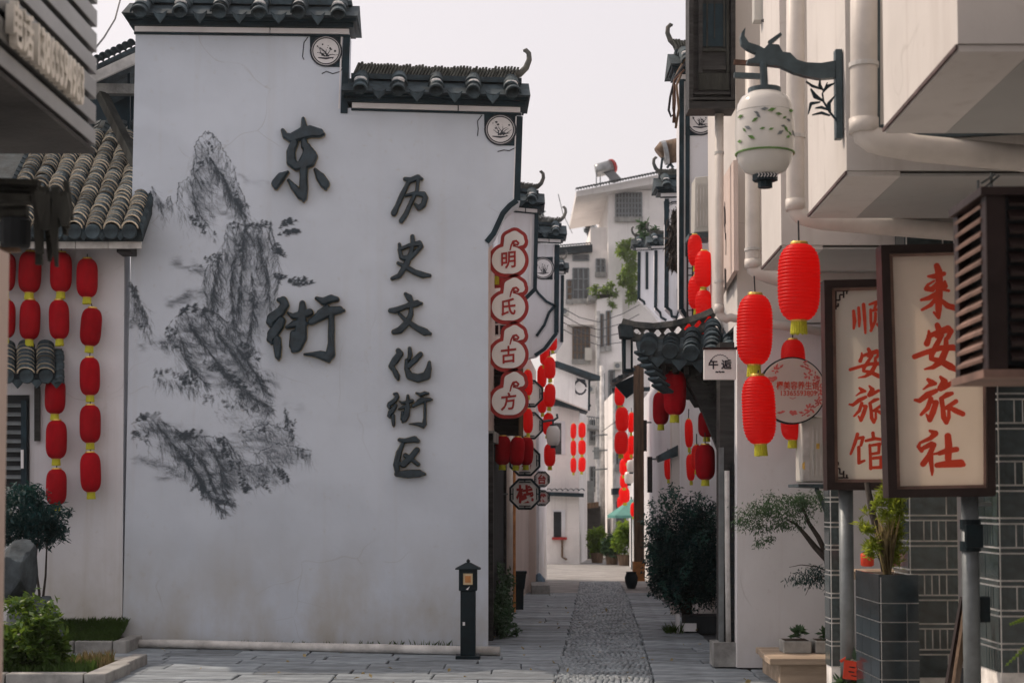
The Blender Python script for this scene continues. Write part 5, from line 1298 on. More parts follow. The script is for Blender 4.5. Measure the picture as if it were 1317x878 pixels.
for i, (u, v, Yp, rx, rz_, lab, mm_) in enumerate([(768, 696, 47, .26, .42, 'yellow-green potted shrub left of the far planters', M_LEAFB), (803, 690, 44, .32, .48, 'tall bright potted shrub under the green umbrella', M_LEAFB), (787, 703, 45, .24, .32, 'dark low shrub between the two bright potted shrubs', M_LEAFM)]):
    c = at(u, v, Yp); t = thing('potted_shrub', lab, 'shrub', (c.x, c.y, gz(Yp)), 'potted shrubs at the end of the lane')
    leaves('foliage', mm_, t, [(c.x, c.y, c.z, rx, rx, rz_), (c.x + rx*.4, c.y, c.z + rz_*.4, rx*.6, rx*.6, rz_*.5)], 1500, .13, 60 + i, .35)
    MB().lathe([(.16, 0), (.2, .28), (.22, .3), (.17, .3)], 12, (c.x, c.y, gz(Yp))).build('pot', M_WOODB, t); branchy(t, (c.x, c.y, gz(Yp) + .25), [(c.x, c.y, c.z + .2), (c.x + .1, c.y, c.z)], .015, seed=i)
um = thing('parasol', 'green cloth parasol at the end of the lane', 'parasol', at(812, 700, 40))
c = at(812, 641, 40)
ca2 = MB(); N = 8; top = c; rimp = [c + Vector((.62*math.cos(2*math.pi*i/N), .62*math.sin(2*math.pi*i/N), -.42)) for i in range(N)]
for i in range(N): ca2.add([top, rimp[i], rimp[(i+1) % N], rimp[(i+1) % N] - Vector((0, 0, .07)), rimp[i] - Vector((0, 0, .07))], [(0, 1, 2), (1, 4, 3, 2)])
ca2.build('canopy', M_UMB, um)
MB().tube([(c.x, c.y, gz(40)), (c.x, c.y, c.z + .05)], .02, 6).build('pole', M_STEEL, um)
for i in range(N): MB().tube([top - Vector((0, 0, .03)), rimp[i] - Vector((0, 0, .02))], .01, 4).build('rib', M_STEEL, um)

for u, v, lab in ((742, 480, 'left of the tall window'), (760, 500, 'below the pale pipe'), (795, 470, 'by the narrow lit windows'), (727, 400, 'under the wooden shutter')):
    t = thing('air_conditioner', 'tiny air conditioner on the far apartment front, ' + lab, 'air conditioner', at(u, v, 73), 'air conditioners on the apartment house')
    MB().prism([at(u - 5, v - 5, 73), at(u + 5, v - 5, 73), at(u + 5, v + 5, 73), at(u - 5, v + 5, 73)], (0, .5, 0)).build('casing', M_ACW, t)
    N = 12; MB().prism([at(u - 1 + 3.2*math.cos(6.283*i/N), v + 3.2*math.sin(6.283*i/N), 72.99) for i in range(N)], (0, -.02, 0)).build('fan_grille', M_STEEL, t)
cb2 = thing('overhead_cable', 'sagging cables strung across the far end of the lane', 'cable', at(770, 430, 60))
for k in range(4):
    MB().tube([at(722, 395 + k * 9, 50), at(745, 408 + k * 9, 55), at(770, 414 + k * 10, 58), at(800, 404 + k * 12, 60), at(822, 392 + k * 12, 62)], .016, 5).build('strand', M_WIRE, cb2)

Y = 52.0; q = plane_at(Y)
hx = thing('end_house', 'narrow white house with dark grilled window behind the green parasol', 'house', q(808, 715))
MB().prism([q(788, 716), q(788, 505), q(840, 505), q(840, 716)], (0, 5, 0)).build('wall', M_FAR, hx)
window(hx, Y, 793, 645, 804, 692, 3, 6); window(hx, Y, 792, 560, 800, 600, 2, 3); window(hx, Y, 792, 515, 800, 545, 2, 2)
MB().prism([q(786, 628), q(812, 626), q(812, 633), q(786, 636)], (0, -.9, 0)).build('awning', M_TRIM, hx)
MB().prism([q(786, 505), q(842, 503), q(842, 498), q(786, 500)], (0, -.4, 0)).build('eave', M_TRIM, hx)
for i in range(9): piece('roof_tile', ME_COVER, hx, frame(q(788 + i * 4.6, 499, .3), XA, NF, UP) @ Matrix.Diagonal((.8, 1.5, .9, 1)))
MB().tube([q(790, 510, .1), q(790, 712, .1)], .06, 7).build('downpipe', M_PIPEW, hx)
for u, v, h_, Yq, ch, lab in ((829, 560, 40, 29.5, None, 'narrow dark signboard on the right lane wall behind the brown post'), (836, 610, 46, 25.5, None, 'tall narrow grey signboard beside the large shrub top')):
    t = thing('lane_signboard', lab, 'sign', at(u, v, Yq), 'plain signboards along the lane'); MB().prism([at(u - 3, v - h_/2, Yq), at(u + 3, v - h_/2, Yq), at(u + 3, v + h_/2, Yq), at(u - 3, v + h_/2, Yq)], (0, .08, 0)).build('board', M_WOOD, t); MB().bar(at(u + 3, v - h_/2 + 3, Yq + .02), at(u + 9, v - h_/2 + 3, Yq + .02), .03, .03).build('bracket', M_STEEL, t)
# ------------------------------------------------------------------ the lane: houses on the right
r1 = gable('white gable behind the timber bay at upper right of the lane', 17.6, [(873, 95), (925, 95), (925, 440), (905, 440), (890, 415), (875, 395)], ((872, 104), (925, 103)), 'L', .95, (901, 155, 19, -1),
      bands=[([(876.5, 97), (876, 398)], 6), ([(884.5, 97), (884, 330)], 5), ([(877, 398), (886, 412), (900, 424)], 5)], lines=[([(880.5, 100), (880, 390)], 1.8)], seed=9, body=[(xR(17.6) + .12, 17.6), (6, 17.6), (6, 24), (xR(24) + .1, 24)], z1=4.3)
r2 = gable('white gable with medallion and dark stepped edging, second on the right', 24.0, [(856, 255), (905, 255), (905, 428), (887, 428), (872, 412), (857, 396)], ((850, 254), (905, 253)), 'L', .9, (869, 274, 14.5, -1),
      bands=[([(857.5, 256), (857, 396)], 5.5), ([(856, 338), (868, 344), (876, 356), (879, 372)], 3.5), ([(857, 395), (863, 400), (864, 407), (870, 408), (871, 414), (878, 416), (880, 425)], 3.5), ([(872, 372), (874, 396), (870, 408)], 2)],
      lines=[([(862, 258), (861.5, 336)], 1.6)], seed=12, body=[(xR(24) + .1, 24), (6, 24), (6, 31), (xR(31) + .1, 31)], z1=4.0)
r3 = gable('white gable with upturned horn, third on the right', 31.0, [(842, 320), (875, 320), (875, 415), (858, 415), (843, 398)], ((838, 320), (875, 319)), 'L', .75,
      bands=[([(843.5, 322), (843, 396)], 4), ([(843, 396), (849, 402), (850, 408), (857, 412)], 3)], lines=[([(847, 324), (846.5, 390)], 1.4)], body=[(xR(31) + .1, 31), (7, 31), (7, 38), (xR(38) + .15, 38)], z1=3.7)
r4 = gable('small far white gable at the end of the right row', 37.0, [(821, 322), (850, 322), (850, 415), (838, 400), (822, 385)], ((818, 322), (850, 321)), 'L', .8,
      bands=[([(822, 324), (821.5, 385)], 4), ([(832, 324), (832, 372)], 3.5), ([(822, 384), (828, 388), (829, 392)], 3)], body=[(xR(38) + .15, 38), (8, 38), (8, 46), (3.4, 46)], z1=3.6)
tk = thing('roof_tank', 'rusty-ended water tank on a stand above the second right gable', 'water tank', at(865, 215, 26))
MB().tube([at(850, 200, 26), at(853, 197, 26), at(872, 193, 26), at(888, 190, 26)], [.16, .2, .2, .2], 12).build('tank', M_WOODB, tk, smooth=True)
MB().tube([at(853, 197, 25.9), at(858, 196, 25.9)], .205, 12).build('tank_band', M_ALU, tk)
for a, b in (((852, 203), (850, 218)), ((856, 203), (866, 216)), ((868, 202), (858, 216)), ((872, 202), (874, 217))): MB().bar(at(*a, 26), at(*b, 26), .04, .04).build('stand_leg', M_TEAL, tk)
dv = thing('dried_creeper', 'dark shaggy dried creeper draped over the second right gable', 'creeper', at(876, 340, 22.5))
leaves('foliage', M_BARK, dv, [tuple(at(u, v, 22.5)) + r for u, v, r in ((875, 275, (.12, .12, .16)), (876, 300, (.16, .15, .3)), (870, 325, (.15, .12, .22)), (882, 320, (.14, .12, .25)), (866, 338, (.08, .08, .12)))], 1700, .13, 71, .4, 1.1, .25)
branchy(dv, at(878, 262, 22.5), [at(868, 340, 22.5), at(880, 345, 22.5)], .02, seed=8)
vv_ = thing('roof_weeds', 'weeds growing on the ridge of the third right gable', 'weeds', at(838, 300, 33))
leaves('foliage', M_LEAFM, vv_, [tuple(at(836, 297, 33)) + (.22, .2, .2), tuple(at(829, 291, 33)) + (.1, .1, .2)], 260, .12, 72, .4)
cbl = thing('cable_bundle', 'tangle of brown cables hanging from the upper right gable horns', 'cables', at(866, 120, 17.4))
for i, pts in enumerate((((884, 72), (872, 92), (866, 108), (866, 140), (870, 162)), ((882, 80), (868, 100), (862, 125), (860, 142), (863, 150), (868, 146)), ((880, 90), (867, 104), (868, 130), (866, 158)), ((876, 96), (870, 110), (873, 140), (869, 165)))):
    MB().tube([at(u, v, 17.3 - .03 * i) for u, v in pts], .014, 6).build('strand', (M_WOODB, M_WIRE, M_RUST, M_WOODB)[i], cbl, smooth=True)
acu = thing('air_conditioner', 'grey air conditioner casing on a teal shelf behind the white bay', 'air conditioner', at(903, 300, 17.0))
MB().prism([at(894, 228, 17.0), at(914, 226, 17.0), at(914, 298, 17.0), at(893, 299, 17.0)], (0, .35, 0)).build('casing', M_ACW, acu, bevel=.01)
for u in range(897, 913, 4): MB().bar(at(u, 236, 16.99), at(u, 292, 16.99), .012, .01).build('grille_bar', M_PIPEW, acu)
MB().prism([at(886, 300, 16.9), at(916, 299, 16.9), at(916, 305, 16.9), at(886, 306, 16.9)], (0, .4, 0)).build('shelf', M_TEAL, acu)
gR = 'red lanterns on the right side of the lane'
for u, v, w, h, Yq, lab in ((894, 322, 20, 40, 16.9, 'red lantern just below the teal shelf'), (905, 346, 24, 46, 16.6, 'red lantern against the white corner pier, upper'), (896, 376, 22, 42, 16.9, 'red lantern left of the white corner pier, middle'), (906, 396, 24, 46, 16.6, 'red lantern against the white corner pier, lower'), (886, 425, 14, 26, 17.2, 'small red lantern seen through the left part of the pierced ridge'), (899, 420, 14, 26, 17.2, 'small red lantern seen through the right part of the pierced ridge')):
    lan('far', u, v, w, h, Yq, lab, gR)
ld = thing('wall_grille', 'black ladder-like iron grille behind the red lanterns', 'grille', at(888, 410, 17.3))
for u in (884, 891): MB().bar(at(u, 330, 17.3), at(u, 412, 17.3), .02, .02).build('rail', M_WIRE, ld)
for v in range(336, 412, 9): MB().bar(at(884, v, 17.29), at(891, v, 17.29), .012, .012).build('rung', M_WIRE, ld)
# timber window bay high on the right
tb_ = thing('timber_bay', 'dark panelled timber window bay overhanging the lane at top', 'window bay', at(915, 140, 13.8))
q = plane_at(13.8)
MB().prism([q(886, -60), q(946, -60), q(946, 140), q(886, 140)], (0, .27, 0)).build('bay_body', M_WOOD, tb_)
for (a, b, c, d, dd) in ((886, 130, 946, 140, .05), (886, -60, 892, 130, .05), (940, -60, 946, 130, .04), (892, 118, 940, 122, .03), (898, 94, 938, 116, .02), (898, -60, 904, 94, .03), (934, -60, 938, 94, .025), (904, 84, 934, 90, .03), (904, 62, 934, 66, .025), (908, -60, 911, 62, .02), (930, -60, 933, 62, .02), (886, 125, 946, 128.5, .06), (918, -60, 920, 50, .02)):
    MB().prism([q(a + .3, b + .3, dd), q(c - .3, b + .3, dd), q(c - .3, d - .3, dd), q(a + .3, d - .3, dd)], (0, dd - .002, 0)).build('panel_rail', M_OLDT if dd < .03 else M_WOOD, tb_)
MB().prism([q(903, 5, .012), q(935, 5, .012), q(935, 60, .012), q(903, 60, .012)], (0, .01, 0)).build('dark_pane', M_TRIM, tb_)
# ------------------------------------------------------------------ gate roof over the lane-side door
gd = thing('gate_doorway', 'dark recessed timber doorway behind the large shrub', 'doorway', (2.45, 16, 0))
MB().box((2.32, 14.36, 0), (2.42, 17.55, 3.3)).build('door_leaf', M_WOOD, gd)
MB().box((2.12, 14.36, 3.0), (2.32, 17.55, 3.2)).build('lintel', M_WOOD, gd)
for yq in (15.4, 16.5): MB().box((2.27, yq, 0), (2.318, yq + .12, 2.98)).build('door_stile', M_WOODB, gd)
gt = thing('gate_roof', 'small tiled gate roof with pierced ridge and dark carved brackets', 'gate roof', at(925, 858, 14.9))
GY = 15.5
top_r = [(800, 414), (815, 418), (840, 420), (865, 417), (885, 412), (900, 407), (916, 400)]
bot_r = [(812, 433), (825, 436), (845, 438), (865, 436), (885, 430), (902, 424), (918, 416)]
for pts, r in ((top_r, .030), (bot_r, .034)):
    for a, b in zip(pts[:-1], pts[1:]): MB().bar(at(*a, GY), at(*b, GY), .14, r * 2).build('ridge_rail', M_TILE_L, gt)
def ev(pts, u):
    for (a, b), (c, d) in zip(pts[:-1], pts[1:]):
        if a <= u <= c: return b + (d - b) * (u - a) / (c - a)
    return pts[-1][1]
for u in np.arange(820, 916, 13.0):               # pierced ridge: pairs of curved tiles leave diamond holes
    for du in (-6.5, 6.5):
        vt, vb = ev(top_r, u + du) + 3, ev(bot_r, u + du) - 3; vm = (vt + vb) / 2
        m = MB(); c1 = [(u + du - 6, vt), (u + du - 1.2, vm), (u + du - 6, vb), (u + du + 6, vb), (u + du + 1.2, vm), (u + du + 6, vt)]
        if du < 0 or u > 905: m.prism([at(a, b, GY - .03) for a, b in c1], (0, .06, 0)).build('pierced_tile', M_TILE_L, gt)
MB().prism([at(797, 416, GY - .1), at(814, 419, GY - .1), at(815, 434, GY - .1), at(799, 432, GY - .1)], (0, .3, 0)).build('ridge_end_block', M_TILE, gt)
pw = MB().prism([at(801, 433, GY + .1), at(814, 434, GY + .1), at(814, 478, GY + .1), at(802, 478, GY + .1)], (0, .2, 0)).build('end_pilaster', M_TRIM, gt)
MB().prism([at(805, 437, GY + .09), at(811, 437, GY + .09), at(811, 474, GY + .09), at(805, 474, GY + .09)], (0, -.01, 0)).build('pilaster_panel', M_STRIP, pw)
EY = 14.75
MB().prism([at(818, 437, GY), at(948, 425, GY), at(948, 466, EY), at(823, 458, EY)], (0, 0, -.05)).build('roof_deck', M_TILE, gt)
for i, (u, v) in enumerate(((833, 449), (861, 453), (888, 456), (914, 457), (938, 458))):
    a = at(u, v, EY); b = at(u + 2, ev(bot_r, min(u + 2, 917)) + 1, GY); d = (a - b); L = d.length; d.normalize(); nz_ = XA.cross(d); nz_ = nz_ if nz_.z > 0 else -nz_
    for s in range(7):
        piece('roof_tile', ME_COVER, gt, frame(b + d * (L * s / 7) + nz_ * .008 * (s % 2), XA, d, nz_) @ Matrix.Rotation(.12, 4, 'X') @ Matrix.Diagonal((1, .75, 1, 1)))
    piece('tile_end', ME_CAP, gt, frame(a + Vector((0, -.02, .01)), XA, UP, NF) @ Matrix.Diagonal((1.08, 1.08, 1, 1)))
    if i < 4:
        o = at(u + 13, v + 9, EY - .03); piece('drip_tile', ME_DRIP, gt, frame(o, XA, -NF, UP) @ Matrix.Diagonal((1.15, 1, 1.1, 1)))
for i in range(6):                                 # hip tiles falling away at the left corner
    a, b = at(822 + i * 4.5, 452 + i * 8.5, EY - .02), at(829 + i * 4.5, 458 + i * 8.5, EY + .1)
    MB().bar(a, b + Vector((.06, 0, -.03)), .13, .025).build('hip_tile', M_TILE, gt)
for i in range(7):                                 # rafters under the eave
    a, b = at(838 + i * 15, 470 + i * 2, EY + .08), at(876 + i * 10, 500 + i * 10, GY + .9)
    MB().bar(a, b, .05, .07).build('rafter', M_WOOD, gt)
MB().prism([at(838, 468, EY + .05), at(946, 470, EY + .05), at(946, 500, GY + 1.1), at(880, 500, GY + 1.1)], (0, 0, .03)).build('under_boarding', M_WOOD, gt)
br = MB().prism([at(880, 470, 14.95), at(946, 470, 14.95), at(946, 612, 14.95), at(934, 606, 14.95), (at(920, 570, 14.95)), at(900, 520, 14.95), at(885, 490, 14.95)], (0, .1, 0)).build('carved_bracket', M_WOOD, gt)
for i, (u, v, r) in enumerate(((925, 500, 8), (931, 522, 9), (928, 545, 9), (915, 510, 6), (936, 560, 6), (908, 488, 7), (935, 580, 5), (922, 478, 6))):
    p_ = [at(u + r * (1 - k * .07) * math.cos(k * .75), v + r * (1 - k * .07) * math.sin(k * .75), 14.93) for k in range(10)]
    MB().tube(p_, [.018 - .001 * k for k in range(10)], 6).build('carved_scroll', M_OLDT, br, smooth=True)
cp = thing('gate_post', 'dark panelled post with pale conduit left of the shaded white wall', 'post', at(935, 858, 14.3))
q = plane_at(14.3)
MB().prism([q(926, 440), q(947.5, 440), q(947, 856), q(926, 856)], (0, .25, 0)).build('post_body', M_WOOD, cp)
MB().prism([q(925, 575, .02), q(931, 575, .02), q(931, 830, .02), q(925, 830, .02)], (0, .05, 0)).build('post_strip', M_STEEL, cp)
MB().tube([q(935, 605, .03), q(935.5, 720, .03), q(937, 832, .03)], .024, 8).build('conduit', M_PIPEW, cp, smooth=True)
for i in range(16): MB().box(tuple(q(939.5, 606 + i * 14.5, .03)), tuple(q(943.5, 596 + i * 14.5, .0))).build('trim_knob', M_DARK, cp)
MB().prism([q(918, 826, .1), q(948, 826, .1), q(947.5, 857, .1), q(918, 857, .1)], (0, .3, 0)).build('base_block', M_KERB, cp)
for u, v, w, h, Yq, lab, k in ((868, 505, 29, 58, 15.0, 'large dark red lantern in front under the gate roof', 'fine'), (850, 525, 21, 42, 16.2, 'dark red lantern behind the large one under the gate roof', 'fine'), (907, 594, 26, 44, 15.3, 'dark red lantern lowest under the carved bracket', 'fine'), (909, 545, 22, 34, 15.6, 'red lantern half hidden by the carved bracket', 'fine'), (896, 588, 14, 32, 16.5, 'red lantern peeping out left of the lowest bracket lantern', 'far'), (886, 557, 11, 36, 18, 'slim red lantern beside the inner white pillar, upper', 'far'), (888, 601, 11, 34, 18, 'slim red lantern beside the inner white pillar, lower', 'far'), (859, 602, 10, 28, 21, 'small red lantern left of the inner white pillar', 'far')):
    lan(k, u, v, w, h, Yq, lab, gR, cord=.12)
il = thing('inner_pillar', 'white square pillar inside the lane behind the hanging lanterns', 'pillar', at(872, 780, 19.5))
MB().prism([at(864, 520, 19.5), at(874, 520, 19.5), at(874, 790, 19.5), at(864, 790, 19.5)], (0, .2, 0)).build('shaft', M_WHITE, il)
MB().prism([at(846, 586, 19.4), at(872, 572, 19.4), at(872, 586, 19.4), at(848, 594, 19.4)], (0, .25, 0)).build('bracket', M_TILE, il)
bp_ = thing('brown_post', 'tall brown timber post with orange foot on the right of the lane', 'post', at(822, 745, 28))
MB().prism([at(815.5, 470, 28), at(828, 470, 28), at(828.5, 722, 28), at(816, 722, 28)], (0, .16, 0)).build('shaft', M_WOODB, bp_)
MB().prism([at(814.5, 722, 27.98), at(829.5, 722, 27.98), at(829.5, 747, 27.98), at(814.5, 747, 27.98)], (0, .2, 0)).build('foot', M_ORANGE, bp_)
pot = MB().lathe([(.07, 0), (.11, .1), (.12, .2), (.09, .28), (.1, .3)], 14, (at(812, 744, 28).x, 28, gz(28))).build('black_jar', M_BLACKB, smooth=True); tag(pot, 'small black jar at the foot of the brown post', 'jar')
po = thing('porch_roof', 'small slanting porch roof beside the brown post', 'porch roof', at(800, 500, 29))
MB().bar(at(788, 492, 28.5), at(826, 470, 28.5), .9, .08).build('roof_slab', M_TILE_L, po)
for i in range(5): MB().bar(at(790 + i * 8, 489 - i * 4.6, 28.0), at(790 + i * 8, 489 - i * 4.6, 28.9), .08, .06).build('roof_batten', M_TILE, po)
MB().prism([at(790, 494, 29), at(822, 480, 29), at(822, 500, 29), at(806, 512, 29)], (0, .1, 0)).build('porch_side', M_TRIM, po)
lant = [(797, 508, 14, 27, 31), (800, 539, 17, 31, 31), (812, 543, 9, 26, 32), (799, 569, 18, 29, 31), (812, 572, 9, 24, 32.5), (803, 600, 13, 22, 36), (808, 585, 13, 20, 34), (803, 618, 12, 18, 38), (803, 636, 14, 20, 39), (798, 646, 9, 16, 41), (815, 655, 9, 18, 36)]
names = ['top', 'second', 'narrow upper', 'third', 'narrow lower', 'fourth', 'half-hidden', 'fifth', 'sixth', 'lowest small', 'dark outermost']
for (u, v, w, h, Yq), nm in zip(lant, names):
    lan('far', u, v, w, h, Yq, nm + ' red lantern in the cluster left of the brown post', 'red lanterns clustered by the brown post', cord=.1)
for i, (u, v, Yq) in enumerate(((812, 599, 33), (809, 614, 34.5))):
    c = at(u, v, Yq); s = Yq / 2000
    t = thing('street_lamp', ['upper', 'lower'][i] + ' of two small white lamps beside the brown post', 'lamp', c)
    MB().lathe([(2*s, -8*s), (5*s, -7*s), (6*s, -3*s), (6*s, 3*s), (5*s, 7*s), (2*s, 8*s)], 14, c).build('globe', M_PORC, t, smooth=True); MB().lathe([(2.6*s, -10*s), (2.6*s, -7.6*s)], 8, c).build('foot', M_TRIM, t)
    MB().tube([c + Vector((0, 0, 8*s)), c + Vector((0, 0, 11*s)), c + Vector((10*s, 0, 11*s))], .015, 5).build('bracket', M_TEAL, t)
c = at(882, 705, 18.2)
sh = thing('large_shrub', 'large dark rounded shrub on the right side of the lane', 'shrub', (c.x, c.y, 0))
leaves('crown', M_LEAFD, sh, [(c.x, c.y, c.z, .42, .4, .58), (c.x - .16, c.y, c.z - .16, .30, .35, .42), (c.x + .14, c.y, c.z + .3, .28, .3, .32), (c.x - .27, c.y - .05, c.z + .1, .18, .2, .24), (c.x + .2, c.y, c.z - .3, .28, .3, .36), (c.x, c.y, c.z - .48, .38, .3, .26), (c.x - .22, c.y - .1, c.z - .35, .22, .2, .26), (c.x + .3, c.y, c.z - .1, .2, .3, .4)], 24000, .048, 81, .28, .2, .4, .3, shell=.45)
leaves('outer_sprigs', M_SPRIG, sh, [(c.x - .05, c.y - .08, c.z + .02, .50, .45, .70)], 2600, .048, 82, .14, .2, .4, .3, shell=.12)
branchy(sh, (c.x, c.y, .15), [(c.x - .2, c.y, c.z + .2), (c.x + .2, c.y, c.z + .3), (c.x, c.y, c.z + .5), (c.x - .25, c.y, c.z - .1), (c.x + .2, c.y, c.z - .1)], .03, seed=9)
pc = at(884, 812, 17.9)
pl = thing('shrub_planter', 'low dark planter with white edge at the foot of the large shrub', 'planter', (pc.x, pc.y, 0))
MB().box((pc.x - .02, pc.y, 0.0), (pc.x + .45, pc.y + .4, .20)).build('trough', M_DARK, pl)
MB().box((pc.x - .13, pc.y - .05, 0.0), (pc.x - .09, pc.y + .05, .22)).build('white_slat', M_STRIP, pl); MB().box((pc.x - .06, pc.y - .05, .03), (pc.x + .10, pc.y - .01, .12)).build('white_board', M_STRIP, pl)
blades_ = weeds('weeds', 'weeds below the large shrub', 1.75, 1.95, 17.8, 18.1, 120, .10, 91, M_GRASS)
# ------------------------------------------------------------------ the near building on the right: overhanging white bays
FX0, FK = 1.62, .03075
FAXD = Vector((FK, 1, 0)).normalized(); FN = Vector((-1, FK, 0)).normalized(); FP = Vector((FX0, 0, 0))
def F_(u, v, out=0.0): return onplane(u, v, FP + FN * out, FN)
def fpt(y, z, out=0.0): return Vector((FX0 + FK * y, y, z)) + FN * out      # point on the facade at depth y
bays = {'A': (F_(1232, 65).y, F_(1137, 169).y), 'B': (F_(1089, 217).y, F_(1040, 271).y), 'C': (F_(1005, 314).y, F_(980, 344).y), 'D': (14.1, F_(912, 425).y)}
ZB = sum(F_(u, v).z for u, v in ((1137, 169), (1040, 271), (980, 344))) / 3
bd = thing('white_bay_building', 'white building of overhanging bays stepping along the right side', 'building', fpt(14.0, 0))
def bay(yn, yf, zb, zt, dep=2.4, m_=M_WHITE, name='bay'):
    a, b = fpt(yf, zb), fpt(yn, zb); x = Vector((dep, 0, 0))
    o = MB().hexa([a, b, b + x, a + x], [p + Vector((0, 0, zt - zb)) for p in (a, b, b + x, a + x)]).build(name, m_, bd)
    return o
M_BAYIN = plaster('plaster_grey', (0.42, 0.42, 0.41), (0.28, 0.26, 0.24), .3, .3, .4)
M_EDGEL = mat('rusty_edge', (0.10, 0.07, 0.07), .8, .4, 12)
for k in ('A', 'B', 'C'):
    yn, yf = bays[k]
    o = bay(yn, yf, ZB, 8.5, name='bay')
    # pale outer soffit band, a darker plaster sheet further in
    a, b = fpt(yf - .01, ZB - .03, -.004), fpt(yn + .01, ZB - .03, -.004)
    x = Vector((.30, 0, 0))
    MB().hexa([a, b, b + x, a + x], [p + Vector((0, 0, .028)) for p in (a, b, b + x, a + x)]).build('soffit_band', M_WHITE, o)
    MB().bar(fpt(yf, ZB - .012, .004), fpt(yn, ZB - .012, .004), .010, .018).build('drip_edge', M_EDGEL, o)
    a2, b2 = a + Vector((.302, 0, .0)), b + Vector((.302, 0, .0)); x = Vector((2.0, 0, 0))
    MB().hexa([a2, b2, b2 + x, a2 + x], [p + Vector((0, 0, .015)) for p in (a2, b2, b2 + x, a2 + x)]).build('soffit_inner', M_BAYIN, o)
# bay D comes down to the ground as a wall facing the square
a, b = fpt(bays['D'][1], ZB - .2), fpt(14.1, ZB - .2); x = Vector((2.4, 0, 0))
bay(14.1, bays['D'][1], ZB - .25, 8.5)
MB().prism([at(948, 858, 14.12), at(1100, 858, 14.12) + Vector((2, 0, 0)), Vector((at(1100, 420, 14.12).x + 2, 14.12, ZB - .26)), Vector((at(948, 420, 14.12).x, 14.12, ZB - .26))], (0, .22, 0)).build('end_wall', plaster('plaster_end_lifted', (0.78, 0.77, 0.78), (0.5, 0.46, 0.42), .35, .7, .6), bd)  # same white plaster as the bays, lightened to lift the shaded wall
# set-back upper wall between the bays and the shop wall under them
MB().hexa([fpt(-8, ZB + .35, -1.0), fpt(14.1, ZB + .35, -1.0), fpt(14.1, ZB + .35, -3.2), fpt(-8, ZB + .35, -3.2)], [fpt(-8, 8.5, -1.0), fpt(14.1, 8.5, -1.0), fpt(14.1, 8.5, -3.2), fpt(-8, 8.5, -3.2)]).build('recessed_wall', M_WHITE, bd)
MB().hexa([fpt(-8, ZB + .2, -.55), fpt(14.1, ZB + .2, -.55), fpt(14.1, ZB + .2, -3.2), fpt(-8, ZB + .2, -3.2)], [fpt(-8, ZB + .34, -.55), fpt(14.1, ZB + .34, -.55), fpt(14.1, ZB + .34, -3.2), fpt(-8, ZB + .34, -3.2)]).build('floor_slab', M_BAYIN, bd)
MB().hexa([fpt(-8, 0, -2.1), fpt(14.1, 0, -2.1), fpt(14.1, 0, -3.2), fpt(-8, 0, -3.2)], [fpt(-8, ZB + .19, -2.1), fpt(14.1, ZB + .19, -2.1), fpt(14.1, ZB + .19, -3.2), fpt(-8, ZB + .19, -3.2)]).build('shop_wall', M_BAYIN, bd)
bay(-6, 4.4, ZB, 8.5); 
# rain pipes: down, elbow, then away under the bays
def rainpipe(u, vtop, velb, Y, r, tail, label, clamps):
    t = thing('rain_pipe', label, 'pipe', at(u, velb, Y), 'rain pipes of the white bays')
    p0, p1 = at(u, vtop, Y), at(u, velb - 18 * 9 / Y, Y); pe = at(u, velb, Y)
    bend = [p1] + [p1.lerp(pe, .5 + .0) + Vector((.0, 0, 0))]
    c = [p1, p1 + (pe - p1) * .45 + Vector((r*.15, 0, 0)), p1 + (pe - p1) * .8 + Vector((r*.7, 0, 0)), pe + Vector((r*1.6, 0, 0))]
    MB().tube([p0, p0.lerp(p1, .5)] + c + [at(a, b, Y + .02 * i) for i, (a, b) in enumerate(tail)], r, 14).build('pipe_run', M_PIPE, t, smooth=True)
    for z in (p1, ): MB().lathe([(r*.9, -.03), (r*1.1, -.03), (r*1.1, .05), (r*.9, .05)], 16, z).build('socket', M_PIPE, t, smooth=True)
    for v in clamps:
        o = at(u, v, Y); MB().lathe([(r*.95, -.012), (r*1.12, -.012), (r*1.12, .012), (r*.95, .012)], 16, o).build('clamp', M_PIPEW, t)
    return t
rainpipe(1111, -60, 184, 8.35, .073, [(1180, 191), (1317, 204), (1420, 214)], 'thick cream rain pipe nearest, turning right below the topmost bay', (84,))
rainpipe(1023, -60, 281, 10.6, .062, [(1060, 285), (1235, 299), (1330, 306)], 'cream rain pipe turning right above the largest red lantern', (176,))
rainpipe(968, 60, 353, 13.35, .064, [(990, 356), (1050, 372), (1120, 384)], 'cream rain pipe turning right above the left red lantern', (321,))
rainpipe(925, 120, 410, 14.0, .040, [(940, 408), (1000, 418), (1080, 430)], 'thin cream rain pipe by the corner pier', (197, 362))
MB().bar(at(1133, 172, 8.5), at(1330, 160, 8.2), .05, .09).build('steel_angle', M_TEAL, bd)
MB().prism([at(1093, 214, 9.0), at(1420, 214, 9.0), at(1420, 224, 9.0), at(1093, 224, 9.0)], (0, .3, 0)).build('beam_edge', M_WHITE, bd)
MB().prism([at(1006, 312, 11.5), at(1240, 312, 11.5), at(1240, 325, 11.5), at(1006, 325, 11.5)], (0, .3, 0)).build('beam_edge', M_WHITE, bd)
MB().bar(at(1125, -40, 8.6), at(1125, 168, 8.6), .05, .05).build('dark_conduit', M_TEAL, bd)
mbx = thing('meter_box', 'cream meter box with cables high on the white bay', 'meter box', at(983, 25, 12.2))
MB().prism([at(970, -30, 12.2), at(996, -30, 12.2), at(996, 26, 12.2), at(970, 26, 12.2)], (0, .12, 0)).build('box', M_ACW, mbx, bevel=.01)
MB().tube([at(980, 26, 12.15), at(992, 30, 12.1), at(1008, 24, 12.0), at(1018, 14, 12.0), at(1018, -20, 12.0)], .012, 6).build('cable', M_WIRE, mbx, smooth=True)
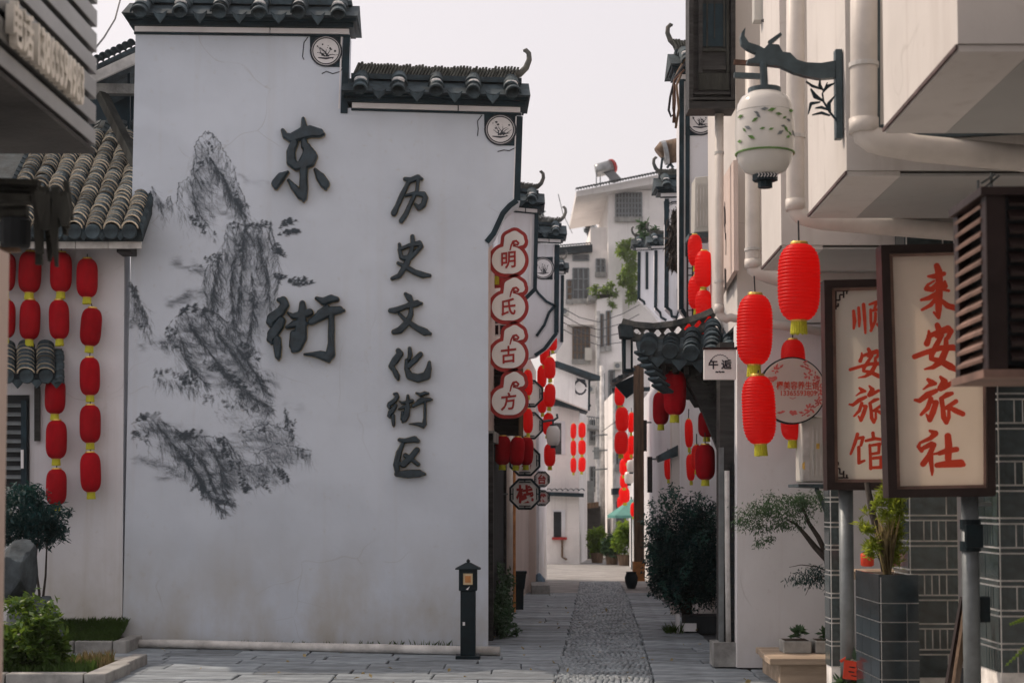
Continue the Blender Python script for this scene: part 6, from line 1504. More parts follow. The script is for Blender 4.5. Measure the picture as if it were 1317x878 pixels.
MB().tube([at(1000, 46, 12.0), at(1014, 36, 12.0), at(1024, 22, 12.0), at(1034, 16, 12.0), at(1040, 24, 12.0)], .022, 8).build('hose', M_PIPE, mbx, smooth=True)
ib = thing('iron_wall_bracket', 'old iron angle bracket behind the white porcelain lamp', 'bracket', at(1030, 130, 12.0))
for a, b, w in (((944, 80), (1000, 84), .035), ((944, 97), (1032, 101), .04), ((990, 88), (1034, 112), .03), ((985, 104), (1034, 134), .03), ((1032, 18), (1034, 140), .045)):
    MB().bar(at(*a, 12.0), at(*b, 12.0), w, w).build('angle_bar', M_TEAL if w != .035 else M_RUST, ib)
# ------------------------------------------------------------------ porcelain street lamp
Y = 8.75; s = Y / 2000; q = plane_at(Y)
sl = thing('street_lamp', 'large white porcelain lantern lamp with green leaves on an ornate iron bracket', 'lamp', q(983, 178))
c = q(983.5, 170)
prof = [(16, -56), (27, -51), (34, -40), (37.5, -24), (38.5, 0), (37.5, 22), (35, 36), (30, 45), (21, 51), (19, 52)]
gl = MB().lathe([(r*s, z*s) for r, z in prof], 32, c).build('globe', M_PORC, sl, smooth=True)
MB().lathe([(38.3*s, -29.5*s), (38.7*s, -29.3*s), (38.8*s, -27.8*s), (38.3*s, -27.6*s)], 32, c).build('green_line', M_GREENP, gl)
MB().lathe([(37.0*s, 24.5*s), (37.4*s, 24.6*s), (37.4*s, 25.2*s), (36.9*s, 25.3*s)], 32, c).build('seam', M_PIPEW, gl)
MB().lathe([(20*s, 51*s), (21.5*s, 51*s), (21.5*s, 57*s), (14*s, 58.5*s)], 24, c).build('cap', M_TEAL, sl, smooth=False)
ft = MB().lathe([(15*s, -64*s), (16.5*s, -64*s), (16.5*s, -54*s), (14*s, -54*s)], 8, c).build('fretted_foot', M_TRIM, sl)
MB().lathe([(8*s, -73*s), (9.5*s, -73*s), (9.5*s, -64.5*s), (8*s, -64.5*s)], 8, c).build('fretted_foot', M_TRIM, sl)
for i in range(7): MB().tube([c + Vector(((-12 + i * 4) * s, -16.8 * s, -56.5 * s)), c + Vector(((-10 + i * 4) * s, -16.9 * s, -59 * s)), c + Vector(((-12 + i * 4) * s, -16.8 * s, -62 * s))], .0035, 4).build('fret', M_STRIP, ft)
rr = random.Random(5)
for i, (du, dv) in enumerate(((-6, 21), (3, 20), (30, 22), (-14, 13), (-18, 8), (20, 11), (26, 9), (12, 15), (-30, -3), (-26, -1), (-9, -4), (2, -5), (18, 0), (22, -3), (28, -8), (14, -9), (-22, -14), (-35, -16), (34, -6), (-34, 16), (25, -13), (-16, 17))):
    a = math.asin(max(-.97, min(.97, du / 38.5))); o = c + Vector((du * s, -math.cos(a) * 38.9 * s, dv * s))
    tx = Vector((math.cos(a), math.sin(a), 0)); an = rr.uniform(-.9, .6); dirn = tx * math.cos(an) + UP * math.sin(an); nn = Vector((math.sin(a), -math.cos(a), 0)); sd = nn.cross(dirn)
    L = rr.uniform(7, 12) * s; wd = L * .20
    MB().prism([o - dirn*L*.5, o - sd*wd, o + dirn*L*.5, o + sd*wd], nn * .003).build('painted_leaf', M_GREENP if i % 3 else M_STEEL, gl)
MB().tube([c + Vector((0, 0, 57*s)), q(981.5, 80)], .022, 10).build('hanger', M_TEAL, sl)
Z8 = lambda x, y: (940 + x / 5.16, y / 5.16)
sil = [(97,182),(72,215),(64,250),(72,292),(110,325),(168,352),(160,380),(112,396),(108,420),(190,424),(330,440),(420,482),(500,505),(590,522),(692,514),(694,402),(600,418),(500,414),(440,396),(395,350),(345,344),(318,296),(250,290),(222,322),(180,300),(120,282),(92,240)]
MB().prism([q(*Z8(x, y)) for x, y in reversed(sil)], (0, .05, 0)).build('bracket_arm', M_TEAL, sl)
MB().prism([q(*Z8(250, 270), -.0), q(*Z8(330, 215)), q(*Z8(340, 232)), q(*Z8(270, 292))], (0, .04, 0)).build('arm_spur', M_TEAL, sl)
MB().prism([q(1074.5, 63), q(1083.5, 63), q(1084.5, 178), q(1075.5, 178)], (0, .06, 0)).build('wall_plate', M_TEAL, sl, bevel=.004)
MB().tube([q(1080, 114, -.03), q(1096, 118, -.2)], .012, 6).build('anchor_bolt', M_TRIM, sl)
lf = [[(700,822,5),(655,765,5),(615,695,4),(608,640,4),(640,570,3)], [(610,615,4),(590,585,9),(592,548,3)], [(615,632,4),(640,595,12),(690,572,3)], [(660,768,4),(650,710,12),(692,655,3)], [(640,750,4),(600,735,8),(560,740,3)], [(655,790,4),(600,772,8),(540,786,3)], [(612,692,4),(560,660,14),(530,610,3)], [(590,700,4),(530,710,10),(512,780,3)], [(600,610,4),(540,590,7),(500,560,3)]]
me = brush_mesh('leaf_scroll', lf, 4.0, s / 5.16, q(*Z8(0, 0)), XA, UP, NF, .018); link('leaf_scroll', off_mesh(me, WL[sl]), M_TRIM, sl)
# ------------------------------------------------------------------ hanging signs
ps = thing('vertical_sign', 'pale pink vertical signboard with dark script on the corner pier', 'sign', F_(940, 380))
MB().prism([F_(930, 237, .03), F_(949, 206, .03), F_(950, 348, .03), F_(930, 380, .03)], FN * .04).build('board', M_PINK, ps)
st = [[(6, 20, 2), (12, 40, 2.4), (8, 62, 2.2)], [(20, 12, 2), (26, 40, 2.2), (22, 70, 2.6), (28, 95, 2)], [(30, 30, 1.8), (34, 60, 2)], [(14, 60, 2), (18, 78, 2)], [(38, 85, 2), (40, 110, 2), (36, 130, 2)], [(8, 160, 2.2), (10, 200, 2.2)], [(12, 175, 2), (30, 168, 2)], [(22, 160, 2), (24, 205, 2)], [(34, 165, 2), (36, 205, 2)], [(10, 200, 2), (38, 195, 2.2)]]
o = F_(931, 256, .072); me = brush_mesh('script', [[(x, y, r) for x, y, r in q_] for q_ in st], 1.1, .0042, o, -FAXD, UP, FN, .004); link('script', off_mesh(me, WL[ps]), M_BRNM, ps)['kind'] = 'stuff'
Y = 13.9; q = plane_at(Y); s = Y / 2000
sq = thing('square_sign', 'small white square sign lettered 午逅 under the gate roof end', 'sign', q(926, 468))
MB().prism([q(905.5, 449), q(947, 449), q(947, 488), q(905.5, 488)], (0, .05, 0)).build('panel', M_SIGNW, sq, bevel=.004)
MB().prism([q(904.5, 446.5, .01), q(948, 446.5, .01), q(948, 449.3, .01), q(904.5, 449.3, .01)], (0, .07, 0)).build('top_rail', M_BRNM, sq)
link('characters', text_mesh('午 逅', 12.5*s, q(926, 468.5, .004), XA, UP, NF, .003, 1.05, .03, sq), M_INK, sq)
me = brush_mesh('small_line', [[(-5, 0, .9), (-3, .4, .9)], [(-1, -.4, .9), (.6, .5, .9)], [(2.6, 0, .9), (5, .2, .9)]], .3, s, q(926, 478, .001), XA, UP, NF, .003); link('small_line', off_mesh(me, WL[sq]), M_INK, sq)
me = brush_mesh('arched_line', [[(13 * math.sin(a), 14 - 14 * math.cos(a) + (.5 if i % 2 else -.3), .55), (13 * math.sin(a + .05), 14 - 14 * math.cos(a + .05), .55)] for i, a in enumerate(np.arange(-1.0, 1.0, .13))], .3, s, q(926, 456, .001), XA, UP, NF, .002); link('arched_line', off_mesh(me, WL[sq]), M_STEEL, sq)
MB().bar(q(947, 447), q(956, 444, -.1), .02, .02).build('hanger', M_STEEL, sq)
Y = 13.45; q = plane_at(Y); s = Y / 2000
rs = thing('round_sign', 'round cream sign with red floral wreath and red lettering', 'sign', q(1019, 545))
o = q(1019, 502)
circ = lambda r, d: [o + Vector((r*s*math.cos(2*math.pi*i/48), -d, r*s*math.sin(2*math.pi*i/48))) for i in range(48)]
MB().prism(circ(43.5, 0), (0, .07, 0)).build('rim', M_BLACKB, rs)
MB().prism(list(reversed(circ(41.6, .0))), (0, -.012, 0)).build('face', mat('cream_acrylic', (0.88, 0.79, 0.72), .4, .04, 2, trans=.3), rs)
link('lettering', text_mesh('樱美容养生馆', 11.0*s, o + Vector((6.5*s, -.013, 6.5*s)), XA, UP, NF, .003, .84, .015, rs), M_REDINK, rs)
link('phone_number', text_mesh('13365593809', 9.2*s, o + Vector((8.0*s, -.013, -3.5*s)), XA, UP, NF, .003, .95, .01, rs), M_REDINK, rs)
fl = []; rr = random.Random(2)
def flower(x, y, r): 
    for i in range(6):
        a = i * 1.047 + rr.random(); fl.append([(x + r*.5*math.cos(a), y + r*.5*math.sin(a), r*.18), (x + r*math.cos(a + .3), y + r*math.sin(a + .3), r*.22)])
for x, y, r in ((20, -20, 5), (31, -14, 4.5), (34, 2, 4), (33, 14, 4.5), (22, 24, 6), (-22, -26, 4)): flower(x, y, r)
for i in range(26):
    a = -1.15 + i * .092; r0 = 36 + rr.uniform(-2.5, 2.5); x, y = r0*math.cos(a), r0*math.sin(a); fl.append([(x, y, .55), (x + rr.uniform(-3, 3), y + rr.uniform(-3, 3), .9)])
for x, y, a in ((10, -32, .3), (14, -36, -.4), (16, -31, .8), (-12, -33, 2.4), (-16, -29, 2.9), (-19, -34, 2.0), (0, 30, 0), (-10, 27, 3), (-14, 29, 3.2), (8, 28, .2)): fl.append([(x, y, .5), (x + 3*math.cos(a), y + 3*math.sin(a), 1.5), (x + 6*math.cos(a), y + 6*math.sin(a), .4)])
fl += [[(-2, 28, 2.4), (0, 31.5, 1.0)], [(2.5, 28, 2.4), (0, 31.5, 1.0)], [(-30, -16, 1.5), (-26, -14, 3.2), (-22, -16, 2.4)], [(-4, 9, .4), (0, 11, .4), (4, 9, .4)], [(20, 8, .35), (25, 7.5, .35)]]
me = brush_mesh('wreath', fl, .45, s, o - Vector((0, .012, 0)), XA, UP, NF, .003); link('wreath', off_mesh(me, WL[rs]), mat('rose_ink', (0.66, 0.16, 0.14), .5, .2, 8), rs)['kind'] = 'stuff'
MB().bar(q(1057, 470, -.06), q(1075, 470, -.06), .02, .02).build('bracket', M_STEEL, rs)
def lightbox(label, Y, outer, bw, m_panel, deep=.14):
    q = plane_at(Y); t = thing('hanging_sign', label, 'sign', q(*outer[3]), 'vertical framed inn signs')
    (ax0, ay0), (ax1, ay1), (ax2, ay2), (ax3, ay3) = outer
    inn = [(ax0 + bw, ay0 + bw), (ax1 - bw, ay1 + bw), (ax2 - bw, ay2 - bw), (ax3 + bw, ay3 - bw)]
    for i, nm in enumerate(('top_rail', 'right_stile', 'bottom_rail', 'left_stile')):
        j = (i + 1) % 4
        MB().prism([q(*outer[i]), q(*outer[j]), q(*inn[j]), q(*inn[i])], (0, deep, 0)).build(nm, M_BRNM, t)
        g = 4.0; i2 = [(inn[0][0] + g, inn[0][1] + g), (inn[1][0] - g, inn[1][1] + g), (inn[2][0] - g, inn[2][1] - g), (inn[3][0] + g, inn[3][1] - g)]
        MB().prism([q(*inn[i], -.02), q(*inn[j], -.02), q(*i2[j], -.03), q(*i2[i], -.03)], (0, .02, 0)).build('inner_bead', M_SHUT, t)
    MB().prism([q(*p, -.045) for p in inn], (0, .012, 0)).build('panel', m_panel, t)
    return t, q
s1, q1 = lightbox('nearer framed inn sign lettered 来安旅社 in red brush script', 9.3, [(1133, 315), (1279, 312), (1281, 638), (1143, 640)], 11, M_ACRYL)
s2, q2 = lightbox('farther framed inn sign lettered 顺安旅馆 in red, half behind the nearer one', 11.2, [(1060, 360), (1165, 358), (1167, 630), (1064, 630)], 10, M_ACRYLG)
H = {}
H['lai'] = [[(262,70,17),(275,110,21),(280,200,21),(275,300,21),(270,400,19),(270,465,10),(235,425,7)], [(195,150,7),(240,150,15),(315,130,13)], [(240,185,6),(190,215,8),(180,245,14),(225,250,16),(255,205,8)], [(320,190,8),(325,225,14),(290,245,10),(350,260,8)], [(140,330,8),(200,315,14),(260,280,14)], [(260,310,12),(210,370,12),(145,405,8)], [(290,330,10),(340,375,17),(400,392,17),(445,392,8)]]
H['an'] = [[(265,515,15),(280,555,19),(260,600,12)], [(200,560,7),(205,600,14),(185,655,18)], [(200,600,14),(270,570,16),(345,545,22),(370,560,15),(345,610,13)], [(90,755,15),(170,725,15),(280,690,16),(380,685,18),(445,705,13)], [(300,590,13),(255,670,16),(220,740,16),(215,770,13),(290,790,18),(360,830,21),(405,855,13)], [(330,620,12),(330,700,18),(290,790,21),(230,835,13),(165,850,5)]]
H['lv'] = [[(195,105,10),(225,130,19),(250,135,11),(200,150,10),(160,178,5)], [(95,260,8),(130,265,14),(190,220,18),(255,190,13)], [(215,250,14),(190,320,14),(140,370,9)], [(210,270,8),(255,280,16),(230,350,18),(205,410,15),(180,370,6)], [(290,85,8),(320,120,19),(290,170,19)], [(310,165,17),(380,130,13)], [(290,250,10),(340,220,16),(375,210,11)], [(295,250,14),(305,320,14),(310,390,16),(330,430,13),(350,390,11),(350,330,9)], [(330,320,12),(405,270,13)], [(345,310,10),(400,340,16),(455,365,15)]]
H['she'] = [[(210,490,8),(250,510,18),(215,545,13),(135,580,8),(120,610,10),(145,640,12)], [(150,625,12),(220,590,16),(240,595,14),(200,680,16),(155,740,17)], [(215,640,14),(215,720,14),(222,790,11),(222,825,5)], [(240,665,7),(290,655,9)], [(345,530,19),(350,600,21),(345,700,19)], [(280,660,13),(340,640,17),(410,630,15)], [(260,750,15),(340,740,21),(440,735,23),(460,745,13)]]
H['shun'] = [[(62,105,5),(66,150,7),(62,185,4)], [(85,90,5),(88,140,6),(87,175,4)], [(108,75,6),(112,140,6),(115,205,4)], [(135,75,4),(165,65,6),(195,60,4)], [(165,70,5),(158,95,5)], [(140,100,5),(140,150,5),(143,190,4)], [(140,105,4),(185,95,6),(187,150,5)], [(162,115,5),(160,150,5),(140,195,5)], [(170,165,5),(195,195,6)]]
H['guan'] = [[(80,660,6),(68,700,6),(48,750,4)], [(75,680,5),(105,675,6),(95,710,5)], [(85,720,6),(85,790,6),(110,780,4)], [(150,655,6),(152,675,6)], [(118,690,5),(160,680,6),(195,685,5),(190,705,4)], [(135,710,5),(137,760,5),(138,815,6)], [(135,712,4),(178,705,6),(175,745,5),(140,750,5)], [(140,770,5),(185,765,6),(185,810,6),(142,812,5)]]
def sign_chars(t, q, Y, lst):
    for st in lst:
        P = [p for s_ in st for p in s_]; cu, cv = P[0][0], P[0][1]
        me = brush_mesh('character', [[(x - cu, y - cv, r * 1.18) for x, y, r in s_] for s_ in st], .5, Y / 2000, q(cu, cv, -.044), XA, UP, NF, .004); link('character', off_mesh(me, WL[t]), M_REDINK, t)
z1, z2 = lambda k: to_px(H[k], 1160, 330, 5.85), lambda k: to_px(H[k], 1160, 470, 5.85)
sign_chars(s1, q1, 9.3, [z1('lai'), z1('an'), z2('lv'), z2('she')])
z3 = lambda k: to_px(H[k], 1080, 370, 3.51)
sign_chars(s2, q2, 11.2, [z3('shun'), fit(H['an'], 1091, 447, 1143, 488), fit(H['lv'], 1091, 495, 1142, 545), z3('guan')])
for (u, v, sx, sy) in ((1075, 374, 1, 1), (1075, 614, 1, -1)):     # key-fret corners of the farther sign
    for a, b, c, d in ((0, 0, 16, 0), (0, 0, 0, 24), (5, 5, 5, 12), (5, 5, 10, 5), (10, 0, 10, 9), (14, 4, 14, 0), (0, 12, 5, 12), (0, 20, 3, 20), (3, 16, 3, 20)):
        MB().bar(q2(u + a*sx, v + b*sy, -.04), q2(u + c*sx + .01, v + d*sy, -.04), .01, .01).build('key_fret', M_BRNM, s2)
for u, Y, v0, lab in ((1088.5, 11.3, 628, 'grey steel post under the farther inn sign'), (1248, 9.4, 638, 'grey steel post under the nearer inn sign')):
    b = at(u, 700, Y); t = thing('sign_post', lab, 'post', (b.x, b.y, 0), 'steel posts of the inn signs')
    MB().tube([(b.x, b.y, 0), (b.x, b.y, at(u, v0 - 2, Y).z)], .052, 14).build('shaft', M_STEEL, t, smooth=True)
    if Y < 10:
        for v in (674, 702): MB().lathe([(.05, -.03), (.062, -.03), (.062, .03), (.05, .03)], 14, at(u, v, Y)).build('clamp', M_BLACKB, t)
        MB().box(tuple(at(1243, 704, Y - .1)), tuple(at(1262, 674, Y - .055))).build('junction_box', M_BLACKB, t, bevel=.006)
        MB().box(tuple(at(1259, 800, Y + .0)), tuple(at(1270, 766, Y + .06))).build('black_box', M_BLACKB, t, bevel=.006)
        for dz in (0, .12): MB().tube([at(1250, 636 + dz * 100, Y + .05), at(1275, 636 + dz * 100, Y + .05)], .012, 6).build('arm', M_STEEL, t)
# ------------------------------------------------------------------ shutter box at the right edge
yn, yf = F_(1275, 300).y, F_(1239, 300).y
sb = thing('shutter_box', 'brown louvred wooden box jutting out at the right edge', 'louvre box', fpt(yn, F_(1275, 472).z))
zt, zb = F_(1275, 253).z, F_(1275, 470).z
MB().hexa([fpt(yf, zb, -.02), fpt(yn, zb, -.02), fpt(yn, zb, -.9), fpt(yf, zb, -.9)], [fpt(yf, zt, -.02), fpt(yn, zt, -.02), fpt(yn, zt, -.9), fpt(yf, zt, -.9)]).build('carcass', M_DARK, sb)
n = 12
for i in range(n):
    z = zb + (zt - zb) * (i + .25) / n; h = (zt - zb) / n
    MB().hexa([fpt(yf - .01, z, .035), fpt(yn + .02, z, .035), fpt(yn + .02, z + h * .8, -.015), fpt(yf - .01, z + h * .8, -.015)], [fpt(yf - .01, z + .012, .038), fpt(yn + .02, z + .012, .038), fpt(yn + .02, z + h * .8 + .012, -.012), fpt(yf - .01, z + h * .8 + .012, -.012)]).build('side_slat', M_SHUT, sb)
    a, b = fpt(yn, z), fpt(yn, z, -.9)
    MB().hexa([a + Vector((.06, -.03, 0)), b + Vector((0, -.03, 0)), b + Vector((0, .01, h * .8)), a + Vector((.06, .01, h * .8))], [a + Vector((.06, -.035, .01)), b + Vector((0, -.035, .01)), b + Vector((0, .005, h * .8 + .01)), a + Vector((.06, .005, h * .8 + .01))]).build('front_slat', M_BRNM, sb)
a = fpt(yn, zb - .02, .03); MB().box((a.x, a.y - .035, a.z), (a.x + .075, a.y + .03, zt + .02)).build('corner_stile', M_BRNM, sb, bevel=.004)
a = fpt(yf, zb - .02, .03); MB().box((a.x, a.y - .03, a.z), (a.x + .05, a.y + .03, zt + .02)).build('back_stile', M_BRNM, sb)
MB().hexa([fpt(yf + .03, zb - .05, .05), fpt(yn - .05, zb - .05, .05), fpt(yn - .05, zb - .05, -.9), fpt(yf + .03, zb - .05, -.9)], [fpt(yf + .03, zb - .02, .05), fpt(yn - .05, zb - .02, .05), fpt(yn - .05, zb - .02, -.9), fpt(yf + .03, zb - .02, -.9)]).build('sill_board', M_SHUT, sb)
MB().hexa([fpt(yf + .03, zt, .05), fpt(yn - .05, zt, .05), fpt(yn - .05, zt, -.9), fpt(yf + .03, zt, -.9)], [fpt(yf + .03, zt + .03, .05), fpt(yn - .05, zt + .03, .05), fpt(yn - .05, zt + .03, -.9), fpt(yf + .03, zt + .03, -.9)]).build('top_board', M_BRNM, sb)
rk_ = thing('wall_rack', 'thin metal rack rails above the brown louvred box', 'rack', at(1300, 240, 8.2))
for a, b in (((1258, 232), (1258, 262)), ((1275, 222), (1275, 262)), ((1262, 245), (1285, 226)), ((1262, 236), (1280, 224)), ((1306, 250), (1330, 236))): MB().bar(at(*a, 8.2), at(*b, 8.2), .012, .012).build('rail', M_STEEL, rk_)
# ------------------------------------------------------------------ lanterns of the white bays
gB = 'red lanterns hung from the rain pipes'
for u, v, w, h, Yq, lab, kk, cd_ in ((1027.5, 363, 56, 98, 10.3, 'largest bright red ribbed lantern, left of the inn signs', 'ribbed', .16), (970.5, 424, 46, 90, 12.9, 'bright red ribbed lantern, upper of the left pair', 'ribbed', .16), (976, 527, 45, 88, 12.8, 'bright red ribbed lantern, lower of the left pair', 'ribbed', .05), (1020, 468, 33, 62, 13.75, 'red lantern whose top shows above the round sign', 'ribbed', .1), (1020, 536, 33, 60, 13.75, 'red lantern whose foot shows below the round sign', 'ribbed', .05)):
    lan(kk, u, v, w, h, Yq, lab, gB, cord=cd_)
a2 = thing('air_conditioner', 'beige outdoor air conditioner on a bracket below the round sign', 'air conditioner', at(1046, 628, 13.5))
q = plane_at(13.5)
MB().prism([q(1031, 535), q(1075, 535), q(1075, 620), q(1031, 620)], (0, .3, 0)).build('casing', M_ACW, a2, bevel=.02)
MB().prism([q(1033, 538, .004), q(1041, 538, .004), q(1041, 618, .004), q(1033, 618, .004)], (0, .003, 0)).build('side_panel', M_PIPEW, a2)
for i in range(5): MB().bar(q(1046 + i * 5, 545, .004), q(1046 + i * 5, 612, .004), .01, .01).build('grille_bar', M_PIPEW, a2)
MB().prism([q(1050, 570, .01), q(1054, 570, .01), q(1054, 577, .01), q(1050, 577, .01)], (0, .005, 0)).build('energy_label', M_GOLD, a2)
MB().prism([q(1032, 596, .01), q(1035, 593, .01), q(1035, 604, .01), q(1032, 602, .01)], (0, .005, 0)).build('energy_label', M_GOLD, a2)
MB().prism([q(1027, 622, .05), q(1078, 622, .05), q(1078, 628, .05), q(1027, 626, .05)], (0, .5, 0)).build('bracket_plate', M_TEAL, a2)
MB().bar(q(1050, 628), q(1068, 670, -.3), .03, .03).build('bracket_strut', M_TEAL, a2)
# ------------------------------------------------------------------ tiled columns, planter, ledge
ME_BOX = MB().box((-.5, -.5, -.5), (.5, .5, .5)).mesh('tile')
ME_BOX.materials.append(M_TILEG)
ME_BOXK = MB().box((-.5, -.5, -.5), (.5, .5, .5)).mesh('tile'); ME_BOXK.materials.append(M_TILEK)
def tile(par, c, sx, sy, sz, me=ME_BOX, name='wall_tile'): piece(name, me, par, Matrix.Translation(c) @ Matrix.Diagonal((sx, sy, sz, 1)))
def tiled_column(label, x0, x1, y0, y1, z1, zlo):
    t = thing('tiled_column', label, 'column', ((x0+x1)/2, (y0+y1)/2, 0), 'dark tiled columns of the shop front')
    MB().box((x0, y0, 0), (x1, y1, z1)).build('core', M_GROUT, t)
    z = z1; k = 0; g = .012; rows = [('plain', .165), ('strip', .035), ('bars', .145), ('strip', .035)]
    while z > zlo:
        kind, h = rows[k % 4]; k += 1; zc = z - h / 2
        for face in (0, 1):
            L = (x1 - x0) if face == 0 else (y1 - y0)
            if kind == 'plain': cuts = [0, min(L, .26), L] if L > .34 else [0, L]
            elif kind == 'strip': cuts = [0, L]
            else: cuts = [0] + [min(L, .10 + i * .052) for i in range(4)] + [L] if L > .3 else [0, L]
            cuts = sorted(set(round(c, 4) for c in cuts))
            for a, b in zip(cuts[:-1], cuts[1:]):
                if b - a < .015: continue
                if face == 0: tile(t, Vector((x0 + (a+b)/2, y0 - .004, zc)), b - a - g, .012, h - g)
                else: tile(t, Vector((x0 - .004, y0 + (a+b)/2, zc)), .012, b - a - g, h - g)
        z -= h
    return t
p0 = at(1284, 600, 9.5)
tiled_column('near dark tiled column with pale grout lines at the right edge', p0.x, p0.x + .55, 9.5, 10.0, ZB + .1, .6)
p0 = at(1170, 700, 11.0); p1 = at(1232, 700, 11.0)
tiled_column('dark tiled column behind the planter under the nearer inn sign', p0.x, p1.x, 11.0, 11.45, ZB + .1, .4)
p0 = at(1068, 700, 12.4); p1 = at(1083, 700, 12.4)
tiled_column('slim dark tiled column by the farther sign post', p0.x, p1.x + .05, 12.4, 12.6, 1.9, .3)
x0, x1 = at(1133, 800, 10.3).x, at(1182, 800, 10.3).x; zt = at(1150, 738, 10.3).z
pt = thing('tiled_planter', 'tall black tiled planter box with sunlit plants', 'planter', ((x0+x1)/2, 10.6, 0))
MB().box((x0, 10.3, 0), (x1, 11.0, zt - .02)).build('core', M_GROUT, pt)
MB().box((x0 + .03, 10.33, zt - .05), (x1 - .03, 10.97, zt - .012)).build('soil', M_SOIL, pt)
rowsz = [zt, zt - .19, zt - .315, zt - .44, zt - .565, zt - .69, zt - .815]
for i, (a, b) in enumerate(zip(rowsz[:-1], rowsz[1:])):
    cu = [x0, x1] if i == 0 else [x0, x0 + (x1-x0) * .68, x1]
    for c, d in zip(cu[:-1], cu[1:]): tile(pt, Vector(((c+d)/2, 10.296, (a+b)/2)), d - c - .006, .014, a - b - .007, ME_BOXK)
    cy = [10.3, 11.0] if i == 0 else [10.3, 10.55, 10.8, 11.0]
    for c, d in zip(cy[:-1], cy[1:]): tile(pt, Vector((x0 - .004, (c+d)/2, (a+b)/2)), .014, d - c - .006, a - b - .007, ME_BOXK)
for nm, lab, m_, cs, n_, sz, sd, asp in (('fern', 'dense bright green conifer shrub growing in the tiled planter', M_LEAFY, [(1152, 665, 10.6, .06, .06, .20), (1150, 700, 10.6, .07, .06, .15), (1138, 648, 10.65, .07, .06, .12)], 2600, .045, 101, .22), ('leafy_stems', 'loose light green leafy stems left of the conifer in the planter', M_LEAFY, [(1118, 690, 10.5, .06, .06, .09), (1126, 708, 10.5, .07, .06, .08), (1112, 668, 10.5, .05, .04, .08)], 420, .05, 102, .25)):
    t = thing(nm, lab, 'plant', at(1150, 738, 10.65), 'plants in the tiled planter')
    leaves('foliage', m_, t, [tuple(at(u, v, yq)) + (a, b, c) for u, v, yq, a, b, c in cs], n_, sz, sd, .35, -.5, asp)
    branchy(t, at(1140, 738, 10.65), [at(cs[0][0], cs[0][1], 10.65), at(cs[1][0], cs[1][1] - 12, 10.65)], .008, seed=sd)
t = thing('dry_reeds', 'tuft of dry reddish grass stems in the tiled planter', 'grass', at(1143, 738, 10.6)); blades('stems', M_DRY, t, lambda a, b: tuple(at(1136 + 10 * a, 738, 10.5 + .1 * b)), 160, .30, 103, .003, .25)
t = thing('leaning_sapling', 'dark leaning sapling trunk behind the planter', 'tree', at(1140, 740, 10.9)); MB().tube([at(1140, 742, 10.9), at(1132, 700, 10.9), at(1122, 660, 10.9), at(1115, 620, 10.9)], [.028, .026, .024, .02], 8).build('trunk', M_BARK, t, smooth=True)
c = at(1115.5, 728, 11.8); t = MB().lathe([(.035, 0), (.05, .01), (.052, .09), (.045, .10), (.04, .1)], 14, (c.x, c.y, c.z)).build('red_pot', M_CLAY, smooth=True); tag(t, 'small red pot on the sunny shelf behind the planter', 'pot')
t = MB().box(tuple(at(1098, 745, 11.6)), tuple(at(1165, 731, 12.0))).build('stone_shelf', M_PLANK, bevel=.005); tag(t, 'sunny stone shelf behind the tiled planter', 'shelf')
lg = thing('stone_ledge', 'low sunlit stone ledge before the shaded white wall', 'ledge', at(1035, 868, 13.0))
MB().box((at(995, 850, 13.0).x + .05, 13.0, 0), (at(1095, 850, 13).x, 13.9, .17)).build('base', M_PLANK, lg, bevel=.01)
for i in range(3): MB().box((at(993, 850, 13.0).x - .03 + .02 * i, 12.93 + i * .34, .172), (at(1095, 850, 13).x + .02, 13.26 + i * .34, .225)).build('top_plank', M_PLANK, lg, bevel=.008)
for u0_, u1_, lab in ((1008, 1044, 'pale stone trough on the ledge, left one'), (1049, 1078, 'pale stone trough on the ledge, right one')):
    a, b = at(u0_, 840, 13.35), at(u1_, 840, 13.35); t = thing('stone_trough', lab, 'trough', (a.x, 13.4, .225), 'stone troughs on the ledge')
    MB().box((a.x, 13.35, .226), (b.x, 13.6, .33)).build('trough', M_KERB, t, bevel=.01); MB().box((a.x + .02, 13.37, .325), (b.x - .02, 13.58, .334)).build('soil', M_SOIL, t)
    c = Vector(((a.x*.4 + b.x*.6), 13.45, .37)); leaves('succulent', M_LEAFM, t, [(c.x, c.y, c.z + .01, .05, .05, .045)], 110, .06, int(u0_), .3, -.6, .35)
tr = thing('wall_tree', 'sparse dark-branched small tree leaning over the shaded white wall', 'tree', at(1066, 858, 13.2))
def K(u, v): return at(u, v, 13.3)
MB().tube([K(1076, 820), K(1070, 760), K(1064, 720), K(1048, 703), K(1036, 688), K(1024, 674), K(1012, 668)], [.040, .036, .032, .026, .020, .013, .006], 7).build('limb', M_BARK, tr, smooth=True)
MB().tube([K(1064, 715), K(1052, 690), K(1040, 672), K(1034, 656), K(1030, 644)], [.026, .022, .017, .011, .005], 7).build('limb', M_BARK, tr, smooth=True)
leaves('crown', M_LEAFM, tr, [tuple(K(u, v)) + r for u, v, r in ((985, 655, (.20, .14, .08)), (1012, 646, (.19, .14, .08)), (966, 668, (.12, .1, .09)), (1000, 678, (.16, .1, .07)), (1028, 660, (.14, .1, .1)), (978, 690, (.08, .08, .07)), (1046, 642, (.12, .1, .07)))], 3400, .032, 111, .75, .55, .28)
leaves('lower_spray', M_LEAFD, tr, [tuple(K(u, v)) + r for u, v, r in ((1045, 740, (.18, .1, .10)), (1056, 748, (.12, .1, .09)))], 620, .036, 112, .7, .8, .25)['kind'] = 'stuff'
MB().tube([K(1066, 735), K(1050, 728), K(1030, 726), K(1015, 729)], [.008, .006, .004, .002], 5).build('twig', M_BARK, tr); MB().tube([K(1066, 740), K(1052, 742), K(1042, 752), K(1036, 765)], [.008, .006, .004, .002], 5).build('twig', M_BARK, tr)
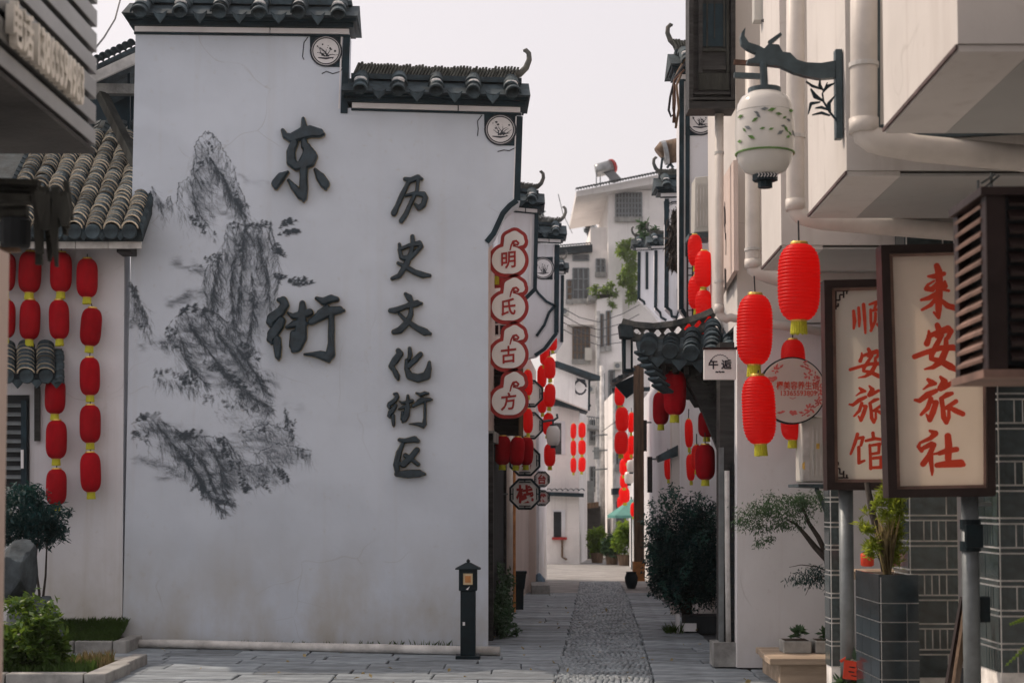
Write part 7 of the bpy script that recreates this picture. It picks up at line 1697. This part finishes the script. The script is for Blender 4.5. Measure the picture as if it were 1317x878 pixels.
# flower pot with a red card
c = at(1105, 862, 11.3); fp = thing('potted_flowers', 'leafy potted flowers at the foot of the tiled planter', 'plant', (c.x, c.y, 0))
leaves('foliage', M_LEAFM, fp, [(c.x, c.y, c.z, .11, .1, .09), (c.x + .03, c.y, c.z + .07, .08, .08, .06), (c.x - .05, c.y - .05, c.z - .1, .12, .1, .06)], 420, .075, 121, .35, .0, .35)
leaves('blossom', M_SIGNW, fp, [(c.x + .02, c.y - .05, c.z + .07, .07, .05, .05)], 40, .03, 122, .5, 0, .9)
MB().lathe([(.10, 0), (.15, .2), (.16, .22), (.13, .22)], 14, (c.x, c.y, 0.0)).build('pot', M_WOODB, fp)
q = plane_at(11.1); rc = thing('red_card', 'red plastic card sign among the potted flowers', 'card', q(1100, 875))
MB().prism([q(1086, 848), q(1119, 853), q(1116, 876), q(1084, 872)], (0, .006, 0)).build('card', M_CLAY, rc)
me = brush_mesh('marks', [[(-8, -5, .8), (-2, -4, .8)], [(2, -3.5, .8), (9, -2.5, .8)], [(-9, 1, .8), (-3, 2, .8)], [(1, 2.5, .8), (8, 3.5, .8)], [(-6, 6, .6), (5, 8, .6)]], .4, 11.1/2000, q(1101, 862, .001), XA, UP, NF, .002); link('marks', off_mesh(me, WL[rc]), M_BRNM, rc)
MB().prism([q(1080, 849), q(1088, 844), q(1087, 848), q(1082, 852)], (0, .01, 0)).build('ribbon', M_CLAY, rc)
for lab, a, b, m_, w in (('brown plank leaning against the nearer sign post', (1228, 885), (1245, 770), M_WOODB, .07), ('dark board leaning behind the brown plank', (1220, 885), (1240, 768), M_BRNM, .06)):
    o = MB().bar(at(*a, 9.55 if 'brown plank l' in lab else 9.62), at(*b, 9.7), .02, w).build('leaning_board', m_); tag(o, lab, 'board', 'boards leaning by the sign post')
t = thing('fern_frond', 'bright green fern frond poking in at the right edge', 'plant', at(1325, 840, 8.6))
for (a, b) in (((1332, 790), (1298, 803)), ((1332, 820), (1293, 856))):
    A, Bp = at(*a, 8.6), at(*b, 8.6); MB().tube([A, Bp], [.006, .002], 5).build('stalk', M_LEAFB, t)
    g_ = []
    for i in range(9):
        p = A.lerp(Bp, i / 9); d = (Bp - A).normalized(); sd_ = Vector((d.z, 0, -d.x)); L = .03 * (1 - .06 * i)
        for sg in (1, -1): g_.append((p, p + d*L*.6 + sd_*sg*L*.6, p + d*L*1.1 + sd_*sg*L*.3))
    V = np.array([tuple(v) for tri in g_ for v in tri]) - np.array(WL[t]); link('leaflets', np_mesh('leaflets', V, np.arange(len(V)).reshape(-1, 3)), M_LEAFB, t)
MB().tube([at(1330, 870, 8.6), at(1332, 790, 8.6)], .006, 5).build('stem', M_LEAFM, t)

lv_ = thing('fallen_leaves', None, None, (0, 13.5, 0)); lv_['kind'] = 'stuff'
for nm, cs, sd in (('leaf_scatter', [(-1.5, 14.6, .03, 2.6, 1.2, .004), (1.4, 18, .03, .9, 3.5, .004)], 140),):
    g = leaves(nm, M_DRY, lv_, cs, 90, .05, sd, 2.2, .0, .6, .1); g['kind'] = 'stuff'
# ------------------------------------------------------------------ hazy air
hzm = bpy.data.materials.new('haze'); hzm.use_nodes = True
nt = hzm.node_tree; nt.nodes.clear()
pv = nt.nodes.new('ShaderNodeVolumePrincipled'); pv.inputs['Color'].default_value = (0.93, 0.92, 0.93, 1); pv.inputs['Density'].default_value = 0.0007; pv.inputs['Anisotropy'].default_value = 0.3
on = nt.nodes.new('ShaderNodeOutputMaterial'); nt.links.new(pv.outputs[0], on.inputs['Volume'])
hb = MB().box((-40, -12, -2.5), (40, 140, 26)).build('haze', hzm); tag(hb, kind='stuff')
